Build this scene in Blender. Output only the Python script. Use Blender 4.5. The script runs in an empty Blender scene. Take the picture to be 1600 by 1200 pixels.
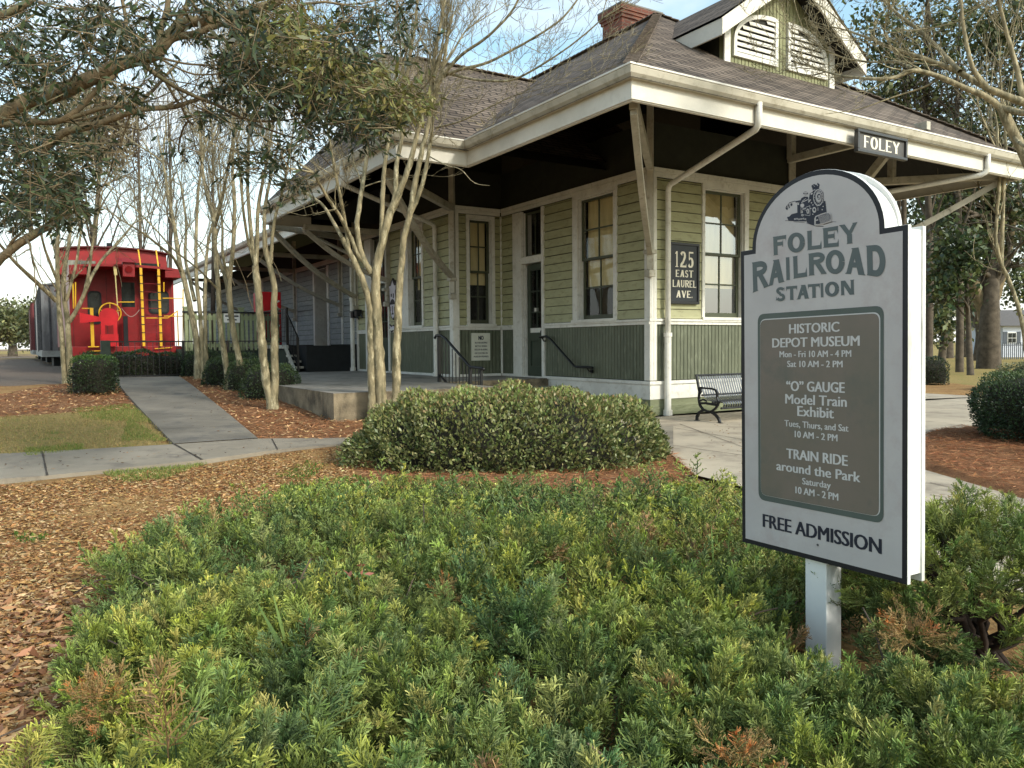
import bpy, math, random
import numpy as np
from mathutils import Vector, Matrix
sc = bpy.context.scene
rad = math.radians
# ---------------------------------------------------------------- camera
cam_d = bpy.data.cameras.new('camera')
cam_o = bpy.data.objects.new('camera', cam_d)
sc.collection.objects.link(cam_o)
sc.camera = cam_o
cam_d.sensor_width = 36.0
cam_d.lens = 36.0 * 1233.0 / 1600.0
cam_d.clip_start = 0.05
cam_d.clip_end = 3000
CH = 1.30
RM = np.array([[0.9999677569, 0.0, 0.0080302643],
               [-0.000399867, 0.9987594597, 0.0497933903],
               [-0.0080203025, -0.0497949959, 0.9987272566]])   # columns: right, forward, up (camera axes in world)
mw = Matrix(((RM[0][0], RM[0][2], -RM[0][1], 0.0),
             (RM[1][0], RM[1][2], -RM[1][1], 0.0),
             (RM[2][0], RM[2][2], -RM[2][1], CH),
             (0, 0, 0, 1)))
cam_o.matrix_world = mw
# ---------------------------------------------------------------- world
SUN_AZ, SUN_EL = 128.0, 33.0       # compass azimuth from the view direction (clockwise), elevation
w = bpy.data.worlds.new('World'); sc.world = w; w.use_nodes = True
nt = w.node_tree; N = nt.nodes; L = nt.links
bg = N['Background']; bg.inputs[1].default_value = 0.132
sky = N.new('ShaderNodeTexSky'); sky.sky_type = 'NISHITA'; sky.sun_disc = False
sky.sun_elevation = rad(SUN_EL); sky.sun_rotation = rad(SUN_AZ)
sky.air_density = 1.0; sky.dust_density = 1.4; sky.ozone_density = 1.6
tc = N.new('ShaderNodeTexCoord')
mp = N.new('ShaderNodeMapping'); mp.inputs['Scale'].default_value = (1.0, 1.0, 2.6)
mp.inputs['Location'].default_value = (0.35, 0.2, 0.1)
nz = N.new('ShaderNodeTexNoise'); nz.inputs['Scale'].default_value = 2.1; nz.inputs['Detail'].default_value = 7
nz.inputs['Roughness'].default_value = 0.55
cr = N.new('ShaderNodeValToRGB'); cr.color_ramp.elements[0].position = 0.47; cr.color_ramp.elements[1].position = 0.74
L.new(tc.outputs['Generated'], mp.inputs[0]); L.new(mp.outputs[0], nz.inputs['Vector']); L.new(nz.outputs['Fac'], cr.inputs[0])
# denser, whiter cloud low in the sky
sp = N.new('ShaderNodeSeparateXYZ'); L.new(tc.outputs['Generated'], sp.inputs[0])
mr = N.new('ShaderNodeMapRange'); mr.inputs[1].default_value = 0.02; mr.inputs[2].default_value = 0.34
mr.inputs[3].default_value = 0.92; mr.inputs[4].default_value = 0.0
L.new(sp.outputs[2], mr.inputs[0])
mx0 = N.new('ShaderNodeMath'); mx0.operation = 'MAXIMUM'
L.new(cr.outputs[0], mx0.inputs[0]); L.new(mr.outputs[0], mx0.inputs[1])
sc0 = N.new('ShaderNodeMath'); sc0.operation = 'MULTIPLY'; sc0.inputs[1].default_value = 0.95
L.new(mx0.outputs[0], sc0.inputs[0])
mix = N.new('ShaderNodeMix'); mix.data_type = 'RGBA'
L.new(sc0.outputs[0], mix.inputs[0])
gn = N.new('ShaderNodeMix'); gn.data_type = 'RGBA'; gn.blend_type = 'MULTIPLY'; gn.inputs[0].default_value = 1
gn.inputs[7].default_value = (1.9, 2.0, 1.65, 1)
L.new(sky.outputs[0], gn.inputs[6])
L.new(gn.outputs[2], mix.inputs[6]); mix.inputs[7].default_value = (7.3, 7.25, 7.1, 1)
L.new(mix.outputs[2], bg.inputs[0])
# ---------------------------------------------------------------- sun behind thin cloud
sd = bpy.data.lights.new('sun', 'SUN'); so = bpy.data.objects.new('sun', sd); sc.collection.objects.link(so)
sd.energy = 2.2; sd.angle = rad(8); sd.color = (1.0, 0.965, 0.9)
sdir = Vector((math.sin(rad(SUN_AZ)) * math.cos(rad(SUN_EL)), math.cos(rad(SUN_AZ)) * math.cos(rad(SUN_EL)), math.sin(rad(SUN_EL))))
so.rotation_euler = sdir.to_track_quat('Z', 'Y').to_euler(); so.location = (20, -20, 30)
sc.view_settings.view_transform = 'Standard'; sc.view_settings.look = 'None'
sc.view_settings.exposure = 0.52; sc.view_settings.gamma = 1.0
sc.cycles.max_bounces = 6; sc.cycles.diffuse_bounces = 3; sc.cycles.glossy_bounces = 3
sc.cycles.transmission_bounces = 4; sc.cycles.transparent_max_bounces = 12
# ---------------------------------------------------------------- layout helpers
cam = np.array([0, 0, CH])
def ray(x, y): return RM @ np.array([(x - 800) / 1233.0, 1.0, -(y - 600) / 1233.0])
def onz(x, y, z): r = ray(x, y); return cam + r * ((z - CH) / r[2])
def atd(x, y, d): r = ray(x, y); return cam + r * (d / r[1])
def onplane(x, y, P0, n):
    r = ray(x, y); return cam + r * (np.dot(np.array(P0) - cam, n) / np.dot(r, n))
UX = np.array([0.84899557, 0.52839996, 0.0]); UY = np.array([-0.52839996, 0.84899557, 0.0])
C2 = np.array([2.46342362, 14.04406644, 0.0]); BROT = math.atan2(UX[1], UX[0])
FL = 0.58
def Bw(u, v, z=0.0): return C2 + UX * u + UY * v + np.array([0, 0, z])
def tob(P):
    d = np.array(P) - C2; return np.array([d @ UX, d @ UY, P[2]])
def onv(x, y, v): return tob(onplane(x, y, Bw(0, v), UY))
def onu(x, y, u): return tob(onplane(x, y, Bw(u, 0), UX))
rng = np.random.default_rng(7)
random.seed(7)
def sm(t): t = np.clip(t, 0, 1); return t * t * (3 - 2 * t)
def ground_z(x, y):
    dx = x - C2[0]; dy = y - C2[1]
    u = dx * UX[0] + dy * UX[1]; v = dx * UY[0] + dy * UY[1]
    t = np.clip((v + 2.6) / 12.2, 0, 1); z = 0.56 * (t * 0.75 + 0.25 * sm(t))
    wgt = 1 - sm((u + 5.2) / 2.6)
    far = sm((v - 9) / 3.0)
    wgt = np.maximum(wgt, far * (1 - sm((u - 8) / 8.0)))
    return z * wgt
def gz(P): return float(ground_z(P[0], P[1]))
def G(x, y):
    """point of the terrain seen at a photo pixel"""
    z = 0.0
    for _ in range(30):
        P = onz(x, y, z); z = 0.5 * z + 0.5 * gz(P)
    return onz(x, y, z)
# ---------------------------------------------------------------- object helpers
def tag(o, label=None, cat=None, group=None, kind=None):
    if label: o['label'] = label
    if cat: o['category'] = cat
    if group: o['group'] = group
    if kind: o['kind'] = kind
    return o
def thing(name, loc, rz=0.0, label=None, cat=None, group=None, kind=None):
    o = bpy.data.objects.new(name, None); sc.collection.objects.link(o)
    o.location = [float(c) for c in loc]; o.rotation_euler = (0, 0, rz); o.empty_display_size = 0.2
    return tag(o, label, cat, group, kind)
def link(name, me, mat, parent=None, smooth=False):
    o = bpy.data.objects.new(name, me); sc.collection.objects.link(o)
    if mat is not None:
        for m in (mat if isinstance(mat, (list, tuple)) else [mat]): me.materials.append(m)
    if smooth:
        me.polygons.foreach_set('use_smooth', np.ones(len(me.polygons), dtype=bool))
    if parent is not None: o.parent = parent
    return o
class MB:
    def __init__(s): s.v = []; s.f = []; s.m = []; s.uv = {}
    def add(s, vs, fs, mi=0):
        b = len(s.v); s.v.extend([tuple(float(c) for c in p) for p in vs])
        for f in fs: s.f.append([b + i for i in f]); s.m.append(mi)
        return b
    def box(s, x0, x1, y0, y1, z0, z1, mi=0):
        s.add([(x0, y0, z0), (x1, y0, z0), (x1, y1, z0), (x0, y1, z0), (x0, y0, z1), (x1, y0, z1), (x1, y1, z1), (x0, y1, z1)],
              [(0, 3, 2, 1), (4, 5, 6, 7), (0, 1, 5, 4), (1, 2, 6, 5), (2, 3, 7, 6), (3, 0, 4, 7)], mi)
    def beam(s, p0, p1, w, h, up=(0, 0, 1), mi=0):
        p0 = np.array(p0, float); p1 = np.array(p1, float); d = p1 - p0; d /= np.linalg.norm(d)
        up = np.array(up, float)
        if abs(d @ up) > 0.98: up = np.array([1.0, 0, 0])
        a = np.cross(d, up); a /= np.linalg.norm(a); b = np.cross(a, d)
        a = a * w / 2; b = b * h / 2
        s.add([p0 - a - b, p0 + a - b, p0 + a + b, p0 - a + b, p1 - a - b, p1 + a - b, p1 + a + b, p1 - a + b],
              [(0, 1, 2, 3), (7, 6, 5, 4), (0, 4, 5, 1), (1, 5, 6, 2), (2, 6, 7, 3), (3, 7, 4, 0)], mi)
    def tube(s, pts, r, seg=8, caps=True, mi=0):
        pts = [np.array(p, float) for p in pts]; n = len(pts)
        rs = [r] * n if np.isscalar(r) else r
        ref = None; rings = []; b0 = len(s.v)
        for i in range(n):
            d = pts[min(i + 1, n - 1)] - pts[max(i - 1, 0)]; d = d / (np.linalg.norm(d) + 1e-9)
            if ref is None:
                ref = np.array([0, 0, 1.0]) if abs(d[2]) < 0.9 else np.array([1.0, 0, 0])
            a = np.cross(d, ref); a /= (np.linalg.norm(a) + 1e-9); b = np.cross(d, a); ref = -b if False else np.cross(a, d)
            for k in range(seg):
                t = 2 * math.pi * k / seg
                s.v.append(tuple(float(c) for c in (pts[i] + rs[i] * (a * math.cos(t) + b * math.sin(t)))))
        for i in range(n - 1):
            for k in range(seg):
                k2 = (k + 1) % seg
                s.f.append([b0 + i * seg + k, b0 + i * seg + k2, b0 + (i + 1) * seg + k2, b0 + (i + 1) * seg + k]); s.m.append(mi)
        if caps:
            s.f.append([b0 + k for k in range(seg)][::-1]); s.m.append(mi)
            s.f.append([b0 + (n - 1) * seg + k for k in range(seg)]); s.m.append(mi)
    def prism(s, outline, fn, d0, d1, mi=0):
        """outline of 2-D points, fn(a,b,depth)->point"""
        n = len(outline)
        s.add([fn(a, b, d0) for a, b in outline] + [fn(a, b, d1) for a, b in outline],
              [tuple(range(n)), tuple(range(2 * n - 1, n - 1, -1))] + [(i, i + n, (i + 1) % n + n, (i + 1) % n) for i in range(n)], mi)
    def mesh(s, name):
        me = bpy.data.meshes.new(name); me.from_pydata(s.v, [], s.f)
        me.polygons.foreach_set('material_index', s.m); me.update(); return me
    def build(s, name, mat, parent=None, smooth=False, bevel=0.0):
        me = s.mesh(name); o = link(name, me, mat, parent, smooth)
        bm = __import__('bmesh').new(); bm.from_mesh(me)
        __import__('bmesh').ops.recalc_face_normals(bm, faces=bm.faces[:]); bm.to_mesh(me); bm.free()
        if bevel > 0:
            md = o.modifiers.new('bevel', 'BEVEL'); md.width = bevel; md.segments = 2; md.limit_method = 'ANGLE'
        return o
def build_split(mb, name, mt, parent, gap=.02, bevel=0.0):
    n = len(mb.v); par = list(range(n))
    def fd(i):
        while par[i] != i: par[i] = par[par[i]]; i = par[i]
        return i
    for f in mb.f:
        for k in f[1:]: par[fd(k)] = fd(f[0])
    V = np.array(mb.v); root = np.array([fd(i) for i in range(n)]); ids = np.unique(root); lo = np.array([V[root == r].min(0) for r in ids]) - gap; hi = np.array([V[root == r].max(0) for r in ids]) + gap
    q = list(range(len(ids)))
    def fq(i):
        while q[i] != i: q[i] = q[q[i]]; i = q[i]
        return i
    for i in range(len(ids)):
        ov = np.where(np.all((lo[i] <= hi[i + 1:]) & (hi[i] >= lo[i + 1:]), axis=1))[0] + i + 1
        for j in ov: q[fq(int(j))] = fq(i)
    comp = {r: fq(k) for k, r in enumerate(ids)}; groups = {}
    for f, m in zip(mb.f, mb.m): groups.setdefault(comp[root[f[0]]], []).append((f, m))
    out = []
    for g in groups.values():
        nb = MB(); mp_ = {}
        for f, m in g:
            nf = []
            for i in f:
                if i not in mp_: mp_[i] = len(nb.v); nb.v.append(mb.v[i])
                nf.append(mp_[i])
            nb.f.append(nf); nb.m.append(m)
        out.append(nb.build(name, mt, parent, bevel=bevel))
    return out
def np_mesh(name, V, F, col=None, nper=4):
    """V (n,3), F (m,nper) arrays, col (n,3) optional point colours"""
    V = np.asarray(V, np.float32); F = np.asarray(F, np.int32)
    me = bpy.data.meshes.new(name); me.vertices.add(len(V)); me.vertices.foreach_set('co', V.ravel())
    me.loops.add(F.size); me.loops.foreach_set('vertex_index', F.ravel())
    me.polygons.add(len(F)); me.polygons.foreach_set('loop_start', np.arange(0, F.size, nper, dtype=np.int32))
    if col is not None:
        a = me.color_attributes.new('Col', 'FLOAT_COLOR', 'POINT')
        c = np.ones((len(V), 4), np.float32); c[:, :3] = col; a.data.foreach_set('color', c.ravel())
    me.update(calc_edges=True); return me
def unit(a): return a / (np.linalg.norm(a, axis=-1, keepdims=True) + 1e-9)
def leaf_geo(P, D, S, ln, wd, fold=0.15, mid=0.5):
    """leaf quads: base P, axis D, side S, length ln, width wd (arrays)"""
    ln = np.asarray(ln)[:, None]; wd = np.asarray(wd)[:, None]
    nrm = unit(np.cross(D, S))
    v0 = P; v2 = P + D * ln
    v1 = P + D * ln * mid + S * wd * 0.5 + nrm * wd * fold; v3 = P + D * ln * mid - S * wd * 0.5 + nrm * wd * fold
    V = np.stack([v0, v1, v2, v3], 1).reshape(-1, 3)
    F = np.arange(len(P) * 4).reshape(-1, 4)
    return V, F
def rnd_unit(n): return unit(rng.normal(size=(n, 3)))
def leaves(name, P, D, ln, wd, col, mat, parent=None, fold=0.15):
    S = unit(np.cross(D, rnd_unit(len(P))))
    V, F = leaf_geo(P, D, S, ln, wd, fold)
    return link(name, np_mesh(name, V, F, np.repeat(col, 4, 0)), mat, parent)
# ---------------------------------------------------------------- materials
def sr(r, g, b):
    f = lambda c: (c / 255.0 / 12.92) if c <= 10 else ((c / 255.0 + 0.055) / 1.055) ** 2.4
    return (f(r), f(g), f(b), 1.0)
def mat(name, c1, c2=None, scale=6.0, rough=0.6, bump=0.0, bscale=None, spec=0.4, metal=0.0, detail=6, stretch=(1, 1, 1), lo=0.35, hi=0.65, c3=None, s3=30.0, coat=0.0):
    m = bpy.data.materials.new(name); m.use_nodes = True; nt = m.node_tree; N = nt.nodes; L = nt.links
    b = N['Principled BSDF']; b.inputs['Roughness'].default_value = rough
    b.inputs['Specular IOR Level'].default_value = spec; b.inputs['Metallic'].default_value = metal
    if coat: b.inputs['Coat Weight'].default_value = coat
    if c2 is None: c2 = tuple([c * 0.82 for c in c1[:3]] + [1.0])
    tc = N.new('ShaderNodeTexCoord'); mp = N.new('ShaderNodeMapping'); mp.inputs['Scale'].default_value = stretch
    L.new(tc.outputs['Object'], mp.inputs[0])
    nz = N.new('ShaderNodeTexNoise'); nz.inputs['Scale'].default_value = scale; nz.inputs['Detail'].default_value = detail
    nz.inputs['Roughness'].default_value = 0.6; L.new(mp.outputs[0], nz.inputs['Vector'])
    cr = N.new('ShaderNodeValToRGB'); e = cr.color_ramp.elements
    e[0].position = lo; e[0].color = c1; e[1].position = hi; e[1].color = c2
    L.new(nz.outputs['Fac'], cr.inputs[0]); out = cr.outputs[0]
    if c3 is not None:
        n3 = N.new('ShaderNodeTexNoise'); n3.inputs['Scale'].default_value = s3; n3.inputs['Detail'].default_value = 8
        n3.inputs['Roughness'].default_value = 0.7
        L.new(mp.outputs[0], n3.inputs['Vector'])
        r3 = N.new('ShaderNodeValToRGB'); r3.color_ramp.elements[0].position = 0.52; r3.color_ramp.elements[1].position = 0.68
        L.new(n3.outputs['Fac'], r3.inputs[0])
        mx = N.new('ShaderNodeMix'); mx.data_type = 'RGBA'; L.new(r3.outputs[0], mx.inputs[0]); L.new(out, mx.inputs[6]); mx.inputs[7].default_value = c3
        out = mx.outputs[2]
    L.new(out, b.inputs['Base Color'])
    if bump > 0:
        nb = N.new('ShaderNodeTexNoise'); nb.inputs['Scale'].default_value = bscale or scale * 6; nb.inputs['Detail'].default_value = 8
        L.new(mp.outputs[0], nb.inputs['Vector'])
        bp = N.new('ShaderNodeBump'); bp.inputs['Strength'].default_value = min(1.0, bump); bp.inputs['Distance'].default_value = 0.02
        L.new(nb.outputs['Fac'], bp.inputs['Height']); L.new(bp.outputs[0], b.inputs['Normal'])
    return m
def mat_leaf(name, rough=0.5, trans=0.25, spec=0.35, tint=(1, 1, 1)):
    m = bpy.data.materials.new(name); m.use_nodes = True; nt = m.node_tree; N = nt.nodes; L = nt.links
    b = N['Principled BSDF']; b.inputs['Roughness'].default_value = rough; b.inputs['Specular IOR Level'].default_value = spec
    at = N.new('ShaderNodeAttribute'); at.attribute_name = 'Col'
    L.new(at.outputs['Color'], b.inputs['Base Color'])
    if trans > 0:
        t = N.new('ShaderNodeBsdfTranslucent'); L.new(at.outputs['Color'], t.inputs[0])
        ms = N.new('ShaderNodeMixShader'); ms.inputs[0].default_value = trans
        L.new(b.outputs[0], ms.inputs[1]); L.new(t.outputs[0], ms.inputs[2]); L.new(ms.outputs[0], N['Material Output'].inputs[0])
    return m
def mat_brick(name, cA, cB, cM, scale, bw, bh, mortar, rough=0.9, bump=0.4, use='UV', squash=1.0, offset=0.5, noise=None, dist=0.01):
    m = bpy.data.materials.new(name); m.use_nodes = True; nt = m.node_tree; N = nt.nodes; L = nt.links
    b = N['Principled BSDF']; b.inputs['Roughness'].default_value = rough; b.inputs['Specular IOR Level'].default_value = 0.25
    tc = N.new('ShaderNodeTexCoord'); src = tc.outputs[use]
    br = N.new('ShaderNodeTexBrick'); br.inputs['Scale'].default_value = scale
    br.inputs['Color1'].default_value = cA; br.inputs['Color2'].default_value = cB; br.inputs['Mortar'].default_value = cM
    br.inputs['Mortar Size'].default_value = mortar; br.inputs['Brick Width'].default_value = bw; br.inputs['Row Height'].default_value = bh
    br.inputs['Mortar Smooth'].default_value = 0.4; br.inputs['Bias'].default_value = 0.0
    br.offset = offset
    nd = N.new('ShaderNodeTexNoise'); nd.inputs['Scale'].default_value = 3.0
    ad = N.new('ShaderNodeMix'); ad.data_type = 'RGBA'; ad.blend_type = 'LINEAR_LIGHT'; ad.inputs[0].default_value = dist
    L.new(src, nd.inputs['Vector']); L.new(src, ad.inputs[6]); L.new(nd.outputs['Color'], ad.inputs[7]); L.new(ad.outputs[2], br.inputs['Vector'])
    n2 = N.new('ShaderNodeTexNoise'); n2.inputs['Scale'].default_value = 0.9; n2.inputs['Detail'].default_value = 8; L.new(src, n2.inputs['Vector'])
    r2 = N.new('ShaderNodeMapRange'); r2.inputs[1].default_value = 0.3; r2.inputs[2].default_value = 0.7; r2.inputs[3].default_value = 0.68; r2.inputs[4].default_value = 1.25
    L.new(n2.outputs['Fac'], r2.inputs[0])
    mu = N.new('ShaderNodeMix'); mu.data_type = 'RGBA'; mu.blend_type = 'MULTIPLY'; mu.inputs[0].default_value = 1
    L.new(br.outputs['Color'], mu.inputs[6]); L.new(r2.outputs[0], mu.inputs[7]); L.new(mu.outputs[2], b.inputs['Base Color'])
    bp = N.new('ShaderNodeBump'); bp.inputs['Strength'].default_value = bump; bp.inputs['Distance'].default_value = 0.02; bp.invert = True
    L.new(br.outputs['Fac'], bp.inputs['Height']); L.new(bp.outputs[0], b.inputs['Normal'])
    return m
def mat_glass(name, tint=(0.93, 0.95, 0.93, 1), ior=1.45, rough=0.03):
    m = bpy.data.materials.new(name); m.use_nodes = True; nt = m.node_tree; N = nt.nodes; L = nt.links
    N.remove(N['Principled BSDF'])
    t = N.new('ShaderNodeBsdfTransparent'); t.inputs[0].default_value = tint
    g = N.new('ShaderNodeBsdfGlossy'); g.inputs['Roughness'].default_value = rough; g.inputs[0].default_value = (0.9, 0.92, 0.95, 1)
    lw = N.new('ShaderNodeLayerWeight'); lw.inputs[0].default_value = .5; pw = N.new('ShaderNodeMath'); pw.operation = 'POWER'; pw.inputs[1].default_value = 4.0; L.new(lw.outputs['Facing'], pw.inputs[0])
    fr = N.new('ShaderNodeMapRange'); r0 = ((ior - 1) / (ior + 1)) ** 2; fr.inputs[3].default_value = r0; fr.inputs[4].default_value = 1.0; L.new(pw.outputs[0], fr.inputs[0])
    nz = N.new('ShaderNodeTexNoise'); nz.inputs['Scale'].default_value = 3.0
    bp = N.new('ShaderNodeBump'); bp.inputs['Strength'].default_value = 0.05; bp.inputs['Distance'].default_value = 0.02
    L.new(nz.outputs['Fac'], bp.inputs['Height']); L.new(bp.outputs[0], g.inputs['Normal'])
    ms = N.new('ShaderNodeMixShader'); L.new(fr.outputs[0], ms.inputs[0]); L.new(t.outputs[0], ms.inputs[1]); L.new(g.outputs[0], ms.inputs[2])
    L.new(ms.outputs[0], N['Material Output'].inputs[0]); return m
MWH = mat('white_paint', sr(222, 219, 209), sr(206, 202, 192), scale=2.5, rough=0.5, bump=0.1, bscale=60, c3=sr(192, 187, 174), s3=9)
MWF = mat('fascia_white_paint', sr(222, 216, 202), sr(204, 198, 184), scale=1.2, rough=0.5, bump=0.1, bscale=30, c3=sr(206, 200, 186), s3=5)
MGUT = mat('gutter_enamel', sr(196, 189, 172), sr(180, 173, 156), scale=1.5, rough=0.35, c3=sr(160, 152, 132), s3=6)
MLIP = mat('gutter_lip_highlight', sr(235, 230, 218), sr(215, 210, 198), scale=2, rough=0.3)  # lip paler than the gutter, its highlight put into the colour
MSID = mat('olive_siding_paint', sr(170, 168, 130), sr(157, 155, 118), scale=1.8, rough=0.55, bump=0.2, bscale=50, c3=sr(138, 135, 100), s3=5, stretch=(1, 1, 3))
MBLU = mat('grey_siding_paint', sr(150, 154, 150), sr(132, 136, 136), scale=1.8, rough=0.6, bump=0.15, bscale=50, c3=sr(120, 122, 118), s3=5, stretch=(1, 1, 3))
MWAI = mat('green_wainscot_paint', sr(98, 102, 82), sr(86, 90, 72), scale=2.2, rough=0.5, bump=0.3, bscale=40, c3=sr(114, 118, 98), s3=12, stretch=(1, 1, 0.3))
MGAB = mat('olive_gable_paint', sr(140, 140, 104), sr(112, 112, 80), scale=4, rough=0.7, stretch=(1, 1, 0.3))
MDGR = mat('dark_green_sash_paint', sr(74, 78, 58), sr(62, 66, 48), scale=4, rough=0.45)
MDOR = mat('green_door_paint', sr(62, 70, 56), sr(52, 60, 46), scale=3, rough=0.45, bump=0.1)
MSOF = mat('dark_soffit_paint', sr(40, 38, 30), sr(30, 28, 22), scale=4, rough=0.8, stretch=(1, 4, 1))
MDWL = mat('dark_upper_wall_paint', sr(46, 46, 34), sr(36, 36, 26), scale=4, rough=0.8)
MROOM = mat('dark_room', sr(40, 36, 32), sr(28, 26, 24), rough=0.9)
MBRA = mat('bracket_paint', sr(186, 180, 164), sr(164, 158, 142), scale=3, rough=.6, c3=sr(140, 132, 112), s3=7)
MBLD = mat('tan_roller_blind', sr(222, 202, 152), sr(204, 184, 136), scale=3, rough=0.8, stretch=(3, 3, 0.6))
MGLS = mat_glass('window_glass')
MGLR = mat_glass('window_glass_bright', ior=3.2, rough=0.015)
MIRN = mat('black_iron_paint', sr(22, 22, 24), sr(14, 14, 16), scale=8, rough=0.38, bump=0.1)
MBLK = mat('black_boards', sr(24, 28, 30), sr(14, 17, 20), scale=5, rough=0.7)
MDSK = mat('dark_green_skirting', sr(46, 58, 48), sr(36, 46, 38), scale=4, rough=0.7)
MFEN = mat('pale_green_rail_paint', sr(146, 154, 118), sr(124, 132, 98), scale=3, rough=0.6)
MSHG = mat_brick('asphalt_shingles', sr(122, 109, 97), sr(90, 79, 70), sr(40, 35, 31), 1.0, 0.42, 0.14, 0.02, bump=0.9, dist=0.002)
MRED = mat('caboose_red_paint', sr(144, 12, 17), sr(118, 9, 14), scale=2, rough=0.42, bump=0.05, c3=sr(120, 14, 16), s3=6)
MRED2 = mat('bright_red_paint', sr(205, 22, 34), sr(180, 16, 26), scale=3, rough=0.4)
MYEL = mat('yellow_paint', sr(228, 178, 40), sr(204, 152, 28), scale=5, rough=0.4)
# ================================================================ STATION
st = thing('train_station', C2, BROT, 'old depot with olive clapboards, dark green wainscot, white trim and a deep shingled hip roof', 'station')
def wallfn(kind, off):
    """kind 'v': wall plane v=off facing -v, s=u ; kind 'u': wall plane u=off facing -u, s=v. returns P(s,z,out)"""
    if kind == 'v': return lambda s, z, o: (s, off - o, z)
    return lambda s, z, o: (off - o, s, z)
def pbox(mb, P, s0, s1, z0, z1, o0, o1, mi=0):
    vs = [P(s, z, o) for o in (o0, o1) for (s, z) in ((s0, z0), (s1, z0), (s1, z1), (s0, z1))]
    mb.add(vs, [(0, 1, 2, 3), (7, 6, 5, 4), (0, 4, 5, 1), (1, 5, 6, 2), (2, 6, 7, 3), (3, 7, 4, 0)], mi)
def clap(mb, P, s0, s1, z0, z1, openings, ex=0.175):
    z = z0
    r = random.Random(3)
    while z < z1 - 0.01:
        zt = min(z + ex, z1)
        segs = [(s0, s1)]
        for (a, b, c, d) in openings:
            if d > z + 0.01 and c < zt - 0.01:
                ns = []
                for (p, q) in segs:
                    if a > p: ns.append((p, min(a, q)))
                    if b < q: ns.append((max(b, p), q))
                segs = [t for t in ns if t[1] - t[0] > 0.01]
        for (p, q) in segs:
            # board broken into lengths with hairline joints
            cuts = [p]; c = p + r.uniform(1.6, 3.6)
            while c < q - 0.8: cuts.append(c); c += r.uniform(2.2, 3.8)
            cuts.append(q)
            for i in range(len(cuts) - 1):
                a, b = cuts[i] + (0.002 if i else 0), cuts[i + 1]
                j = r.uniform(-0.0025, 0.0025)
                vs = [P(s, zz, o) for (zz, o) in ((z + j, 0.0), (z + j, 0.034), (zt - 0.013, 0.014), (zt - 0.013, 0.0)) for s in (a, b)]
                mb.add(vs, [(0, 1, 3, 2), (2, 3, 5, 4), (4, 5, 7, 6), (0, 2, 4, 6), (1, 7, 5, 3)])
        z = zt
def bead(mb, P, s0, s1, z0, z1, openings, w=0.088):
    segs = [(s0, s1)]
    for (a, b, c, d) in openings:
        if c < z1 - .05 and d > z0 + .05:
            ns = []
            for (p, q) in segs:
                if a > p: ns.append((p, min(a, q)))
                if b < q: ns.append((max(b, p), q))
            segs = [t for t in ns if t[1] - t[0] > .01]
    for (p, q) in segs:
        n = max(1, int(round((q - p) / w))); ww = (q - p) / n
        for i in range(n):
            a = p + i * ww + 0.005; b = p + (i + 1) * ww - 0.005; bvl = 0.006; j = random.uniform(0, .0015)
            vs = []
            for z in (z0, z1):
                vs += [P(a, z, 0.0), P(a + bvl * .4, z, 0.012 + j), P(b - bvl * .4, z, 0.012 + j), P(b, z, 0.0)]
            mb.add(vs, [(0, 1, 5, 4), (1, 2, 6, 5), (2, 3, 7, 6)])
def backing(mb, P, s0, s1, z0, z1, openings, off=-0.004):
    ss = sorted(set([s0, s1] + [x for o in openings for x in o[:2] if s0 < x < s1])); zz = sorted(set([z0, z1] + [x for o in openings for x in o[2:] if z0 < x < z1]))
    for i in range(len(ss) - 1):
        for j in range(len(zz) - 1):
            cs, cz = (ss[i] + ss[i + 1]) / 2, (zz[j] + zz[j + 1]) / 2
            if any(a < cs < b and c < cz < d for (a, b, c, d) in openings): continue
            mb.add([P(ss[i], zz[j], off), P(ss[i + 1], zz[j], off), P(ss[i + 1], zz[j + 1], off), P(ss[i], zz[j + 1], off)], [(0, 1, 2, 3)])
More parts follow.
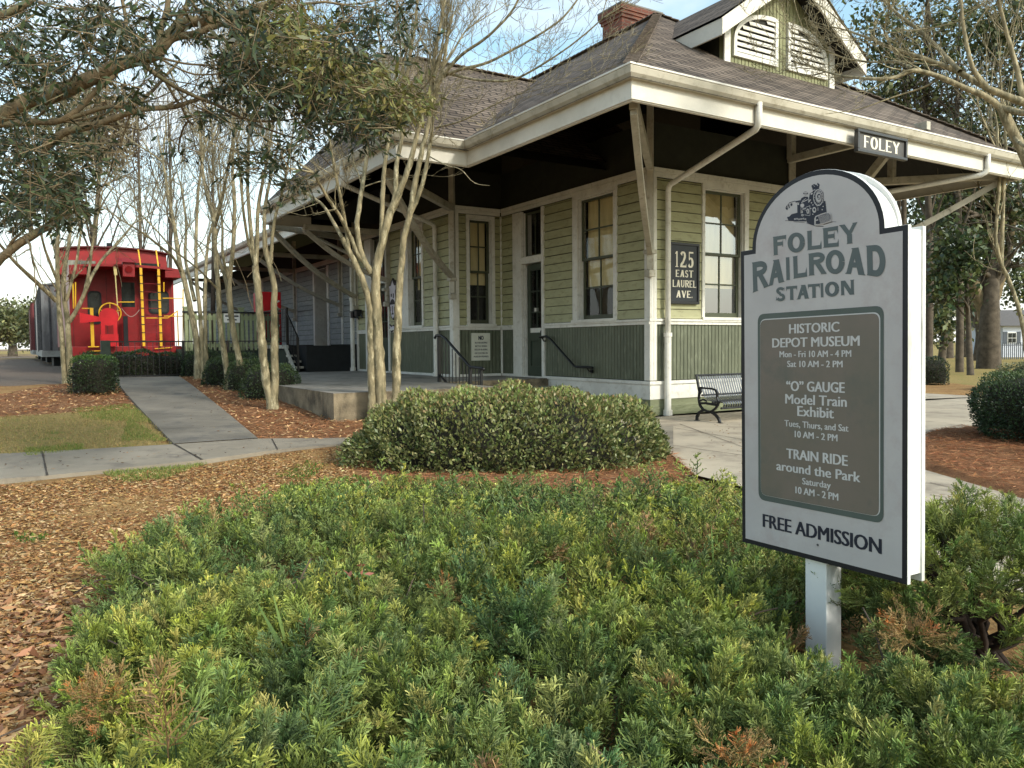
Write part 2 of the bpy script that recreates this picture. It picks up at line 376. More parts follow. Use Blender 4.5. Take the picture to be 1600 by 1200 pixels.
def window(P, s0, s1, z0, z1, cas=(0.09, 0.09), cols=2, blind=0.75, glass=None, sidegap=0.0):
    """s0..s1, z0..z1 = opening; casing widths at s0 and s1 side"""
    glass = glass or MGLS
    fr = MB()
    pbox(fr, P, s0 - cas[0], s0, z0, z1, 0.0, 0.048); pbox(fr, P, s1, s1 + cas[1], z0, z1, 0.0, 0.048)
    pbox(fr, P, s0 - cas[0], s1 + cas[1], z1 + .001, z1 + 0.085, 0.0, 0.05)
    # reveals
    pbox(fr, P, s0 - .001, s0 + .018, z0, z1, -0.15, -.001); pbox(fr, P, s1 - .018, s1 + .001, z0, z1, -0.15, -.001)
    pbox(fr, P, s0, s1, z1 - .02, z1 + .0005, -0.15, -.002)
    # sill
    pbox(fr, P, s0 - cas[0] - 0.01, s1 + cas[1] + 0.01, z0 - 0.045, z0 + .012, -0.15, 0.085)
    f = fr.build('window', MWH, st, bevel=0.004)
    sa = MB(); zm = (z0 + z1) / 2
    a, b = s0 + .02, s1 - .02
    for (zz0, zz1, o) in ((zm - .02, z1 - .02, -0.055), (z0 + .012, zm + .03, -0.095)):
        pbox(sa, P, a, a + .055, zz0, zz1, o - .035, o); pbox(sa, P, b - .055, b, zz0, zz1, o - .035, o)
        bt = .09 if zz0 < zm - .1 else .05
        pbox(sa, P, a + .055, b - .055, zz0, zz0 + bt, o - .035, o - .001); pbox(sa, P, a + .055, b - .055, zz1 - .05, zz1, o - .035, o - .001)
        for k in range(1, cols):
            x = a + .055 + (b - a - .11) * k / cols; pbox(sa, P, x - .014, x + .014, zz0 + bt, zz1 - .05, o - .03, o - .005)
        zc = (zz0 + bt + zz1 - .05) / 2; pbox(sa, P, a + .055, b - .055, zc - .014, zc + .014, o - .031, o - .006)
    sa.build('sash', MDGR, f, bevel=0.003)
    g = MB()
    for (zz0, zz1, o) in ((zm, z1 - .05, -0.075), (z0 + .05, zm, -0.115)):
        g.add([P(a + .03, zz0, o), P(b - .03, zz0, o), P(b - .03, zz1, o), P(a + .03, zz1, o)], [(0, 1, 2, 3)])
    g.build('pane', glass, f)
    bl = MB(); zb = z0 + (1 - blind) * (z1 - z0); n = 10
    for k in range(n):
        x0 = a + .03 + sidegap + (b - a - .06 - sidegap) * k / n; x1 = a + .03 + sidegap + (b - a - .06 - sidegap) * (k + 1) / n
        w0 = .006 * math.sin(k * 1.7); w1 = .006 * math.sin((k + 1) * 1.7)
        bl.add([P(x0, zb, -.19 + w0), P(x1, zb, -.19 + w1), P(x1, z1, -.19 + w1), P(x0, z1, -.19 + w0)], [(0, 1, 2, 3)])
    bl.build('blind', MBLD, f, smooth=True)
    return f
ZR = 1.64      # underside of the chair rail
ZT = 4.24      # underside of the frieze
RFW = wallfn('v', 0.0); LFW = wallfn('u', 0.0); BEW = wallfn('v', 5.08); BFW = wallfn('u', -1.25)
win = {}
# openings: right front, left front, bay end, bay front, freight
opR = [(1.30, 2.36, 1.77, 4.16)]
opL = [(0.98, 2.10, 1.77, 4.16), (3.38, 4.16, 0.58, 4.22)]
opE = [(-0.86, -0.28, 1.77, 4.14)]
opB = [(6.66, 7.42, 1.77, 4.14), (8.72, 9.85, 0.60, 4.20)]
opF = [(17.2, 18.6, 1.32, 4.1)]
sid = MB(); wai = MB(); bk = MB(); sid2 = MB(); lowr = MB()
for (P, s0, s1, op) in ((RFW, 0.0, 3.65, opR), (LFW, 0.0, 5.08, opL), (BEW, -1.25, 0.0, opE), (BFW, 5.08, 11.0, opB)):
    grow = [(a - .05, b + .05, c - .02, d + .05) for (a, b, c, d) in op]
    clap(sid, P, s0, s1, 1.75, ZT, grow)
    bead(wai, P, s0, s1, 0.64, ZR, op)
    backing(bk, P, s0, s1, 0.6, 5.2, op)
clap(sid2, LFW, 11.05, 40.0, 1.36, ZT, [(17.1, 18.7, 1.3, 4.2), (15.6, 15.72, 1, 5)], ex=0.19)
backing(bk, LFW, 11.0, 40.0, 0.3, 5.2, opF)
build_split(sid, 'wall', MSID, st); build_split(wai, 'wainscot', MWAI, st)
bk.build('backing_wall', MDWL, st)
sid2.build('freight_wall', MBLU, st); tag(st.children[-1], 'bluish grey clapboards of the freight section')
# base boards below the floor line
bb = MB()
def ring(mb, segs, z0, z1, o0, o1):
    for (P, a, b) in segs: pbox(mb, P, a, b, z0, z1, o0, o1)
pbox(bb, RFW, -.035, 3.68, 0.30, 0.565, 0.0, 0.035); pbox(bb, LFW, -.0, 3.15, 0.30, 0.565, 0.0, 0.034)
pbox(bb, RFW, -.06, 3.70, 0.567, 0.628, 0.0, 0.06); pbox(bb, LFW, 0.0, 3.28, 0.567, 0.628, 0.0, 0.059)
pbox(bb, LFW, 4.24, 5.03, 0.582, 0.64, 0.0, 0.045); pbox(bb, BEW, -1.29, -.05, 0.582, 0.64, 0.0, 0.044)
pbox(bb, BFW, 5.13, 8.6, 0.582, 0.64, 0.0, 0.045); pbox(bb, BFW, 10.35, 11.0, 0.582, 0.64, 0.0, 0.045)
build_split(bb, 'base_board', MWH, st, bevel=0.004)
lb = MB()
pbox(lb, RFW, -.02, 3.66, -.05, 0.16, 0.0, 0.030); pbox(lb, RFW, -.02, 3.66, 0.165, 0.299, 0.0, 0.022)
pbox(lb, LFW, 0.0, 3.15, -.05, 0.16, 0.0, 0.029); pbox(lb, LFW, 0.0, 3.15, 0.165, 0.299, 0.0, 0.021)
MLOW = mat('stained_green_skirting', sr(132, 136, 106), sr(108, 112, 84), scale=3, rough=0.8, bump=0.3, c3=sr(90, 96, 66), s3=7, stretch=(0.5, 0.5, 3))
build_split(lb, 'skirting', MLOW, st)
# chair rail, frieze
rl = MB()
def rail(P, a, b):
    pbox(rl, P, a, b, ZR, ZR + .055, 0.0, 0.045); pbox(rl, P, a, b, ZR + .056, ZR + .10, 0.0, 0.068)
rail(RFW, -.07, 3.66); rail(LFW, 0.0, 3.28); rail(LFW, 4.52, 5.01); rail(BEW, -1.32, -.07); rail(BFW, 5.1, 8.6); rail(BFW, 10.3, 11.0)
build_split(rl, 'chair_rail', MWH, st, bevel=0.004)
fz = MB()
def frieze(P, a, b, o=0.0):
    pbox(fz, P, a, b, ZT, ZT + .075, 0.0, 0.052 + o); pbox(fz, P, a, b, ZT + .078, ZT + .16, 0.0, 0.066 + o)
frieze(RFW, -.06, 3.68); frieze(LFW, 0.0, 5.0); frieze(BEW, -1.31, -.06); frieze(BFW, 5.1, 11.0, .001); frieze(LFW, 11.05, 40)
build_split(fz, 'frieze', MWH, st, bevel=0.005)
# corner boards and wall strips
cb = MB()
def cboard(P, a, b, z0=0.64, z1=ZT, o=0.05): pbox(cb, P, a, b, z0, z1, 0.0, o)
cboard(RFW, -.052, 0.11); cboard(LFW, 0.0, 0.10, o=.052); cboard(RFW, 3.52, 3.66)
pbox(cb, RFW, .035, .07, .64, ZT, .051, .058); pbox(cb, RFW, -.03, -.002, .64, ZT, .051, .058)
cboard(BEW, -1.302, -1.14); cboard(BFW, 5.08, 5.2, o=.052); pbox(cb, BEW, -1.23, -1.2, .64, ZT, .051, .057)
cboard(BEW, -.045, -.002, o=.046); cboard(BFW, 10.9, 11.0)
for v in (13.2, 15.6, 20.9, 26.0): pbox(cb, LFW, v, v + .16, 1.36, ZT, 0.0, 0.045)
build_split(cb, 'corner_board', MWH, st, bevel=0.004)
window(RFW, 1.30, 2.36, 1.77, 4.16, (0.07, 0.11), glass=MGLR, blind=0.76)
window(LFW, 0.98, 2.10, 1.77, 4.16, (0.10, 0.16), blind=0.72, sidegap=0.0)
window(BEW, -0.86, -0.28, 1.77, 4.14, (0.08, 0.08), blind=0.62)
window(BFW, 6.66, 7.42, 1.77, 4.14, (0.09, 0.42), blind=0.62)
# doors
def door(P, s0, s1, z0, zt, ztr0, ztr1, jl, jr, panes=True, name='door'):
    fr = MB()
    pbox(fr, P, s0 - jr, s0, z0, ztr1 + .03, 0.0, 0.05); pbox(fr, P, s1, s1 + jl, z0, ztr1 + .03, -.02, 0.05)
    pbox(fr, P, s0, s1, zt + .01, ztr0, -0.12, 0.045)
    pbox(fr, P, s0, s0 + .02, z0, ztr1, -.22, -.001); pbox(fr, P, s1 - .02, s1, z0, ztr1, -.22, -.021)
    pbox(fr, P, s0, s1, z0 - .06, z0 + .02, -.22, .06)
    f = fr.build('door_frame', MWH, st, bevel=0.004)
    d = MB(); a, b = s0 + .025, s1 - .025; h = zt - z0
    def bar(x0, x1, y0, y1, o0=-.14, o1=-.09): pbox(d, P, x0, x1, y0, y1, o0, o1)
    bar(a, a + .12, z0 + .02, zt); bar(b - .12, b, z0 + .02, zt)
    zs = [z0 + .02, z0 + .24, z0 + h * .32, z0 + h * .39, zt - .14, zt]
    bar(a + .12, b - .12, zs[0], zs[1]); bar(a + .12, b - .12, zs[2], zs[3]); bar(a + .12, b - .12, zs[4], zs[5])
    pbox(d, P, a + .12, b - .12, zs[1], zs[2], -.13, -.115)
    m = (a + b) / 2; bar(m - .018, m + .018, zs[3], zs[4], -.13, -.1)
    for t in (1 / 3, 2 / 3): zc = zs[3] + (zs[4] - zs[3]) * t; bar(a + .12, m - .018, zc - .014, zc + .014, -.13, -.1); bar(m + .018, b - .12, zc - .014, zc + .014, -.13, -.1)
    dd = d.build(name, MDOR, st, bevel=0.004)
    g = MB(); g.add([P(a + .1, zs[3], -.118), P(b - .1, zs[3], -.118), P(b - .1, zs[4], -.118), P(a + .1, zs[4], -.118)], [(0, 1, 2, 3)])
    g.add([P(s0 + .03, ztr0, -.1), P(s1 - .03, ztr0, -.1), P(s1 - .03, ztr1, -.1), P(s0 + .03, ztr1, -.1)], [(0, 1, 2, 3)])
    g.build('pane', MGLS, dd)
    k = MB(); k.tube([P(a + .07, z0 + h * .4, -.09), P(a + .07, z0 + h * .4, -.03)], .012, 8); k.tube([P(a + .07, z0 + h * .4, -.035), P(a + .07, z0 + h * .4, -.005)], [.028, .03], 10)
    k.build('door_handle', MIRN, dd)
    t = MB(); m = (s0 + s1) / 2
    pbox(t, P, s0 + .02, s0 + .06, ztr0, ztr1, -.09, -.06); pbox(t, P, s1 - .06, s1 - .02, ztr0, ztr1, -.09, -.06)
    pbox(t, P, s0 + .06, s1 - .06, ztr1 - .05, ztr1, -.09, -.061); pbox(t, P, s0 + .06, s1 - .06, ztr0, ztr0 + .04, -.09, -.061); pbox(t, P, m - .012, m + .012, ztr0 + .04, ztr1 - .05, -.085, -.065)
    t.build('transom_sash', MDGR, f)
    return dd
dd = door(LFW, 3.38, 4.16, 0.585, 3.06, 3.22, 4.19, 0.36, 0.09)
pk = MB(); pbox(pk, LFW, 3.46, 4.0, 1.56, 1.66, -.089, -.08); pk.build('kick_strip', MWH, dd)
pk = MB(); pbox(pk, LFW, 3.44, 3.60, 1.98, 2.26, -.112, -.108); pbox(pk, LFW, 3.74, 3.88, 2.0, 2.10, -.112, -.108); pk.build('posted_notice', MWH, dd)
door(BFW, 8.72, 9.85, 0.60, 2.95, 3.1, 4.19, 0.45, 0.09)
# freight door: deep reveal, board door
fd = MB(); pbox(fd, LFW, 17.0, 17.2, 1.32, 4.2, 0, .05); pbox(fd, LFW, 18.6, 18.78, 1.32, 4.2, 0, .05); pbox(fd, LFW, 18.58, 18.6, 1.32, 4.15, -.9, 0); pbox(fd, LFW, 17.2, 17.22, 1.32, 4.15, -.9, 0); pbox(fd, LFW, 17.2, 18.6, 4.12, 4.15, -.9, 0)
fdo = fd.build('freight_door_frame', MWH, st)
fd = MB()
for i in range(10): pbox(fd, LFW, 17.23 + i * .136, 17.36 + i * .136, 1.32, 4.12, -.6, -.56)
MTEAL = mat('blue_grey_door_paint', sr(78, 88, 88), sr(66, 76, 78), scale=3, rough=.6)
fd.build('freight_door', MTEAL, st)
# dark rooms behind the glass
rm = MB()
rm.box(.6, 3.4, .35, 4.9, .6, 4.3); rm.box(-.85, 3.4, 5.45, 10.8, .6, 4.3); rm.build('room_interior', MROOM, st)
# upper wall above the frieze is the dark backing; roof planes
E0 = 4.72; PT = 0.68
RD = 1.83
def roofpoly(mb, pts, uvdir, mi=0):
    """pts (u,v,z); uvdir: unit 2-D vector up-slope"""
    b = mb.add(pts, [tuple(range(len(pts)))], mi); return b
class RB(MB):
    def __init__(s): super().__init__(); s.uvs = []
    def poly(s, pts, up):
        up = np.array(up, float); al = np.array([-up[1], up[0]])
        s.add(pts, [tuple(range(len(pts)))])
        h = math.hypot(1, PT)
        s.uvs.append([(float(np.dot(al, p[:2])), float(np.dot(up, p[:2]) * h)) for p in pts])
    def finish(s, name, mt, parent, thick=0.0):
        me = s.mesh(name); uv = me.uv_layers.new(name='UVMap')
        i = 0
        for f in s.uvs:
            for q in f: uv.data[i].uv = q; i += 1
        return link(name, me, mt, parent)
zr = E0 + PT * (RD + 3.05)
zo = E0
rf = RB(); VE = 14.0
eL, eR, eF = -3.05, 6.71, -3.05
VS = 11.0
rf.poly([(eL, eF, zo), (eR, eF, zo), (RD, RD, zr)], (0, 1))
rf.poly([(eL, VS, zo), (eL, eF, zo), (RD, RD, zr), (RD, VS, zr)], (1, 0))
rf.poly([(eR, eF, zo), (eR, VS, zo), (RD, VS, zr), (RD, RD, zr)], (-1, 0))
rf.poly([(eR, VS, zo), (eL, VS, zo), (RD, VS, zr)], (0, -1))
# bay cross roof
bu, v0, v1 = -4.35, 1.20, 9.50; vm = (v0 + v1) / 2; zb = E0 + PT * (vm - v0); BR_ = -2.0
rf.poly([(bu, v0, zo), (2.0, v0, zo), (2.0, vm, zb), (BR_, vm, zb)], (0, 1))
rf.poly([(2.0, v1, zo), (bu, v1, zo), (BR_, vm, zb), (2.0, vm, zb)], (0, -1))
rf.poly([(bu, v1, zo), (bu, v0, zo), (BR_, vm, zb)], (1, 0))
# freight roof
fu = -3.2; zf = E0 + .42 * (RD - fu)
rf.poly([(fu, 42, zo), (fu, 9.2, zo), (RD, 9.2, zf), (RD, 42, zf)], (1, 0))
rf.poly([(6.9, 11, zo), (6.9, 42, zo), (RD, 42, zf), (RD, 11, zf)], (-1, 0))
rfo = rf.finish('roof', MSHG, st)
# soffits: same planes 0.14 lower
sf = MB()
for f in rf.f:
    sf.add([(rf.v[i][0], rf.v[i][1], rf.v[i][2] - .15) for i in f], [tuple(range(len(f)))])
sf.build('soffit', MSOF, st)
# rafters seen under the overhang
ra = MB()
for k in range(14):
    u = -2.2 + k * .62
    if u < 6.4:
        vi = min(0.0, -3.0 + max(0, min(u + 3.05, 6.71 - u))) if (u < 0 or u > 3.65) else 0.0
        if vi > -2.7: ra.beam((u, -2.93, E0 + PT * .12 - .22), (u, vi, E0 + PT * (vi + 3.05) - .22), .05, .13)
for k in range(8):
    v = -2.2 + k * .62
    ui = min(0.0, v) if v < 0 else 0.0
    if ui > -2.7: ra.beam((-2.93, v, E0 + PT * .12 - .22), (ui, v, E0 + PT * (ui + 3.05) - .22), .05, .13)
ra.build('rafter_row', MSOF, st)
# fascia + gutter swept along the eaves
def sweep(mb, line, prof, mi=0):
    line = [np.array(p, float) for p in line]; n = len(line); rings = []
    for i in range(n):
        ds = []
        if i > 0: d = line[i] - line[i - 1]; ds.append(d / np.linalg.norm(d))
        if i < n - 1: d = line[i + 1] - line[i]; ds.append(d / np.linalg.norm(d))
        ns = [np.array([-d[1], d[0]]) for d in ds]
        m = ns[0] if len(ns) == 1 else (ns[0] + ns[1]) / (1 + ns[0] @ ns[1])
        rings.append([(line[i][0] + m[0] * o, line[i][1] + m[1] * o, z) for (o, z) in prof])
    k = len(prof); b = mb.add([p for r in rings for p in r], [])
    for i in range(n - 1):
        for j in range(k):
            mb.f.append([b + i * k + j, b + i * k + (j + 1) % k, b + (i + 1) * k + (j + 1) % k, b + (i + 1) * k + j]); mb.m.append(mi)
    mb.f.append([b + j for j in range(k)][::-1]); mb.m.append(mi); mb.f.append([b + (n - 1) * k + j for j in range(k)]); mb.m.append(mi)
# travelling so that "left" of the direction is outside
EAV = [(6.62, 10.9), (6.62, -2.95), (-2.95, -2.95), (-2.95, 1.30), (-4.25, 1.30), (-4.25, 9.40), (-3.10, 9.40), (-3.10, 42)]
fa = MB(); sweep(fa, EAV, [(-0.02, 4.34), (0.02, 4.34), (0.02, 4.60), (-0.02, 4.60)])
sweep(fa, EAV, [(-0.05, 4.325), (0.0, 4.325), (0.0, 4.338), (-0.05, 4.338)])
fao = fa.build('fascia', MWF, st)
gu = MB(); sweep(gu, EAV, [(0.021, 4.575), (0.065, 4.585), (0.105, 4.63), (0.125, 4.70), (0.125, 4.715), (0.021, 4.715)])
guo = gu.build('gutter', MGUT, st)
lp = MB(); sweep(lp, EAV, [(0.112, 4.716), (0.138, 4.716), (0.138, 4.738), (0.112, 4.738)])
lp.build('gutter_lip', MLIP, guo)
# hip caps
hc = MB()
for a, b in (((eL, eF, zo), (RD, RD, zr)), ((eR, eF, zo), (RD, RD, zr)), ((RD, RD, zr), (RD, VS, zr)), ((BR_, vm, zb), (1.4, vm, zb)), ((bu, v0, zo), (BR_, vm, zb))):
    a = np.array(a, float); b = np.array(b, float); n = max(2, int(np.linalg.norm(b - a) / .16)); 
    for i in range(n):
        p = a + (b - a) * i / n; q = a + (b - a) * (i + 1.15) / n
        hc.beam(p + [0, 0, .03], q + [0, 0, .012], .19, .016)
MHC = mat('ridge_cap_shingles', sr(132, 118, 105), sr(92, 82, 73), scale=14, rough=.95, bump=.5)
build_split(hc, 'ridge_cap', MHC, rfo)
# ---------------- gable dormers
def dormer(T, hw=1.42, base=5.88, zl=6.17, zap=7.74, over=0.40, he=1.86, back=3.2, arch=True):
    """T(x, d, z): x across, d distance behind the gable wall plane"""
    w = MB(); sl = (zap - (zl + .28)) / he
    zw = zap - .12 - sl * hw
    w.prism([(-hw, base - .25), (hw, base - .25), (hw, zw), (0, zap - .12), (-hw, zw)], lambda a, b, d: T(a, d, b), 0.0, 0.08)
    n = int(2 * hw / .085)
    for i in range(n):
        x0 = -hw + i * 2 * hw / n + .004; x1 = -hw + (i + 1) * 2 * hw / n - .012
        zt0 = zap - .14 - sl * abs(x0); zt1 = zap - .14 - sl * abs(x1)
        w.prism([(x0, base - .2), (x1, base - .2), (x1, zt1), (x0, zt0)], lambda a, b, d: T(a, d, b), -.014, 0.0)
    dw = w.build('dormer', MGAB, st)
    # side walls
    sw = MB()
    for s in (-1, 1):
        sw.prism([(0, base - .3), (back, base - .3), (back, zw), (0, zw)], lambda a, b, d: T(s * (hw - .04 + d), a + .08, b), 0, .04)
    sw.build('side_wall', MDWL, dw)
    # roof slabs
    r = MB(); 
    for s in (-1, 1):
        r.add([T(0, -over - .02, zap + .02), T(s * (he + .04), -over - .02, zl + .28), T(s * (he + .04), back, zl + .28), T(0, back, zap + .02)], [(0, 1, 2, 3)])
    me = r.mesh('dormer_roof'); uv = me.uv_layers.new(name='UVMap'); h = math.hypot(he, zap - zl - .28); i = 0
    for k in range(2):
        for q in ((0, h), (0, 0), (back, 0), (back, h)): uv.data[i].uv = q; i += 1
    link('dormer_roof', me, MSHG, dw)
    ds = MB()
    for s in (-1, 1):
        ds.add([T(0, -over + .03, zap - .1), T(s * he, -over + .03, zl + .16), T(s * he, back, zl + .16), T(0, back, zap - .1)], [(0, 1, 2, 3)])
    ds.build('dormer_soffit', MSOF, dw)
    bg_ = MB()
    for s in (-1, 1):
        bg_.prism([(0, zap - .30), (s * he, zl), (s * he, zl + .265), (0, zap)], lambda a, b, d: T(a, d, b), -over, -over + .035)
        bg_.prism([(-over + .036, zl), (1.15 if he > 1.7 else .9, zl), (1.15 if he > 1.7 else .9, zl + .262), (-over + .036, zl + .262)], lambda a, b, d: T(s * (he - .03 + d), a, b), 0, .03)
    bg_.build('barge_board', MWF, dw, bevel=.004)
    for s in (-1, 1):
        cbd = MB()
        cbd.prism([(s * (hw - .13), base - .2), (s * (hw + .01), base - .2), (s * (hw + .01), zw - .02), (s * (hw - .13), zw + .07)], lambda a, b, d: T(a, d, b), -.045, -.015)
        cbd.build('corner_board', MWH, dw)
    # quarter-arched louvres
    for s in (-1, 1):
        x_in, x_out = .13 * s, 1.22 * s; zb_, zs_, zt_ = base + .19, base + .46, base + 1.0
        def outl(ins):
            xi = x_in + s * ins; xo = x_out - s * ins; pts = [(xi, zb_ + ins), (xo, zb_ + ins), (xo, zs_)]
            cx = x_in + s * .20
            for k in range(1, 9):
                t = k / 8 * math.pi / 2
                pts.append((cx + (xo - cx) * math.cos(t), zs_ + (zt_ - ins - zs_) * math.sin(t)))
            pts.append((xi, zt_ - ins)); return pts
        fr = MB(); A = outl(0); Bq = outl(.07); n = len(A)
        for i in range(n):
            j = (i + 1) % n
            fr.add([T(*((A[i][0], -.06, A[i][1]))), T(A[j][0], -.06, A[j][1]), T(Bq[j][0], -.06, Bq[j][1]), T(Bq[i][0], -.06, Bq[i][1]),
                    T(A[i][0], -.0, A[i][1]), T(A[j][0], -.0, A[j][1]), T(Bq[j][0], -.0, Bq[j][1]), T(Bq[i][0], -.0, Bq[i][1])],
                   [(0, 1, 2, 3), (0, 4, 5, 1), (3, 2, 6, 7)])
        lv = fr.build('louvre', MWH, dw)
        bkp = MB(); bkp.add([T(x, -.018, z) for x, z in Bq], [tuple(range(n))]); bkp.build('louvre_backing', MSOF, lv)
        sl_ = MB(); z = zb_ + .09
        cx = x_in + s * .20; xo = x_out - s * .07
        while z < zt_ - .1:
            if z <= zs_: xe = xo
            else: xe = cx + (xo - cx) * math.sqrt(max(0, 1 - ((z + .06 - zs_) / (zt_ - .07 - zs_)) ** 2))
            xa = x_in + s * .07
            if abs(xe - xa) > .08:
                sl_.add([T(xa, -.055, z), T(xe, -.055, z), T(xe, -.025, z + .068), T(xa, -.025, z + .068), T(xa, -.049, z - .008), T(xe, -.049, z - .008)], [(0, 1, 2, 3), (4, 5, 1, 0)])
            z += .098
        sl_.build('slat_row', MWH, lv)
    return dw
dormer(lambda x, d, z: (1.93 + x, -1.2 + d, z))
dormer(lambda x, d, z: (-2.45 + d, 5.35 - x, z), back=3.4, zl=5.98, zap=7.50, base=5.85)
# ---------------- chimney
MBRK = mat_brick('red_brick', sr(142, 82, 64), sr(112, 60, 50), sr(128, 112, 98), 1.0, 0.21, 0.072, 0.008, use='Object', bump=.6)
ch = MB()
cx0, cx1, cy0, cy1 = 1.82, 2.86, 2.95, 3.62
for (z0, z1, g) in ((7.0, 8.40, 0), (8.40, 8.47, .03), (8.47, 8.54, .055), (8.54, 8.66, .08)):
    ch.box(cx0 - g, cx1 + g, cy0 - g, cy1 + g, z0, z1 - .002)
me = ch.mesh('chimney'); uv = me.uv_layers.new(name='UVMap'); k = 0
for p in me.polygons:
    for li in p.loop_indices:
        v = me.vertices[me.loops[li].vertex_index].co
        uv.data[li].uv = ((v.x if abs(p.normal.y) > .5 else v.y), v.z)
MBRK2 = mat_brick('red_brick', sr(138, 86, 70), sr(96, 60, 52), sr(112, 100, 90), 1.0, 0.21, 0.072, 0.008, use='UV', bump=.6)
link('chimney', me, MBRK2, rfo)
cp = MB(); cp.box(cx0 - .085, cx1 + .085, cy0 - .085, cy1 + .085, 8.66, 8.69); cp.build('chimney_cap', mat('lead_cap', sr(120, 122, 116), rough=.6), rfo)
# ---------------- brackets
def arcbr(mb, p0, p1, up, w=.095, h=.11, n=8, sag=.16):
    """curved brace p0 (wall foot) -> p1 (eave)"""
    p0 = np.array(p0, float); p1 = np.array(p1, float); d = p1 - p0
    side = np.cross(d, [0, 0, 1]); side /= np.linalg.norm(side); nrm = np.cross(side, d); nrm /= np.linalg.norm(nrm)
    pts = []
    for i in range(n + 1):
        t = i / n; pts.append(p0 + d * t - nrm * sag * math.sin(math.pi * t) * -1)
    for i in range(n):
        a, b = pts[i], pts[i + 1]; e = (b - a) * .03
        mb.beam(a - e, b + e, w, h)
def bracket(cu, cv, du, dv, zfoot=2.75, ztop=4.34, wallz=2.6, top=5.5):
    m = MB(); L_ = math.hypot(du, dv); nx, ny = du / L_, dv / L_
    p = lambda t, z: (cu + nx * t, cv + ny * t, z)
    m.beam(p(.07, wallz - .15), p(.07, top), .115, .13, up=(nx, ny, 0))
    m.box(cu + nx * .12 - .07, cu + nx * .12 + .07, cv + ny * .12 - .07, cv + ny * .12 + .07, wallz - .28, wallz - .16)
    m.box(cu + nx * .13 - .085, cu + nx * .13 + .085, cv + ny * .13 - .085, cv + ny * .13 + .085, wallz + .12, wallz + .19)
    arcbr(m, p(.12, zfoot), p(L_, ztop + .02), None, sag=-.14)
    m.beam(p(.1, ztop + .12), p(L_ + .05, ztop + .12), .115, .14)
    m.build('eave_bracket', MBRA, st, bevel=.006)
bracket(0, 0, -2.7, -2.7, zfoot=2.9, ztop=4.26, wallz=2.75)
bracket(-1.25, 5.08, -2.7, -2.7, zfoot=2.8, ztop=4.2, wallz=2.6)
bracket(3.65, 0, 2.7, -2.7, zfoot=2.6, ztop=4.3)
bracket(-1.25, 11.0, -2.8, -1.5, zfoot=2.7, ztop=4.2)
bracket(-1.25, 8.62, -2.2, 0.0, zfoot=3.0, ztop=4.1)
for v in (15.7, 21.0, 27.1): bracket(0, v, -2.9, 0.0, zfoot=2.7, ztop=4.2)
m = MB()
m.beam((3.6, -.05, 4.93), (3.6, -2.9, 4.93 - .0), .11, .14); m.beam((3.6, -.1, 4.93), (3.6, -.1, 5.5), .12, .12); m.beam((3.6, -1.1, 3.6), (3.6, -2.4, 4.86), .1, .14)
m.beam((5.0, -1.35, 4.4), (5.0, -1.35, 5.1), .12, .12)
m.build('eave_bracket', MBRA, st, bevel=.006)
# ---------------- downspouts
def pipe(pts, r=.045, shoe=True, low=None):
    m = MB(); P = [np.array(p, float) for p in pts]; out = [P[0]]
    for i in range(1, len(P) - 1):
        a = P[i] + (P[i - 1] - P[i]) / np.linalg.norm(P[i - 1] - P[i]) * .09; b = P[i] + (P[i + 1] - P[i]) / np.linalg.norm(P[i + 1] - P[i]) * .09
        out += [a, (a + b + P[i]) / 3 + (P[i] - (a + b) / 2) * .0, b]
    out.append(P[-1]); m.tube(out, r, 12)
    o = m.build('downspout', MGUT if False else MWH, st, smooth=True)
    if low:
        c = MB(); x, y, z0, z1 = low
        c.tube([(x, y, z0), (x, y, z1)], r * 1.28, 12); c.tube([(x, y, z1), (x, y, z1 + .07)], r * 1.6, 12); c.tube([(x, y, z0 - .02), (x, y, z0 + .08)], r * 1.75, 12)
        for z in ((z0 * .7 + z1 * .3), z1 + .25, z1 - .12): c.box(x + r, x + r + .1, y - .015, y + .015, z, z + .045) if False else c.beam((x - .0, y, z), (x + .12, y + .12, z), .03, .05)
        c.build('pipe_sleeve', MWH, o, smooth=False)
    return o
pipe([(-.72, -3.02, 4.62), (-.72, -3.02, 4.28), (.30, -.13, 4.08), (.30, -.13, .02)], .048, low=(.30, -.13, .03, 1.42))
pipe([(5.25, -3.02, 4.62), (5.25, -3.02, 4.28), (3.4, -.1, 3.9)], .048)
pipe([(-4.33, 3.6, 4.62), (-4.33, 3.6, 4.3), (-1.36, 5.78, 4.05), (-1.36, 5.78, .6)], .048, low=(-1.36, 5.78, .6, 2.35))
pipe([(-3.18, 9.75, 4.62), (-3.18, 9.75, 4.28), (-1.42, 11.0, 3.9), (-1.42, 11.0, .6)], .048, low=(-1.42, 11.0, .6, 2.6))
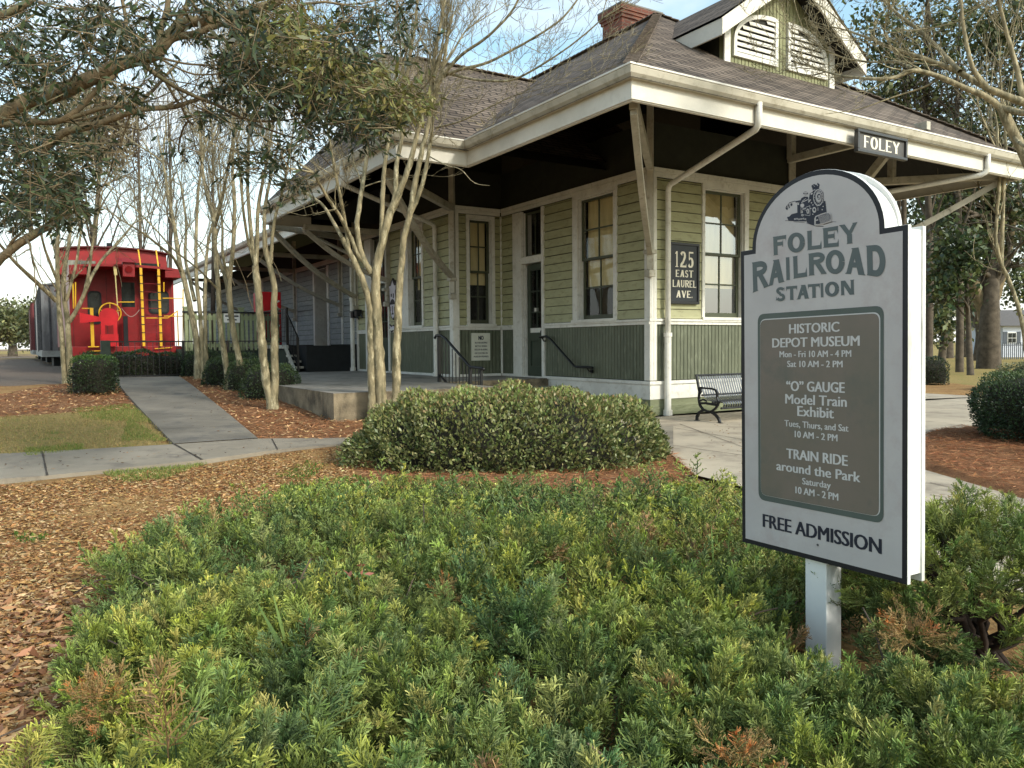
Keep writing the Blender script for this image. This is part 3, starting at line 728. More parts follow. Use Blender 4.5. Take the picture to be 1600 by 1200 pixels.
# ================================================================ LETTERING
def textmesh(body, bold=0.0):
    cu = bpy.data.curves.new('t', 'FONT'); cu.body = body; cu.size = 1.0; cu.offset = bold; cu.resolution_u = 3
    cu.align_x = 'LEFT'; o = bpy.data.objects.new('t', cu); sc.collection.objects.link(o)
    bpy.context.view_layer.update()
    dg = bpy.context.evaluated_depsgraph_get(); me = o.evaluated_get(dg).to_mesh()
    V = np.array([v.co[:] for v in me.vertices]); F = [list(p.vertices) for p in me.polygons]
    o.evaluated_get(dg).to_mesh_clear(); bpy.data.objects.remove(o); bpy.data.curves.remove(cu)
    return V, F
_cap = None
def put_text(mb, body, A, B, cap, up, nrm, bold=0.012, lift=0.0015, capB=None):
    """A,B: baseline left/right 3-D points, cap height, up vector, outward normal"""
    global _cap
    if _cap is None:
        V, _ = textmesh('H'); _cap = V[:, 1].max()
    V, F = textmesh(body, 0.0); A = np.array(A); B = np.array(B); up = np.array(up); nrm = np.array(nrm)
    x0, x1 = V[:, 0].min(), V[:, 0].max(); capB = capB or cap
    hx = (B - A) / np.linalg.norm(B - A)
    for i, dx in enumerate((0, -1, 1, -.5, .5)):
        out = []
        for v in V:
            t = (v[0] - x0) / (x1 - x0); out.append(A + (B - A) * t + hx * dx * bold * cap * 2.3 + up * (v[1] / _cap * (cap + (capB - cap) * t)) + nrm * (lift + i * 6e-5))
        mb.add(out, F)
# stroke letters in a unit cell
def arc(cx, cy, rx, ry, a0, a1, n=14): return [(cx + rx * math.cos(rad(a0 + (a1 - a0) * i / n)), cy + ry * math.sin(rad(a0 + (a1 - a0) * i / n))) for i in range(n + 1)]
def glyph(ch, T=.2, H=.13, sf=.05, st_=.05):
    """list of quads/strips (polygons) in the unit cell. T stem width, H bar height, sf serif reach, st_ serif thickness"""
    P = []
    def rect(x0, x1, y0, y1): P.append([(x0, y0), (x1, y0), (x1, y1), (x0, y1)])
    def stem(x, y0=0, y1=1, w=T, s0=True, s1=True):
        rect(x, x + w, y0, y1)
        if sf:
            if s0: P.append([(x - sf, y0), (x + w + sf, y0), (x + w, y0 + st_ * 1.6), (x, y0 + st_ * 1.6)])
            if s1: P.append([(x - sf, y1), (x + w + sf, y1), (x + w, y1 - st_ * 1.6), (x, y1 - st_ * 1.6)])
    def diag(xa, ya, xb, yb, w): P.append([(xa, ya), (xa + w, ya), (xb + w, yb), (xb, yb)])
    def strip(pts, ws, hs):
        # elliptical strokes: width varies between stem and bar
        for i in range(len(pts) - 1):
            (x0, y0), (x1, y1) = pts[i], pts[i + 1]
            d0 = (pts[min(i + 1, len(pts) - 1)][0] - pts[max(i - 1, 0)][0], pts[min(i + 1, len(pts) - 1)][1] - pts[max(i - 1, 0)][1])
            d1 = (pts[min(i + 2, len(pts) - 1)][0] - pts[i][0], pts[min(i + 2, len(pts) - 1)][1] - pts[i][1])
            q = []
            for (x, y, d) in ((x0, y0, d0), (x1, y1, d1)):
                l = math.hypot(*d) + 1e-9; nx, ny = -d[1] / l, d[0] / l
                w_ = math.sqrt((nx * ws) ** 2 + (ny * hs) ** 2) / 2; q.append((x + nx * w_, y + ny * w_)); q.append((x - nx * w_, y - ny * w_))
            P.append([q[0], q[1], q[3], q[2]])
    e = sf
    if ch == 'F': stem(e); rect(e + T, .95, 1 - H, 1); rect(e + T, .72, .48, .48 + H); P.append([(.95 - st_, 1 - H), (.95, 1 - H * 1.9), (.98, 1), (.9, 1)]); P.append([(.72 - st_, .40), (.74, .40), (.74, .48 + H * 1.6), (.70, .48 + H)])
    elif ch == 'E': stem(e, s0=False, s1=False); rect(0, e, 0, st_); rect(0, e, 1 - st_, 1); rect(e + T, .95, 1 - H, 1); rect(e + T, .74, .45, .45 + H); rect(e + T, .97, 0, H); P.append([(.92, H), (.99, H * 1.9), (1, 0), (.95, 0)]); P.append([(.89, 1 - H), (.96, 1 - H * 1.9), (.98, 1), (.93, 1)]); P.append([(.70, .37), (.75, .37), (.75, .45 + H * 1.6), (.70, .45 + H)])
    elif ch == 'L': stem(e); rect(e + T, .95, 0, H); P.append([(.88, H), (.97, H * 2.1), (1, 0), (.92, 0)])
    elif ch == 'I': stem(.5 - T / 2 if T < .5 else .15, w=T if T < .5 else .7)
    elif ch == 'O': strip(arc(.5, .5, .5 - T / 2, .5 - H / 2, 0, 360, 28), T, H)
    elif ch == 'Y': diag(.42, .45, .02, 1, T * 1.0); diag(.42, .45, .80, 1, T * .8); rect(.42, .42 + T, 0, .46); P.append([(0, 1), (.30, 1), (.26, .95), (.03, .95)]); P.append([(.74, 1), (1, 1), (.98, .95), (.78, .95)]); P.append([(.42 - sf, 0), (.42 + T + sf, 0), (.42 + T, st_ * 1.6), (.42, st_ * 1.6)])
    elif ch == 'R': stem(e); strip([(e + T * .5, 1 - H / 2)] + arc(.52, .74, .36, .26 - H / 2, 90, -90, 12) + [(e + T * .5, .48 + H / 2)], T, H); diag(.78, 0, .40, .5, T * 1.05); P.append([(.74, 0), (1.02, 0), (.97, .05), (.76, .05)])
    elif ch == 'A': diag(.06, 0, .42, 1, T * .8); diag(.94 - T, 0, .40, 1, T * 1.05); rect(.25, .75, .26, .26 + H); P.append([(0, 0), (.30, 0), (.25, .05), (.06, .05)]); P.append([(.70, 0), (1, 0), (.95, .05), (.74, .05)]); rect(.36, .64, .955, 1.0)
    elif ch == 'D': stem(e); strip([(e + T * .6, 1 - H / 2)] + arc(.46, .5, .52 - T / 2, .5 - H / 2, 90, -90, 16) + [(e + T * .6, H / 2)], T, H)
    elif ch == 'S': strip(arc(.5, .735, .42 - T / 2, .265 - H / 2, 25, 265, 16)[:-1] + arc(.5, .265, .45 - T / 2, .265 - H / 2 + .02, 88, -160, 18), T, H); P.append([(.90, .98), (.86, .68), (.82, .75), (.84, .9)]); P.append([(.06, .02), (.10, .34), (.14, .25), (.14, .08)])
    elif ch == 'T': stem(.5 - T / 2, s1=False); rect(.04, .96, 1 - H, 1); P.append([(.0, 1), (.08, 1), (.08, 1 - H), (.02, 1 - H * 1.9)]); P.append([(1, 1), (.92, 1), (.92, 1 - H), (.98, 1 - H * 1.9)])
    elif ch == 'N': rect(.04, .04 + T * .75, 0, 1); rect(.96 - T * .75, .96, 0, 1); diag(.80 - T * .5, 0, .02, 1, T * 1.15); P.append([(0, 0), (.3, 0), (.25, .05), (.02, .05)]); P.append([(.70, 1), (1, 1), (.98, .95), (.74, .95)])
    elif ch == 'U': stem(e, .3, 1, s0=False); stem(.95 - T * .7, .3, 1, w=T * .7, s0=False); strip(arc(.5, .32, .44 - T / 2, .32 - H / 2, 180, 360, 14), T * .9, H)
    elif ch == 'V': diag(.40, 0, .03, 1, T); diag(.42, 0, .80, 1, T * .6); P.append([(0, 1), (.30, 1), (.26, .95), (.03, .95)]); P.append([(.72, 1), (1, 1), (.96, .95), (.76, .95)])
    elif ch == '1': rect(.38, .38 + T, 0, .98); P.append([(.38, .98), (.38, .84), (.12, .80), (.12, .84)]); rect(.15, .85, 0, .05)
    elif ch == '2': strip(arc(.48, .72, .42 - T / 2, .27 - H / 2, 165, -35, 14) + [(.5, .34), (.14, .10)], T, H); rect(.06, .92, 0, H * 1.15); P.append([(.86, H), (.94, .26), (.96, 0), (.9, 0)])
    elif ch == '5': rect(.2, .86, 1 - H, 1); rect(.2, .2 + T * .4, .5, 1); strip([(.22, .52)] + arc(.44, .32, .46 - T / 2, .32 - H / 2, 120, -150, 16), T, H)
    elif ch == '.': strip(arc(.5, .08, .16, .04, 0, 360, 10), .3, .1)
    return P
def put_glyph(mb, ch, TL, TR, BR, BL, nrm, lift=.0015, **k):
    """bilinear placement of a glyph in a 3-D quad"""
    TL, TR, BR, BL = [np.array(q, float) for q in (TL, TR, BR, BL)]; nrm = np.array(nrm, float)
    for i, poly in enumerate(glyph(ch, **k)):
        vs = []
        for (a, b) in poly:
            vs.append((BL * (1 - a) + BR * a) * (1 - b) + (TL * (1 - a) + TR * a) * b + nrm * (lift + i * 3e-5))
        mb.add(vs, [tuple(range(len(poly)))])
# ================================================================ MAIN SIGN
P0 = atd(1421, 918, 2.7)
sdw = ray(90, 537.0); sdw[2] = 0; sdw /= np.linalg.norm(sdw)
SX = -sdw; SN = np.array([-sdw[1], sdw[0], 0.0]); SW = 0.765
SO = P0 + sdw * SW          # far lower corner, outward face plane
SB = float(SO[2])
sg = thing('entrance_sign', (SO[0] - SN[0] * .05 + SX[0] * .37, SO[1] - SN[1] * .05 + SX[1] * .37, 0.0), math.atan2(SX[1], SX[0]),
           'tall arched white station name board with black edge on one white post', 'sign')
SOl = np.array([-.37, -.05, SB])      # sign corner in local coordinates: x right, -y outward
def sl(X, Z, o=0.0): return (SOl[0] + X, SOl[1] - o, Z)
def spx(x, y, o=0.0):
    P = onplane(x, y, P0, SN); return np.array([(P - SO) @ SX + SOl[0], SOl[1] - o, P[2]])
def outline(ins=0.0):
    zb = SB + ins; zs = 1.695 - ins; W0 = ins; W1 = SW - ins
    c = SW / 2 - .012; rx = .306 - ins; rz = .262
    pts = [(W0, zb), (W1, zb), (W1, zs), (c + rx, zs)]
    for k in range(1, 28):
        t = math.pi * k / 28; pts.append((c + rx * math.cos(t), 1.695 + (rz - ins) * math.sin(t) if math.sin(t) * (rz - ins) > -ins else 1.695))
    pts += [(c - rx, zs), (W0, zs)]
    return pts
MSGN = mat('sign_face_paint', sr(192, 185, 181), sr(182, 175, 172), scale=5, rough=.42, c3=sr(176, 163, 160), s3=3.5)
MSWH = mat('sign_white_vinyl', sr(232, 231, 226), sr(218, 217, 212), scale=2, rough=.4, c3=sr(186, 186, 172), s3=6, stretch=(1, 1, .35), bump=.1)
MSBK = mat('sign_black_edge', sr(26, 24, 30), sr(20, 18, 24), scale=8, rough=.5)
MSGR = mat('sign_lettering_grey', sr(92, 100, 98), sr(84, 92, 92), scale=12, rough=.5)
MSDG = mat('sign_panel_border', sr(86, 94, 88), sr(78, 86, 80), scale=6, rough=.5)
MSPB = mat('sign_panel_brown', sr(122, 108, 98), sr(108, 101, 88), scale=2.2, rough=.45, c3=sr(100, 98, 88), s3=5)
MSLT = mat('sign_pale_lettering', sr(206, 202, 198), sr(196, 192, 188), scale=20, rough=.5)
MSIL = mat('sign_ink', sr(34, 36, 52), sr(28, 30, 44), scale=20, rough=.5)
o = MB(); o.prism(outline(), lambda a, b, d: sl(a, b, d), -.018, 0.0); front = o.build('front_panel', MSWH, sg, bevel=.002)
o = MB(); o.prism(outline(), lambda a, b, d: sl(a, b, d), -.10, -.082); o.build('back_panel', MSWH, sg, bevel=.002)
o = MB(); o.prism([(x * .988 + .004, SB + .03 + (z - SB) * .965) for x, z in outline()], lambda a, b, d: sl(a, b, d), -.0815, -.0185); o.build('edge_filler', MSWH, sg)
# black border ring and face
o = MB(); A = outline(0.001); n = len(A); o.add([sl(x, z, .0008) for x, z in A], [tuple(range(n))]); o.build('border', MSBK, sg)
o = MB(); A = outline(0.02); o.add([sl(x, z, .0016) for x, z in A], [tuple(range(len(A)))]); o.build('face', MSGN, sg)
def rrect(c, r, n=6):
    """c: 4 corner points (BL,BR,TR,TL) as (x,z)"""
    c = [np.array(q) for q in c]; out = []
    for i in range(4):
        p = c[i]; a = c[i - 1] - p; b = c[(i + 1) % 4] - p; a /= np.linalg.norm(a); b /= np.linalg.norm(b)
        for k in range(n + 1):
            t = k / n; q = p + a * r * (1 - t) ** 2 + b * r * t ** 2; out.append((q[0], q[1]))
    return out
def pquad(pxs): return [tuple(spx(*q)[[0, 2]]) for q in pxs]
q = pquad([(1190, 781), (1388, 820), (1388, 479), (1190, 489)])
x0, x1 = (q[0][0] + q[3][0]) / 2, (q[1][0] + q[2][0]) / 2; zb_, zt_ = (q[0][1] + q[1][1]) / 2, (q[2][1] + q[3][1]) / 2
x0 = x0; print('panel', x0, x1, zb_, zt_)
o = MB(); A = rrect([(x0, zb_), (x1, zb_), (x1, zt_), (x0, zt_)], .035); o.add([(x, SOl[1] - .0030, z) for x, z in A], [tuple(range(len(A)))]); o.build('panel_border', MSDG, sg)
o = MB(); A = rrect([(x0 + .013, zb_ + .022), (x1 - .013, zb_ + .022), (x1 - .013, zt_ - .022), (x0 + .013, zt_ - .022)], .03); o.add([(x, SOl[1] - .0036, z) for x, z in A], [tuple(range(len(A)))]); o.build('panel_rim', MSLT, sg)
o = MB(); A = rrect([(x0 + .014, zb_ + .023), (x1 - .017, zb_ + .023), (x1 - .017, zt_ - .026), (x0 + .014, zt_ - .026)], .029); o.add([(x, SOl[1] - .0042, z) for x, z in A], [tuple(range(len(A)))]); o.build('text_panel', MSPB, sg)
NL = np.array([0, -1.0, 0])
def st_text(mb, body, xa, ya, xb, yb, capa, bold, lift, capb=None):
    A = spx(xa, ya); B = spx(xb, yb); ca = spx(xa, ya - capa)[2] - A[2]; cb = spx(xb, yb - (capb or capa))[2] - B[2]
    z = (A[2] + B[2]) / 2; c = (ca + cb) / 2
    put_text(mb, body, (A[0], A[1], z), (B[0], B[1], z), c, (0, 0, 1), NL, bold=bold, lift=lift)
tx = MB()
for (b_, xa, ya, xb, yb, ca, cb_, bo) in (
        ('HISTORIC', 1241.4, 519.2, 1319.9, 519.8, 14.4, 15.4, .022), ('DEPOT MUSEUM', 1214.5, 541.3, 1351.7, 541.9, 14, 16, .022),
        ('Mon - Fri 10 AM - 4 PM', 1225.6, 556.9, 1338.4, 558.9, 9.6, 10.2, .02), ('Sat 10 AM - 2 PM', 1237.5, 572.5, 1324.5, 575, 9.6, 10.2, .02),
        ('\u201cO\u201d GAUGE', 1235.8, 611, 1327, 613.7, 15.2, 16.2, .022), ('Model Train', 1233.9, 630.1, 1330.1, 636.7, 15.0, 16.0, .02),
        ('Exhibit', 1252.7, 649.3, 1309.4, 655, 15.6, 16.2, .02), ('Tues, Thurs, and Sat', 1232, 666.2, 1332.4, 675, 9.8, 10.4, .016),
        ('10 AM - 2 PM', 1248, 683.4, 1314.8, 690.3, 10, 10.6, .02), ('TRAIN RIDE', 1234.7, 716.4, 1330.1, 728.6, 15, 16.4, .022),
        ('around the Park', 1218.6, 734.4, 1350, 754.7, 14, 15.6, .02), ('Saturday', 1258.8, 757.4, 1303.3, 763.9, 10, 10.4, .016),
        ('10 AM - 2 PM', 1248, 771.6, 1314.8, 782.3, 10.4, 11, .02)):
    tx = MB(); st_text(tx, b_, xa, ya, xb, yb, ca, bo, .0048, cb_); tx.build('lettering', MSLT, sg)
tx = MB(); st_text(tx, 'FREE ADMISSION', 1195.6, 822.5, 1380.7, 867.8, 19.5, .024, .0026, 24); tx.build('lettering', MSIL, sg)
gl = MB()
def zq(*a):   # quads given in the 1600/240 crop of the name
    return [spx(1170 + x / 6.667, 340 + y / 6.667) for x, y in a]
for ch_, qd in (('F', ((308, 185), (455, 165), (455, 362), (312, 380))), ('O', ((465, 148), (648, 138), (648, 350), (465, 358))), ('L', ((668, 130), (825, 112), (825, 318), (670, 332))),
                ('E', ((835, 105), (1003, 80), (1005, 298), (840, 310))), ('Y', ((1010, 75), (1200, 45), (1200, 262), (1020, 282))),
                ('R', ((85, 450), (240, 425), (250, 705), (90, 768))), ('A', ((245, 440), (425, 410), (430, 655), (250, 705))), ('I', ((437, 403), (488, 400), (492, 638), (440, 645))),
                ('L', ((515, 395), (665, 370), (667, 608), (520, 628))), ('R', ((680, 368), (850, 345), (860, 583), (682, 600))), ('O', ((865, 335), (1065, 330), (1065, 585), (865, 588))),
                ('A', ((1065, 325), (1275, 305), (1285, 608), (1065, 585))), ('D', ((1290, 295), (1500, 280), (1500, 640), (1295, 605))),
                ('S', ((330, 715), (438, 710), (438, 858), (330, 860))), ('T', ((443, 708), (560, 700), (560, 848), (443, 852))), ('A', ((550, 698), (688, 690), (688, 838), (550, 847))),
                ('T', ((672, 690), (800, 682), (800, 830), (675, 835))), ('I', ((800, 680), (840, 678), (842, 828), (803, 830))), ('O', ((853, 668), (1003, 662), (1003, 822), (853, 825))), ('N', ((1015, 660), (1163, 648), (1165, 805), (1018, 812)))):
    T_ = .8 if ch_ == 'I' else .29
    put_glyph(gl, ch_, *zq(*qd), NL, lift=.0026, T=T_, H=.2, sf=.04, st_=.03)
gl.build('lettering', MSGR, sg)
# engraved picture of a steam engine
ink = MB(); pal = MB(); cnt = [0]
def ep(mb, pts, lift):
    cnt[0] += 1; vs = [spx(1225 + x / 13.33, 270 + y / 13.33) + NL * (lift + cnt[0] * 4e-6) for x, y in pts]; mb.add(vs, [tuple(range(len(vs)))])
def eell(mb, cx, cy, rx, ry, lift, a0=0, a1=360, w=None, n=26, tilt=0):
    pts = [(cx + rx * math.cos(rad(a0 + (a1 - a0) * i / n)) + tilt * math.sin(rad(a0 + (a1 - a0) * i / n)), cy + ry * math.sin(rad(a0 + (a1 - a0) * i / n))) for i in range(n + 1)]
    if w is None: ep(mb, pts[:-1], lift)
    else:
        for i in range(n):
            (xa, ya), (xb, yb) = pts[i], pts[i + 1]; k = 1 - w / max(rx, ry)
            ep(mb, [(xa, ya), (xb, yb), (cx + (xb - cx) * k, cy + (yb - cy) * k), (cx + (xa - cx) * k, cy + (ya - cy) * k)], lift)
def eln(mb, p, q, w, lift):
    d = (q[0] - p[0], q[1] - p[1]); l = math.hypot(*d) + 1e-6; nx, ny = -d[1] / l * w / 2, d[0] / l * w / 2
    ep(mb, [(p[0] + nx, p[1] + ny), (q[0] + nx, q[1] + ny), (q[0] - nx, q[1] - ny), (p[0] - nx, p[1] - ny)], lift)
I0, I1, I2 = .0026, .0032, .0038
for pts in ([(410, 600), (480, 575), (480, 860), (410, 810)], [(480, 600), (560, 570), (700, 560), (700, 1060), (610, 1010), (590, 880), (500, 860)],
            [(290, 830), (440, 795), (600, 870), (600, 985), (520, 980), (330, 975), (220, 965), (190, 890), (240, 880)],
            [(680, 640), (760, 600), (830, 680), (960, 600), (1000, 570), (1025, 800), (900, 835), (790, 890), (772, 1072), (690, 1060)],
            [(660, 500), (680, 400), (740, 370), (800, 420), (780, 600), (690, 640)], [(735, 300), (875, 290), (865, 350), (745, 385)],
            [(712, 240), (770, 205), (800, 215), (820, 235), (850, 178), (890, 225), (872, 290), (735, 300)],
            [(470, 560), (500, 500), (560, 465), (640, 470), (650, 560), (480, 600)], [(370, 560), (470, 540), (480, 575), (380, 590)],
            [(960, 570), (1005, 565), (1030, 810), (985, 800)]): ep(ink, pts, I0)
for (a, b, c) in (((240, 590), (370, 555), 12), ((165, 690), (240, 600), 8), ((150, 965), (600, 985), 9), ((600, 1020), (780, 1085), 10), ((790, 1090), (960, 1100), 12), ((960, 1060), (1150, 1010), 10), ((1120, 1000), (1230, 1010), 7), ((330, 990), (560, 1010), 8), ((960, 380), (970, 560), 9)): eln(ink, a, b, c, I0)
for (x, y) in ((195, 690), (235, 665)): eln(ink, (x - 8, y - 38), (x + 8, y + 36), 20, I0)
eell(ink, 287, 628, 22, 30, I0); eln(ink, (170, 700), (200, 735), 22, I0)
eell(ink, 590, 400, 52, 38, I0); eell(pal, 592, 385, 44, 12, I1); eell(pal, 590, 418, 50, 9, I1)
for (x0, y0, x1, y1, w_) in ((500, 590, 640, 530, 16), (520, 560, 600, 505, 10), (740, 340, 800, 325, 14), (500, 700, 600, 720, 12), (500, 760, 600, 700, 10), (560, 850, 680, 870, 9), (680, 660, 680, 865, 9), (600, 690, 680, 660, 9), (850, 700, 850, 770, 10), (650, 590, 700, 530, 18), (700, 420, 740, 400, 30), (840, 215, 856, 250, 12), (760, 235, 790, 260, 8), (560, 745, 640, 760, 8)): eln(pal, (x0, y0), (x1, y1), w_, I1)
eell(pal, 520, 650, 42, 40, I1); eell(pal, 515, 790, 16, 22, I1); eell(pal, 520, 855, 26, 24, I1); eell(ink, 520, 855, 12, 10, I2)
eell(pal, 635, 775, 28, 55, I1); eell(ink, 635, 775, 8, 30, I2); eell(pal, 772, 750, 42, 60, I1); eell(ink, 775, 745, 20, 28, I2)
eell(pal, 435, 620, 20, 20, I1)
for x in range(340, 600, 44): eell(pal, x + 20, 930 + (x % 3) * 6, 20, 17, I1); eell(ink, x + 20, 930 + (x % 3) * 6, 8, 7, I2)
for (x, y) in ((745, 645), (700, 720), (740, 840), (715, 600), (960, 680), (940, 750)): eell(pal, x, y, 13, 12, I1)
eell(ink, 860, 490, 112, 182, I1 - .0003); eell(pal, 860, 492, 106, 176, I1, w=20); eell(pal, 868, 482, 68, 120, I1 + .0002)
for k in range(16):
    t = 2 * math.pi * k / 16
    eell(pal, 862 + 84 * math.cos(t), 490 + 144 * math.sin(t), 6, 9, I1 + .0001)
eell(ink, 870, 485, 60, 108, I2 + .0002, w=6); eell(ink, 878, 475, 40, 62, I2 + .0003); eell(pal, 880, 462, 22, 14, I2 + .0006); eell(pal, 872, 505, 24, 12, I2 + .0006); eell(pal, 900, 480, 8, 40, I2 + .0006)
ep(pal, [(770, 1075), (775, 930), (800, 880), (870, 855), (1010, 815), (1090, 810), (1130, 850), (1135, 960), (1110, 1000), (1000, 1040), (860, 1070)], I1 + .0004)
ep(ink, [(790, 1050), (795, 940), (815, 900), (880, 872), (1010, 832), (1080, 826), (1115, 860), (1118, 950), (1090, 985), (990, 1022), (860, 1050)], I2 + .0004)
for k in range(12):
    x = 860 + k * 21; eln(pal, (x, 880 - k * 5), (x + 55 - k * 4, 1046 - k * 6), 8, I2 + .0007)
eln(pal, (795, 975), (860, 960), 22, I2 + .0008); eln(pal, (800, 1045), (805, 900), 12, I2 + .0009)
ink.build('engine_picture', MSIL, sg); pal.build('engine_picture_highlights', MSGN, sg)
# post
o = MB(); o.box(-.055, .045, SOl[1] + .018, SOl[1] + .108, -.25, SB + .03); o.build('post', MSWH, sg, bevel=.004)
o = MB(); c_ = spx(1281, 852); o.tube([(c_[0], c_[1] - .001, c_[2]), (c_[0], c_[1] - .004, c_[2])], .0045, 10); o.build('bolt', mat('bolt_zinc', sr(110, 112, 116), metal=.8, rough=.4), sg)
# slight lean of the board, as in the photograph
sg.rotation_mode = 'QUATERNION'
from mathutils import Quaternion
sg.rotation_quaternion = Quaternion((0, 0, 1), math.atan2(SX[1], SX[0])) @ Quaternion((0, 1, 0), -rad(0.9)) 
# ================================================================ BUILDING SIGNS
def wsign(name, P3, size, label, rz=BROT): return thing(name, P3, rz, label, 'sign')
MNAV = mat('sign_navy_board', sr(38, 42, 48), sr(30, 34, 40), scale=4, rough=.5)
MCRM = mat('cream_lettering', sr(226, 218, 200), sr(214, 206, 188), scale=10, rough=.5)
a = onv(1043, 378, -.03); b2 = onv(1089, 476, -.03)
cx, zc = (a[0] + b2[0]) / 2, (a[2] + b2[2]) / 2; hw_, hh = abs(b2[0] - a[0]) / 2, abs(b2[2] - a[2]) / 2
s1 = wsign('address_sign', Bw(cx, -.06, zc - hh), 0, 'dark board with the street address in pale letters beside the right front window')
o = MB(); o.box(-hw_, hw_, -.02, .03, 0, 2 * hh); o.build('board', MNAV, s1, bevel=.004)
o = MB()
for (x0_, x1_, z0_, z1_) in ((-hw_, hw_, 0, .05), (-hw_, hw_, 2 * hh - .05, 2 * hh), (-hw_, -hw_ + .045, .05, 2 * hh - .05), (hw_ - .045, hw_, .05, 2 * hh - .05)): o.box(x0_, x1_, -.04, -.021, z0_, z1_)
o.build('frame', mat('sign_black_frame', sr(28, 28, 32), rough=.4), s1, bevel=.006)
o = MB()
def row(mb, word, zb, zt, x0, x1, o_, ww=None, T=.26, H=.1, gap=.12):
    ws = [(ww or {}).get(c, {'1': .6, 'I': .45, '.': .3, 'L': .85, 'E': .85, 'F': .8, 'S': .75}.get(c, 1.0)) for c in word]
    tot = sum(ws) + gap * (len(word) - 1); x = x0; k = (x1 - x0) / tot
    for c, w_ in zip(word, ws):
        put_glyph(mb, c, (x, o_, zt), (x + w_ * k, o_, zt), (x + w_ * k, o_, zb), (x, o_, zb), (0, -1, 0), T=(T + .05) if c != 'I' else .6, H=H, sf=.06, st_=.03); x += (w_ + gap) * k
Z = 2 * hh; W_ = hw_
for wd_, zb, zt, f in (('125', .60, .86, .66), ('EAST', .44, .555, .60), ('LAUREL', .275, .39, .80), ('AVE.', .105, .22, .56)): row(o, wd_, Z * zb, Z * zt, -W_ * f, W_ * f, -.021)
o.build('lettering', MCRM, s1)
a = onv(1340, 202, -3.12); b2 = onv(1417, 250, -3.12)
ua, ub = a[0], b2[0]
zt = .5 * (onv(1340, 202, -3.12)[2] + onv(1417, 216, -3.12)[2]); zb = .5 * (onv(1341, 238, -3.12)[2] + onv(1416, 250, -3.12)[2])
s2 = wsign('town_name_sign', Bw((ua + ub) / 2, -3.10, zb), 0, 'dark framed town name board hung on the front eave fascia')
w_ = (ub - ua) / 2; h_ = zt - zb
o = MB(); o.box(-w_ + .03, w_ - .03, 0.0, .03, .03, h_ - .03); o.build('board', mat('sign_charcoal', sr(84, 82, 80), sr(74, 72, 70), rough=.6), s2)
o = MB()
for (x0_, x1_, z0_, z1_) in ((-w_, w_, 0, .045), (-w_, w_, h_ - .045, h_), (-w_, -w_ + .045, .046, h_ - .046), (w_ - .045, w_, .046, h_ - .046)): o.box(x0_, x1_, -.035, .04, z0_, z1_)
o.build('frame', mat('sign_dark_frame', sr(60, 60, 60), rough=.4), s2, bevel=.008)
o = MB(); row(o, 'FOLEY', h_ * .25, h_ * .78, -w_ * .72, w_ * .72, -.002, T=.25, H=.085, gap=.08); o.build('lettering', MCRM, s2)
a = onv(737, 519, 5.03); b2 = onv(766, 563, 5.03)
s3 = wsign('rules_sign', Bw((a[0] + b2[0]) / 2, 5.04, b2[2]), 0, 'small white notice with black lettering on the green wainscot under the bay window')
w_ = (b2[0] - a[0]) / 2; h_ = a[2] - b2[2] - .02
o = MB(); o.box(-w_, w_, -.012, .03, 0, h_); o.build('board', mat('notice_white', sr(214, 212, 196), sr(204, 202, 186), rough=.5), s3)
o = MB()
put_text(o, 'NO', (-w_ * .26, -.0125, h_ * .75), (w_ * .26, -.0125, h_ * .75), h_ * .15, (0, 0, 1), NL, bold=.03)
for wd_, z_, f in (('SKATEBOARDING', .62, .68), ('BICYCLE RIDING', .495, .64), ('ROLLER BLADING', .37, .70), ('OR SCOOTERS ON', .24, .70), ('MUSEUM PREMISES', .115, .80)):
    put_text(o, wd_, (-w_ * f, -.0125, h_ * z_), (w_ * f, -.0125, h_ * z_), h_ * .058, (0, 0, 1), NL, bold=.02)
o.build('lettering', MSIL, s3)
# plaque on the bay wall (faces -u)
pa = onu(609, 458, -1.32)
s4 = thing('wall_plaque', Bw(-1.31, pa[1] - .16, 1.74), BROT - math.pi / 2, 'shaped black and white emblem plaque hung on the bay siding left of its window', 'plaque')
MPW = mat('plaque_white', sr(206, 200, 208), rough=.5); MPB = mat('plaque_black', sr(26, 22, 28), rough=.5)
o = MB(); o.prism([(-.2, .95), (-.24, 1.0), (-.24, 1.12), (-.12, 1.13), (-.12, 1.2), (0, 1.3), (.14, 1.2), (.26, 1.12), (.26, 1.0), (.2, .95), (.22, .5), (.1, .28), (0, .22), (-.1, .28), (-.2, .5)], lambda a, b, d: (a, d, b), .0, .03)
o.prism([(-.26, .12), (-.1, .06), (0, .1), (.12, .05), (.27, .14), (.25, -.02), (.1, -.1), (0, -.06), (-.12, -.1), (-.25, 0)], lambda a, b, d: (a, d, b), .0, .03); o.build('board', MPB, s4)
o = MB(); o.prism([(-.18, .96), (-.22, 1.02), (-.22, 1.1), (-.1, 1.1), (0, 1.24), (.1, 1.1), (.2, 1.1), (.2, 1.02), (.16, .96), (.18, .52), (.08, .32), (0, .26), (-.08, .32), (-.16, .52)], lambda a, b, d: (a, d, b), -.006, -.001)
o.prism([(-.23, .09), (-.1, .035), (0, .07), (.12, .025), (.23, .1), (.21, 0), (.1, -.06), (0, -.02), (-.12, -.06), (-.21, .02)], lambda a, b, d: (a, d, b), -.006, -.001); o.build('emblem', MPW, s4)
o = MB(); pts = arc(0, .62, .15, .14, 0, 180, 12); o.prism(pts, lambda a, b, d: (a, d, b), -.010, -.007)
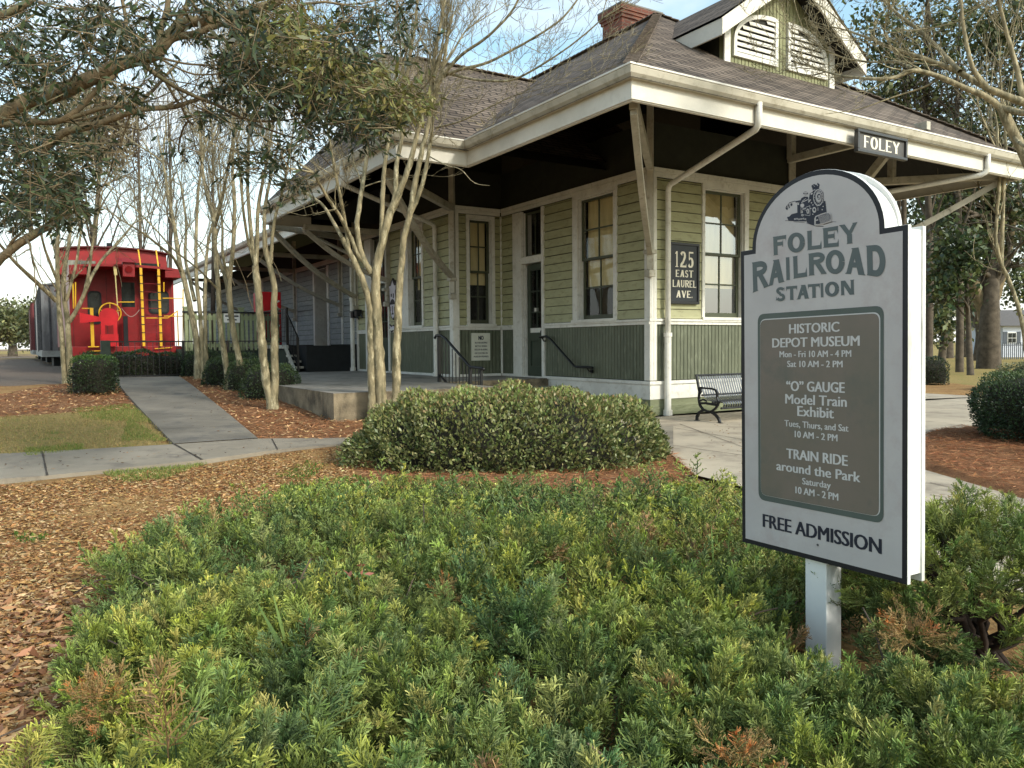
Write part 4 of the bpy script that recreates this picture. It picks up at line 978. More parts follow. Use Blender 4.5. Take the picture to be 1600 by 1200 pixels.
o.box(-.02, .02, -.010, -.007, .36, .58); o.box(-.06, -.02, -.010, -.007, .36, .40); o.box(.02, .06, -.010, -.007, .36, .40); o.box(-.1, -.03, -.010, -.007, .82, .9); o.box(.03, .09, -.010, -.007, .78, .9); o.box(-.12, -.09, -.010, -.007, .46, .56); o.box(.09, .12, -.010, -.007, .46, .56)
o.build('emblem_marks', MPB, s4)
# wall lanterns / utility boxes on the bay wall
for (x, y, lb_) in ((563, 489, 'small black box lamp on the bay siding above the chair rail'), (541, 493, 'black curved conduit lamp at the far corner of the bay')):
    q = onu(x, y, -1.33); t_ = thing('wall_lamp', Bw(-1.32, min(q[1], 10.9), q[2] - .1), BROT - math.pi / 2, lb_, 'lamp')
    o = MB(); o.box(-.09, .09, -.16, 0, 0, .16); o.box(-.11, .11, -.18, .0, .16, .19); o.build('housing', MIRN, t_, bevel=.01)
    o = MB(); o.tube([(.0, -.02, .02), (.16, -.06, .04), (.28, -.05, -.04)], .018, 6); o.build('arm', MIRN, t_)
# ================================================================ BENCH
bn = thing('park_bench', Bw(.02, -1.32, 0), BROT, 'black metal bench with curved cast ends and silvery strap slats by the front wall', 'bench')
BL_ = 1.95
prof = [(.20, .76), (.185, .74), (.14, .60), (.10, .48), (.06, .40), (-.02, .355), (-.15, .345), (-.28, .36), (-.33, .35), (-.355, .31), (-.34, .26)]   # (y, z) back top -> seat front curl
MSTR = mat('bench_strap_grey', sr(120, 120, 122), sr(96, 96, 98), scale=10, rough=.28, metal=.7)
o = MB(); n = 34
for k in range(n):
    x = .06 + (BL_ - .12) * k / (n - 1)
    for i in range(len(prof) - 1):
        (ya, za), (yb, zb_2) = prof[i], prof[i + 1]; o.beam((x, ya, za), (x, yb, zb_2), .034, .006, up=(0, -.3, 1))
o.build('seat_and_back_straps', MSTR, bn)
o = MB()
for (y, z) in ((.205, .765), (.085, .44), (-.15, .335), (-.34, .25)): o.tube([(0, y, z), (BL_, y, z)], .017, 8)
o.build('cross_rail', MIRN, bn)
for x in (0.0, BL_):
    o = MB()
    def flat(pts, w=.03, t=.045):
        for i in range(len(pts) - 1):
            a, b = np.array((x,) + pts[i]), np.array((x,) + pts[i + 1]); e = (b - a) * .08; o.beam(a - e, b + e, t * .8, w, up=(0, .5, .5))
    flat([(.21, .77), (.17, .62), (.14, .50), (.15, .38), (.13, .28), (.06, .21), (-.05, .18), (-.14, .19), (-.22, .24), (-.28, .32), (-.30, .36)], .036)
    flat([(.05, .195), (.14, .15), (.19, .08), (.195, .02)], .045); flat([(-.12, .18), (-.22, .14), (-.29, .08), (-.315, .02)], .045)
    flat([(.14, .30), (0, .315), (-.15, .305), (-.28, .30)], .04)
    flat([(.165, .55), (.11, .565), (.0, .56), (-.12, .56), (-.22, .54), (-.26, .49), (-.25, .43), (-.28, .36)], .03)
    flat([(.15, .44), (.10, .50), (.11, .56)], .025); flat([(.14, .34), (.05, .375), (-.02, .35)], .025)
    for (y) in (.195, -.315): o.box(x - .03, x + .03, y - .05, y + .05, 0, .02)
    o.build('cast_end', MIRN, bn, bevel=.006)
# ================================================================ PLATFORM, STEPS, RAILINGS
MCON = mat('platform_concrete', sr(150, 144, 134), sr(126, 120, 110), scale=1.6, rough=.85, bump=.35, bscale=90, c3=sr(92, 86, 76), s3=2.4)
MCSD = mat('stained_concrete', sr(146, 132, 108), sr(92, 82, 66), scale=3.2, rough=.9, bump=.5, bscale=40, c3=sr(72, 66, 54), s3=3.5)
pf = thing('concrete_platform', Bw(-5.5, .95, 0), BROT, 'raised stained concrete platform with a square front corner beside the depot', 'platform')
o = MB()
def T5(u, v): return (u + 5.5, v - .95)
def pbx(mb, u0, u1, v0, v1, z0, z1): mb.box(u0 + 5.5, u1 + 5.5, v0 - .95, v1 - .95, z0, z1)
pbx(o, -5.5, -2.62, .95, 3.15, -.2, FL); pbx(o, -5.5, -1.2, 3.152, 5.07, -.2, FL - .0005); pbx(o, -1.2, -.001, 3.153, 5.07, -.2, FL - .001); pbx(o, -5.5, -1.255, 5.072, 11.3, -.2, FL - .001)
o.build('slab', MCSD, pf)
o = MB(); pbx(o, -5.505, -2.61, .945, 3.15, FL + .001, FL + .006); pbx(o, -5.505, -.036, 3.151, 5.03, FL + .001, FL + .0055); pbx(o, -5.505, -1.3, 5.031, 11.3, FL + .001, FL + .005)
o.build('deck_surface', MCON, pf)
o = MB()
for i in range(3): pbx(o, -2.6, -.04, 3.15 - .36 * (i + 1), 3.15 - .36 * i - .002, -.2, FL - .155 * (i + 1))
o.build('step_flight', MCON, pf)
MRLB = MIRN
rl2 = thing('stair_railing', Bw(-2.58, 3.2, FL), BROT, 'black iron picket railing sloping down the platform steps', 'railing')
def R_(v, z): return (0.0, v - 3.2, z - FL)
o = MB(); o.beam(R_(3.2, .58), R_(3.2, 1.47), .055, .055); o.build('post', MRLB, rl2)
o = MB(); o.beam(R_(1.95, .05), R_(1.95, .89), .055, .055); o.build('post', MRLB, rl2)
o = MB(); o.beam(R_(1.55, .05), R_(1.55, .88), .045, .045); o.build('post', MRLB, rl2)
o = MB(); o.tube([R_(3.38, 1.44), R_(3.32, 1.49), R_(3.1, 1.49), R_(2.9, 1.42), R_(1.98, .92), R_(1.9, .90), R_(1.5, .89), R_(1.45, .86)], .026, 8); o.build('handrail', MRLB, rl2, smooth=True)
o = MB(); o.beam(R_(3.18, .72), R_(1.96, .12), .03, .03); 
for k in range(1, 9):
    v = 3.2 - (3.2 - 1.95) * k / 9; z1_ = 1.49 - .6 * max(0, (3.1 - v) / 1.12); o.beam(R_(v, .72 - .6 * (3.18 - v) / 1.22), R_(v, z1_ - .02), .014, .014)
o.beam(R_(1.75, .1), R_(1.75, .88), .014, .014); o.beam(R_(1.65, .1), R_(1.65, .88), .014, .014); o.build('picket_row', MRLB, rl2)
hr = thing('wall_handrail', Bw(-.05, 3.3, 1.45), BROT, 'black wall mounted handrail running down beside the green panelled door', 'handrail')
o = MB(); o.tube([(0, .02, 0), (-.09, .0, 0), (-.1, -.25, .02), (-.1, -.42, -.05), (-.1, -1.22, -.58), (-.1, -1.3, -.6), (-.1, -1.72, -.6), (-.03, -1.76, -.61)], .024, 8); o.build('bar', MRLB, hr, smooth=True)
o = MB(); o.tube([(0, -1.66, -.68), (-.06, -1.66, -.68), (-.1, -1.64, -.61)], .014, 6); o.tube([(.0, -.1, -.08), (-.06, -.1, -.08), (-.1, -.1, -.01)], .014, 6); o.tube([(.02, -1.66, -.68), (-.01, -1.66, -.68)], .04, 10); o.build('wall_bracket', MRLB, hr)
# freight deck, its steps and rails
fdk = thing('freight_deck', Bw(-3.0, 11.05, FL), BROT, 'dark raised wooden loading deck under the long eave with steps at its end', 'deck')
o = MB(); o.box(0.25, 2.95, 0.0, 29, -.6, .74); o.box(-.02, .25, .95, 29, -.6, .735); o.build('deck', MBLK, fdk)
o = MB()
for k in range(24): o.box(-.05, -.025, .95 + k * .12, .95 + k * .12 + .112, -.5, .62)
for k in range(5): v = .9 - k * .18; o.box(-.05, -.025, v - .17, v - .008, -.1, .60 - k * .14)
o.build('skirting', MDSK, fdk)
o = MB()
for k in range(22): o.box(-.09, .02, .9 + k * .3, .9 + k * .3 + .26, .66, .76)
MWTH = mat('weathered_white_paint', sr(190, 188, 176), sr(140, 138, 126), scale=8, rough=.7)
o.build('edge_board', MWTH, fdk)
o = MB(); o.beam((-.07, .92, .70), (-.07, .0, .0), .03, .16)
for k in range(4): o.box(-.06, .24, .92 - .23 * (k + 1), .92 - .23 * k - .004, .60 - .16 * (k + 1) - .02, .60 - .16 * (k + 1) + .04)
o.build('step_flight', MWTH, fdk)
dr = thing('deck_railing', Bw(-3.0, 12.0, FL + .75), BROT, 'black picket railing on the loading deck that drops beside its steps', 'railing')
o = MB(); o.beam((0, 0, 0), (0, 0, 1.08), .06, .06); o.build('post', MRLB, dr)
o = MB(); o.beam((0, -1.0, -.72), (0, -1.0, .22), .05, .05); o.build('post', MRLB, dr)
o = MB(); o.beam((0, 0, 1.06), (0, 5.2, 1.06), .04, .03); o.beam((0, 0, .12), (0, 5.2, .12), .03, .03); o.beam((0, 0.0, .92), (0, -1.0, .22), .035, .035); o.beam((0, 0.0, .12), (0, -1.0, -.6), .03, .03)
for k in range(1, 36): o.beam((0, k * .145, .12), (0, k * .145, 1.05), .014, .014)
for k in range(1, 7): o.beam((0, -k * .145, .12 - k * .105), (0, -k * .145, .9 - k * .1), .014, .014)
for k in range(5): o.beam((0, .1, .25 + k * .18), (0, 5, .25 + k * .18), .008, .008)
o.build('picket_row', MRLB, dr)
# vending machine against the railing
um_ = onv(440, 500, 15.3)[0]
vm_ = thing('vending_machine', Bw(um_ - .34, 15.3, FL + .74), BROT, 'tall red drinks machine with pale slanted script on the loading deck', 'vending machine')
o = MB(); o.box(-.34, .34, -.0, .85, 0, 1.75); o.build('body', MRED2, vm_, bevel=.02)
o = MB()
for k in range(7): z = .35 + k * .2; o.beam((.06, -.006, z), (.22 + .06 * (k % 2), -.006, z + .12), .05, .004, up=(0, 1, .01))
o.build('script_mark', MSWH, vm_)
o = MB(); o.box(-.3, .3, -.02, -.005, .1, .26); o.build('dispensing_slot', MBLK, vm_)
# pale green picket fence on the ramp beyond
VF = 14.6
ga = onv(288, 486, VF); gb = onv(428, 488, VF); zb_ = onv(350, 545, VF)[2]; zt_ = ga[2]
gf = thing('picket_fence', Bw(ga[0], VF, zb_), BROT, 'pale green wooden baluster fence with dark cap on the raised ramp behind the bare trees', 'fence')
W_ = gb[0] - ga[0] + .15; H_ = zt_ - zb_
o = MB(); n = int(W_ / .135)
for k in range(n):
    x = k * .135; o.box(x, x + .075, -.03, .0, -.05, H_ - .05)
    if k % 7 == 3: pass
o.build('baluster_row', MFEN, gf)
o = MB(); o.box(0, W_, .002, .05, .05, .16); o.box(0, W_, .002, .05, H_ - .26, H_ - .12); o.build('rail', MFEN, gf)
o = MB(); o.box(-.05, W_ + .05, -.07, .09, H_ - .048, H_); o.build('cap_rail', MBLK, gf)
for x in (0.0, 1.6, W_ - .12):
    o = MB(); o.box(x, x + .14, .051, .19, -1.4, H_ + .1); o.box(x - .02, x + .16, .03, .21, H_ + .1, H_ + .14); o.build('post', MFEN, gf)
o = MB(); o.box(-.2, W_ + 2.0, .2, 2.6, -.14, -.0); o.box(-.2, W_ + 2.0, .0, .2, -1.3, -.06); o.build('ramp_deck', MDSK, gf)
nb = thing('fence_notice', Bw(onv(350, 503, VF - .06)[0], VF - .045, onv(350, 504, VF)[2]), BROT, 'small white warning notice fixed to the pale green fence', 'sign')
w_ = onv(375, 503, VF)[0] - onv(350, 503, VF)[0]; h_ = onv(350, 489, VF)[2] - onv(350, 504, VF)[2]
o = MB(); o.box(0, w_, -.01, .012, 0, h_); o.build('board', MSWH, nb)
o = MB(); o.box(.04, w_ * .42, -.014, -.0105, h_ * .6, h_ * .75); o.box(w_ * .52, w_ - .04, -.014, -.0105, h_ * .6, h_ * .75); o.box(w_ * .2, w_ * .8, -.014, -.0105, h_ * .22, h_ * .36); o.build('lettering', MSIL, nb)
# low black fence at the end of the path
VL = 10.3
fa_ = onv(172, 534, VL); fb = onv(428, 534, VL)
lf = thing('iron_fence', Bw(fa_[0], VL, .5), BROT, 'low black iron picket fence with a dark gate post at the path end', 'fence')
W_ = fb[0] - fa_[0]
zt_ = fa_[2] - .5; zl_ = onv(230, 588, VL)[2] - .5
o = MB(); o.beam((0, 0, zt_), (W_, 0, zt_), .035, .03); o.beam((0, 0, .12), (W_, 0, .12), .03, .03)
n = int(W_ / .13)
for k in range(1, n): o.beam((k * W_ / n, 0, .0), (k * W_ / n, 0, zt_), .013, .013)
o.build('picket_row', MRLB, lf)
for x in (W_ * .42, W_ * .7, W_):
    o = MB(); o.beam((x, 0, -.3), (x, 0, zt_ + .02), .05, .05); o.build('post', MRLB, lf)
o = MB(); o.box(-.2, .0, -.1, .1, -.4, zt_ + .03); o.build('gate_post', MDSK, lf, bevel=.01)
# ================================================================ CABOOSE AND CARS
VC = 15.0; U0 = onv(113, 545, VC)[0]; U1 = onv(284, 545, VC)[0]; CW = U1 - U0; UCn = (U0 + U1) / 2
cb_ = thing('caboose', Bw(UCn, VC, .45), BROT, 'bright red caboose with yellow ladders, grab rails and a yellow brake wheel', 'caboose')
zoff = .45
def cx_(x, y, v=VC): q = onv(x, y, v); return q[0] - UCn, q[2] - zoff
hwC = CW / 2
zsill = cx_(200, 555)[1]; zfl = cx_(200, 541)[1]; zev = cx_(200, 421)[1]; 
VR = 1.05      # end wall set back behind the platform
MDRD = MRED
def archz(x, base, rise, half): return base + rise * math.sqrt(max(0, 1 - (x / (half * 1.08)) ** 2)) - rise * math.sqrt(1 - (1 / 1.08) ** 2)
# body
def bodyprof(h, zb, zt, rise, n=14):
    pts = [(-h, zb), (h, zb)]
    for k in range(n + 1):
        x = h - 2 * h * k / n; pts.append((x, archz(x, zt, rise, h)))
    return pts
o = MB(); o.prism(bodyprof(hwC - .02, zfl, zev + .02, .14), lambda a, b, d: (a, d, b), VR, 10.5)
body = o.build('body', MRED, cb_)
o = MB(); pr = [(-hwC - .02, zev - .16)] + [(-hwC - .02 + (2 * hwC + .04) * k / 16, archz(-hwC - .02 + (2 * hwC + .04) * k / 16, zev + .04, .15, hwC + .05)) for k in range(17)] + [(hwC + .02, zev - .16)]
top = [(x, z) for x, z in pr[1:-1]]
ring_ = top + [(x, z - .07) for x, z in top[::-1]]
o.prism(ring_, lambda a, b, d: (a, d, b), -.12, 11.0)
for s in (-1, 1): o.box(min(s * (hwC - .42), s * (hwC + .02)), max(s * (hwC - .42), s * (hwC + .02)), -.13, VR, zev - .20, zev + .0)
o.build('roof', MRED, cb_)
# cupola set back on the roof
zc1 = onv(180, 383, VC + 3.2)[2] - zoff; zc0 = zev + .05
o = MB(); ch2 = hwC + .12
o.prism(bodyprof(ch2, zc0, zc1 - .22, .2), lambda a, b, d: (a, d, b), 3.2, 6.2); cup = o.build('cupola', MRED, cb_)
o = MB(); top = [(ch2 * 1.03 * (1 - 2 * k / 16), archz(ch2 * (1 - 2 * k / 16), zc1 - .19, .2, ch2)) for k in range(17)]
o.prism(top + [(x, z - .04) for x, z in top[::-1]], lambda a, b, d: (a, d, b), 3.05, 6.35); o.build('cupola_roof', mat('dark_roof_edge', sr(90, 30, 30), rough=.6), cup)
MCG = mat('caboose_window_glass', sr(40, 46, 44), sr(22, 26, 26), scale=4, rough=.12, spec=.35)
for s in (-1, 1):
    o = MB(); x0_, x1_ = sorted((s * .55, s * (ch2 - .2))); zz = zc0 + .12
    o.box(x0_, x1_, 3.17, 3.199, zz, zz + .34); o.build('cupola_window', mat('cupola_glass', sr(150, 150, 136), sr(70, 72, 66), scale=3, rough=.1, spec=.8) if s < 0 else MCG, cup)
o = MB(); o.tube([(-.1, 3.6, zc1 - .1), (-.1, 3.6, zc1 + .1)], .09, 10); o.build('roof_vent', MIRN, cup)
# end wall details
def rr(x0, x1, z0, z1, r=.09, n=4):
    out = []
    for (cx__, cz__, a0) in ((x1 - r, z1 - r, 0), (x0 + r, z1 - r, 90), (x0 + r, z0 + r, 180), (x1 - r, z0 + r, 270)):
        for k in range(n + 1): t = rad(a0 + 90 * k / n); out.append((cx__ + r * math.cos(t), cz__ + r * math.sin(t)))
    return out
def endpx(x, y): q = onv(x, y, VC + VR); return q[0] - UCn, q[2] - zoff
for (xa, ya, xb, yb) in ((138, 456, 158, 505), (233, 456, 263, 489)):
    (x0_, z1_), (x1_, z0_) = endpx(xa, ya), endpx(xb, yb)
    f = MB(); f.prism(rr(x0_ - .03, x1_ + .03, z0_ - .03, z1_ + .03, .12), lambda a, b, d: (a, d, b), VR - .03, VR - .001); fw = f.build('end_window', MBLK, body)
    f = MB(); f.prism(rr(x0_ + .02, x1_ - .02, z0_ + .02, z1_ - .02), lambda a, b, d: (a, d, b), VR - .034, VR - .031); f.build('pane', MCG, fw)
(x0_, z1_), (x1_, z0_) = endpx(185, 436), endpx(217, 545)
f = MB(); f.box(x0_, x1_, VR - .03, VR - .001, z0_, z1_); dr_ = f.build('end_door', MRED, body, bevel=.01)
(x2_, z3_), (x3_, z2_) = endpx(189, 441), endpx(211, 480)
f = MB(); f.box(x2_, x3_, VR - .036, VR - .031, z2_, z3_); f.build('door_window', MCG, dr_)
o = MB()
for x in np.linspace(-hwC + .1, hwC - .1, 7):
    if x0_ < x < x1_: continue
    o.box(x - .012, x + .012, VR - .012, VR - .002, zfl, zev)
o.box(-hwC + .05, x0_ - .02, VR - .014, VR - .0025, zfl + .95, zfl + .98); o.box(x1_ + .02, hwC - .05, VR - .014, VR - .0025, zfl + .95, zfl + .98)
o.build('panel_seam_row', mat('seam_red', sr(110, 12, 16), sr(90, 10, 12), rough=.5), body)
# end sill, deck, steps
o = MB(); o.box(-hwC, hwC, 0.0, .12, zsill - .02, zfl + .0); o.box(-hwC, hwC, .12, VR, zfl - .06, zfl - .002); o.build('end_sill', MRED, cb_, bevel=.01)
o = MB()
for s in (-1, 1):
    x0_, x1_ = sorted((s * hwC, s * (hwC - .55)))
    for k in range(3): o.box(x0_, x1_, .2 + .05 * k, .5 + .1 * k, zsill - .25 - .2 * k, zsill - .21 - .2 * k)
    o.box(x0_, x0_ + .04, .1, .9, zsill - .75, zsill); o.box(x1_ - .04, x1_, .1, .9, zsill - .75, zsill)
o.build('step_well', MRED, cb_)
o = MB(); o.box(-.3, .3, -.35, .1, zsill - .15, zsill + .02); o.tube([(-.1, -.5, zsill - .05), (.1, -.5, zsill - .05)], .12, 8); o.build('coupler', MBLK, cb_)
# ladders: two yellow stiles with rung brackets
def cpx(x, y, d=-.1): q = onv(x, y, VC + d); return (q[0] - UCn, d, q[2] - zoff)
for (a, b) in (((218, 386), (225, 541)), ((246, 386), (252, 541))):
    A = cpx(*a); B = cpx(*b); o = MB(); o.beam((B[0], -.1, B[2]), (B[0] - (B[0] - A[0]) * .6, -.1, zev + .1), .07, .03, up=(0, 1, 0))
    o.beam((B[0] - (B[0] - A[0]) * .6, -.1, zev + .1), (A[0], .2, A[2] - .05), .035, .03, up=(0, 1, 0))
    for k in range(9): z = B[2] + .15 + k * .24; o.box(B[0] - .06 - k * .003, B[0] + .05 - k * .003, -.13, -.116, z, z + .022, 1)
    o.build('ladder_stile', [MYEL, MBLK], cb_)
o = MB()
for k in range(8): z = cpx(225, 541)[2] + .16 + k * .24; o.tube([cpx(224, 500)[:1] + (-.08, z), cpx(251, 500)[:1] + (-.08, z)], .009, 6)
o.build('rung_row', MDRD, cb_)
o = MB()
for (a, b) in (((118, 441), (118, 485)), ((256, 441), (256, 456)), ((286, 452), (286, 545)), ((277, 485), (279, 540))): o.tube([cpx(*a, d=-.05), cpx(*b, d=-.05)], .018, 6)
for (a, b) in (((183, 472), (210, 472)), ((254, 466), (286, 466)), ((228, 497), (262, 497)), ((256, 494), (286, 494)), ((128, 482), (145, 482)), ((140, 549), (160, 548)), ((242, 545), (269, 543)), ((277, 486), (262, 497))): o.tube([cpx(*a, d=-.06), cpx(*b, d=-.06)], .016, 6)
o.tube([cpx(110, 438, -.05), cpx(114, 444, -.05), cpx(115, 482, -.05)], .02, 6)
o.build('grab_rail', MYEL, cb_)
o = MB(); a = cpx(143, 481); b = cpx(145, 541); o.beam(a, b, .085, .03, up=(0, 1, 0)); o.box(b[0] - .12, b[0] + .16, -.14, -.06, b[2] - .03, b[2]); o.build('yellow_post', MYEL, cb_)
o = MB(); a = cpx(179, 414); b = cpx(185, 498); o.beam(a, b, .03, .02, up=(0, 1, 0)); a2 = cpx(181, 430); o.beam(a, a2, .08, .03, up=(0, 1, 0)); o.build('valve_rod', mat('worn_yellow', sr(200, 180, 120), rough=.5), cb_)
# brake wheel
c = cpx(172, 489, -.16); R__ = abs(cpx(189, 489)[0] - cpx(172, 489)[0])
o = MB(); pts = [(c[0] + R__ * math.cos(t), -.16, c[2] + R__ * math.sin(t)) for t in np.linspace(0, 2 * math.pi, 25)]
o.tube(pts, .02, 6, caps=False)
for k in range(5): t = k * 2 * math.pi / 5 + .3; o.tube([(c[0], -.14, c[2]), (c[0] + R__ * math.cos(t), -.16, c[2] + R__ * math.sin(t))], .012, 5)
o.build('brake_wheel', MYEL, cb_)
c2 = cpx(170, 495, -.2); o = MB(); r2 = R__ * .9; o.prism([(c2[0] + r2 * math.cos(t), c2[2] + r2 * math.sin(t)) for t in np.linspace(0, 2 * math.pi, 20)[:-1]], lambda a, b, d: (a, d, b), -.24, -.2)
zz0 = zfl
for s in (-1, 1): o.box(c2[0] + s * r2 * .62 - .05, c2[0] + s * r2 * .62 + .05, -.23, -.2, zz0, c2[2])
o.box(c2[0] - r2 * .9, c2[0] + r2 * .9, -.22, -.2, zz0, zz0 + .35); o.build('target_stand', MRED2, cb_)
a, b, c3_ = cpx(118, 491, -.21), cpx(121, 502, -.21), cpx(160, 499, -.21)
o = MB(); o.prism([(a[0] + .1, a[2] + .05), (a[0] + .1, b[2] - .05), (c3_[0], c3_[2] - .05), (c3_[0], c3_[2] + .05)], lambda x, y, d: (x, d, y), -.235, -.205); o.build('switch_arm', MRED2, cb_)
# marker lamp box under the roof
(lx0, ld, lz1), (lx1, _, lz0) = cpx(191, 405, -.25), cpx(211, 433, -.25)
o = MB(); o.box(lx0, lx1, -.28, -.02, lz0, lz1 - .08); o.add([(lx0 - .15, -.38, lz1 - .08), (lx1 + .12, -.38, lz1 - .08), (lx1 + .12, 0, lz1 + .06), (lx0 - .15, 0, lz1 + .06)], [(0, 1, 2, 3)]); o.build('marker_lamp', MRED, cb_, bevel=.01)
o = MB(); o.tube([((lx0 + lx1) / 2, -.31, (lz0 + lz1) / 2 - .04), ((lx0 + lx1) / 2, -.275, (lz0 + lz1) / 2 - .04)], .1, 14); o.build('lamp_lens', mat('dark_red_lens', sr(110, 10, 14), rough=.15), cb_)
o = MB(); n = 12; a = np.array(cpx(190, 482, -.1)); b = np.array(cpx(218, 484, -.1))
o.tube([a + (b - a) * k / n - np.array([0, 0, .22 * math.sin(math.pi * k / n)]) for k in range(n + 1)], .012, 5); o.build('chain', mat('chain_grey', sr(160, 130, 120), rough=.5), cb_)
o = MB(); o.box(-.06, .06, .6, .7, zfl, zfl + .9) ; 
for s in (-1, 1):
    for v in (1.6, 3.2, 8.2, 9.8):
        o.tube([(s * .72 - .06, v, .0), (s * .72 + .06, v, .0)], .42, 18)
o.box(-1.1, 1.1, 1.2, 3.6, -.1, .12); o.box(-1.1, 1.1, 7.8, 10.2, -.1, .12); o.box(-1.0, 1.0, .3, 10.8, zfl - .5, zfl - .07)
o.build('truck', MBLK, cb_)
# freight cars beyond
MRIB = mat('dark_rib_paint', sr(66, 66, 70), sr(40, 40, 44), scale=3, rough=.5)
def boxcar(u, v0, v1, ht, matl, label, ribs, sil):
    t = thing('freight_car', Bw(u + 1.5, v0, .45), BROT, label, 'rail car', 'old rail cars coupled behind the caboose')
    L__ = v1 - v0; o = MB(); o.box(-1.5, 1.5, 0, L__, .75, ht); b_ = o.build('body', matl, t)
    o = MB(); k = 0; v = .1
    while v < L__ - .1: o.box(-1.56, -1.501, v, v + .09, .78, ht - .05); v += ribs
    for x in (-1.2, -.4, .4, 1.2): o.box(x - .04, x + .04, -.05, -.001, .78, ht - .05)
    o.build('rib_row', MRIB if matl is MSIL2 else matl, b_)
    o = MB(); o.add([(-1.55, -.1, ht), (1.55, -.1, ht), (0, -.1, ht + .28), (-1.55, L__ + .1, ht), (1.55, L__ + .1, ht), (0, L__ + .1, ht + .28)], [(0, 1, 2), (3, 5, 4), (0, 2, 5, 3), (1, 4, 5, 2), (0, 3, 4, 1)]); o.build('roof', matl, t)
    o = MB(); o.box(-1.58, -1.501, L__ * .40, L__ * .6, .7, ht - .15); o.build('sliding_door', matl, b_)
    o = MB(); o.box(-1.54, 1.54, -.05, L__ + .05, .5, .748); o.build('side_sill', sil, t)
    o = MB()
    for y in (1.2, 3.0, L__ - 3.0, L__ - 1.2):
        for s in (-.75, .75): o.tube([(s - .06, y, .0), (s + .06, y, .0)], .42, 16)
        if y == 3.0: o.box(-1.1, 1.1, .8, 3.4, -.1, .45); o.build('truck', MBLK, t); o = MB()
    o.box(-1.1, 1.1, L__ - 3.4, L__ - .8, -.1, .45); o.build('truck', MBLK, t)
    o = MB(); 
    for k in range(7): o.tube([(-1.6, .55, .9 + k * .33), (-1.6, .95, .9 + k * .33)], .012, 5)
    o.build('grab_iron_row', MIRN, t)
    return t
MSIL2 = mat('silver_car_paint', sr(142, 141, 142), sr(84, 84, 86), scale=2, rough=.45, metal=.2, stretch=(1, 3, .3), c3=sr(90, 70, 62), s3=3)
MMAR = mat('maroon_car_paint', sr(104, 40, 42), sr(84, 30, 34), scale=2, rough=.5, stretch=(1, 3, .3), c3=sr(70, 40, 38), s3=3)
MGRS = mat('grey_sill_paint', sr(150, 150, 146), sr(120, 120, 116), scale=3, rough=.6)
boxcar(-8.72, 27.0, 41.0, 3.45, MSIL2, 'silver grey ribbed freight car behind the red caboose', .9, MGRS)
boxcar(-8.85, 42.4, 56.0, 3.5, MMAR, 'maroon freight car at the far end of the train', 1.1, MGRS)
# ================================================================ GROUND
def inpoly(px, py, poly):
    poly = np.asarray(poly)[:, :2]; ins = np.zeros(px.shape, bool); n = len(poly); j = n - 1
    for i in range(n):
        xi, yi = poly[i]; xj, yj = poly[j]
        c = ((yi > py) != (yj > py)) & (px < (xj - xi) * (py - yi) / (yj - yi + 1e-12) + xi); ins ^= c; j = i
    return ins
def axis(a, b, step, far, grow=1.16):
    x = list(np.arange(a, b + 1e-6, step)); s = step; l = []; p = a
    while p > -far: s *= grow; p -= s; l.append(p)
    r = []; p = x[-1]; s = step
    while p < far: s *= grow; p += s; r.append(p)
    return np.array(l[::-1] + x + r)
gx = axis(-16, 13, .22, 900); gy = axis(-3, 34, .22, 900)
X, Y = np.meshgrid(gx, gy); Z = ground_z(X, Y)
Z = Z + .02 * np.sin(X * 1.7 + Y * .6) * np.cos(Y * 1.3 - X * .4) * (np.abs(X) < 14) * (Y < 30)
# keep the terrain well under paved and built surfaces
pathpx_L = [(316, 722), (272, 697), (225, 648), (196, 616), (175, 591)]; pathpx_R = [(440, 705), (403, 688), (352, 645), (308, 610), (279, 590)]
sw_up = [(-260, 731), (0, 712), (150, 704), (272, 697), (403, 688), (530, 687), (700, 678), (1052, 668)]
sw_lo = [(-300, 783), (0, 752), (72, 747), (316, 722), (430, 706), (530, 697), (700, 693), (1052, 708)]
Lw = [G(*p) for p in pathpx_L]; Rw = [G(*p) for p in pathpx_R]; Uw = [G(*p) for p in sw_up]; Ow = [G(*p) for p in sw_lo]
plz = [G(1045, 668), G(1045, 708), G(1087, 744), G(1165, 764), G(1300, 800), G(1420, 862), G(1600, 930), G(1900, 1010)]
plaza = [tuple(p[:2]) for p in plz] + [(9.5, 3.5), (13.5, 8.0)] + [tuple(Bw(9.5, -1.0)[:2]), tuple(Bw(9.5, 3.0)[:2]), tuple(Bw(3.75, 3.0)[:2]), tuple(Bw(3.75, -.02)[:2]), tuple(Bw(-2.55, -.02)[:2]), tuple(Bw(-2.6, 2.1)[:2])]
paved = inpoly(X, Y, plaza) | inpoly(X, Y, [p for p in Lw] + [p for p in Rw[::-1]]) | inpoly(X, Y, [p for p in Uw] + [p for p in Ow[::-1]])
Z = np.where(paved, Z - .05, Z)
bedp = [G(*p) for p in ((1415, 700), (1455, 677), (1510, 670), (1700, 676), (1900, 720), (1900, 830), (1700, 803), (1600, 787), (1560, 775), (1500, 752), (1455, 738), (1400, 722))]
island = inpoly(X, Y, [tuple(p[:2]) for p in bedp]); Z = np.where(island, np.maximum(Z, .0) + .055, Z)
B_u = (X - C2[0]) * UX[0] + (Y - C2[1]) * UX[1]; B_v = (X - C2[0]) * UY[0] + (Y - C2[1]) * UY[1]
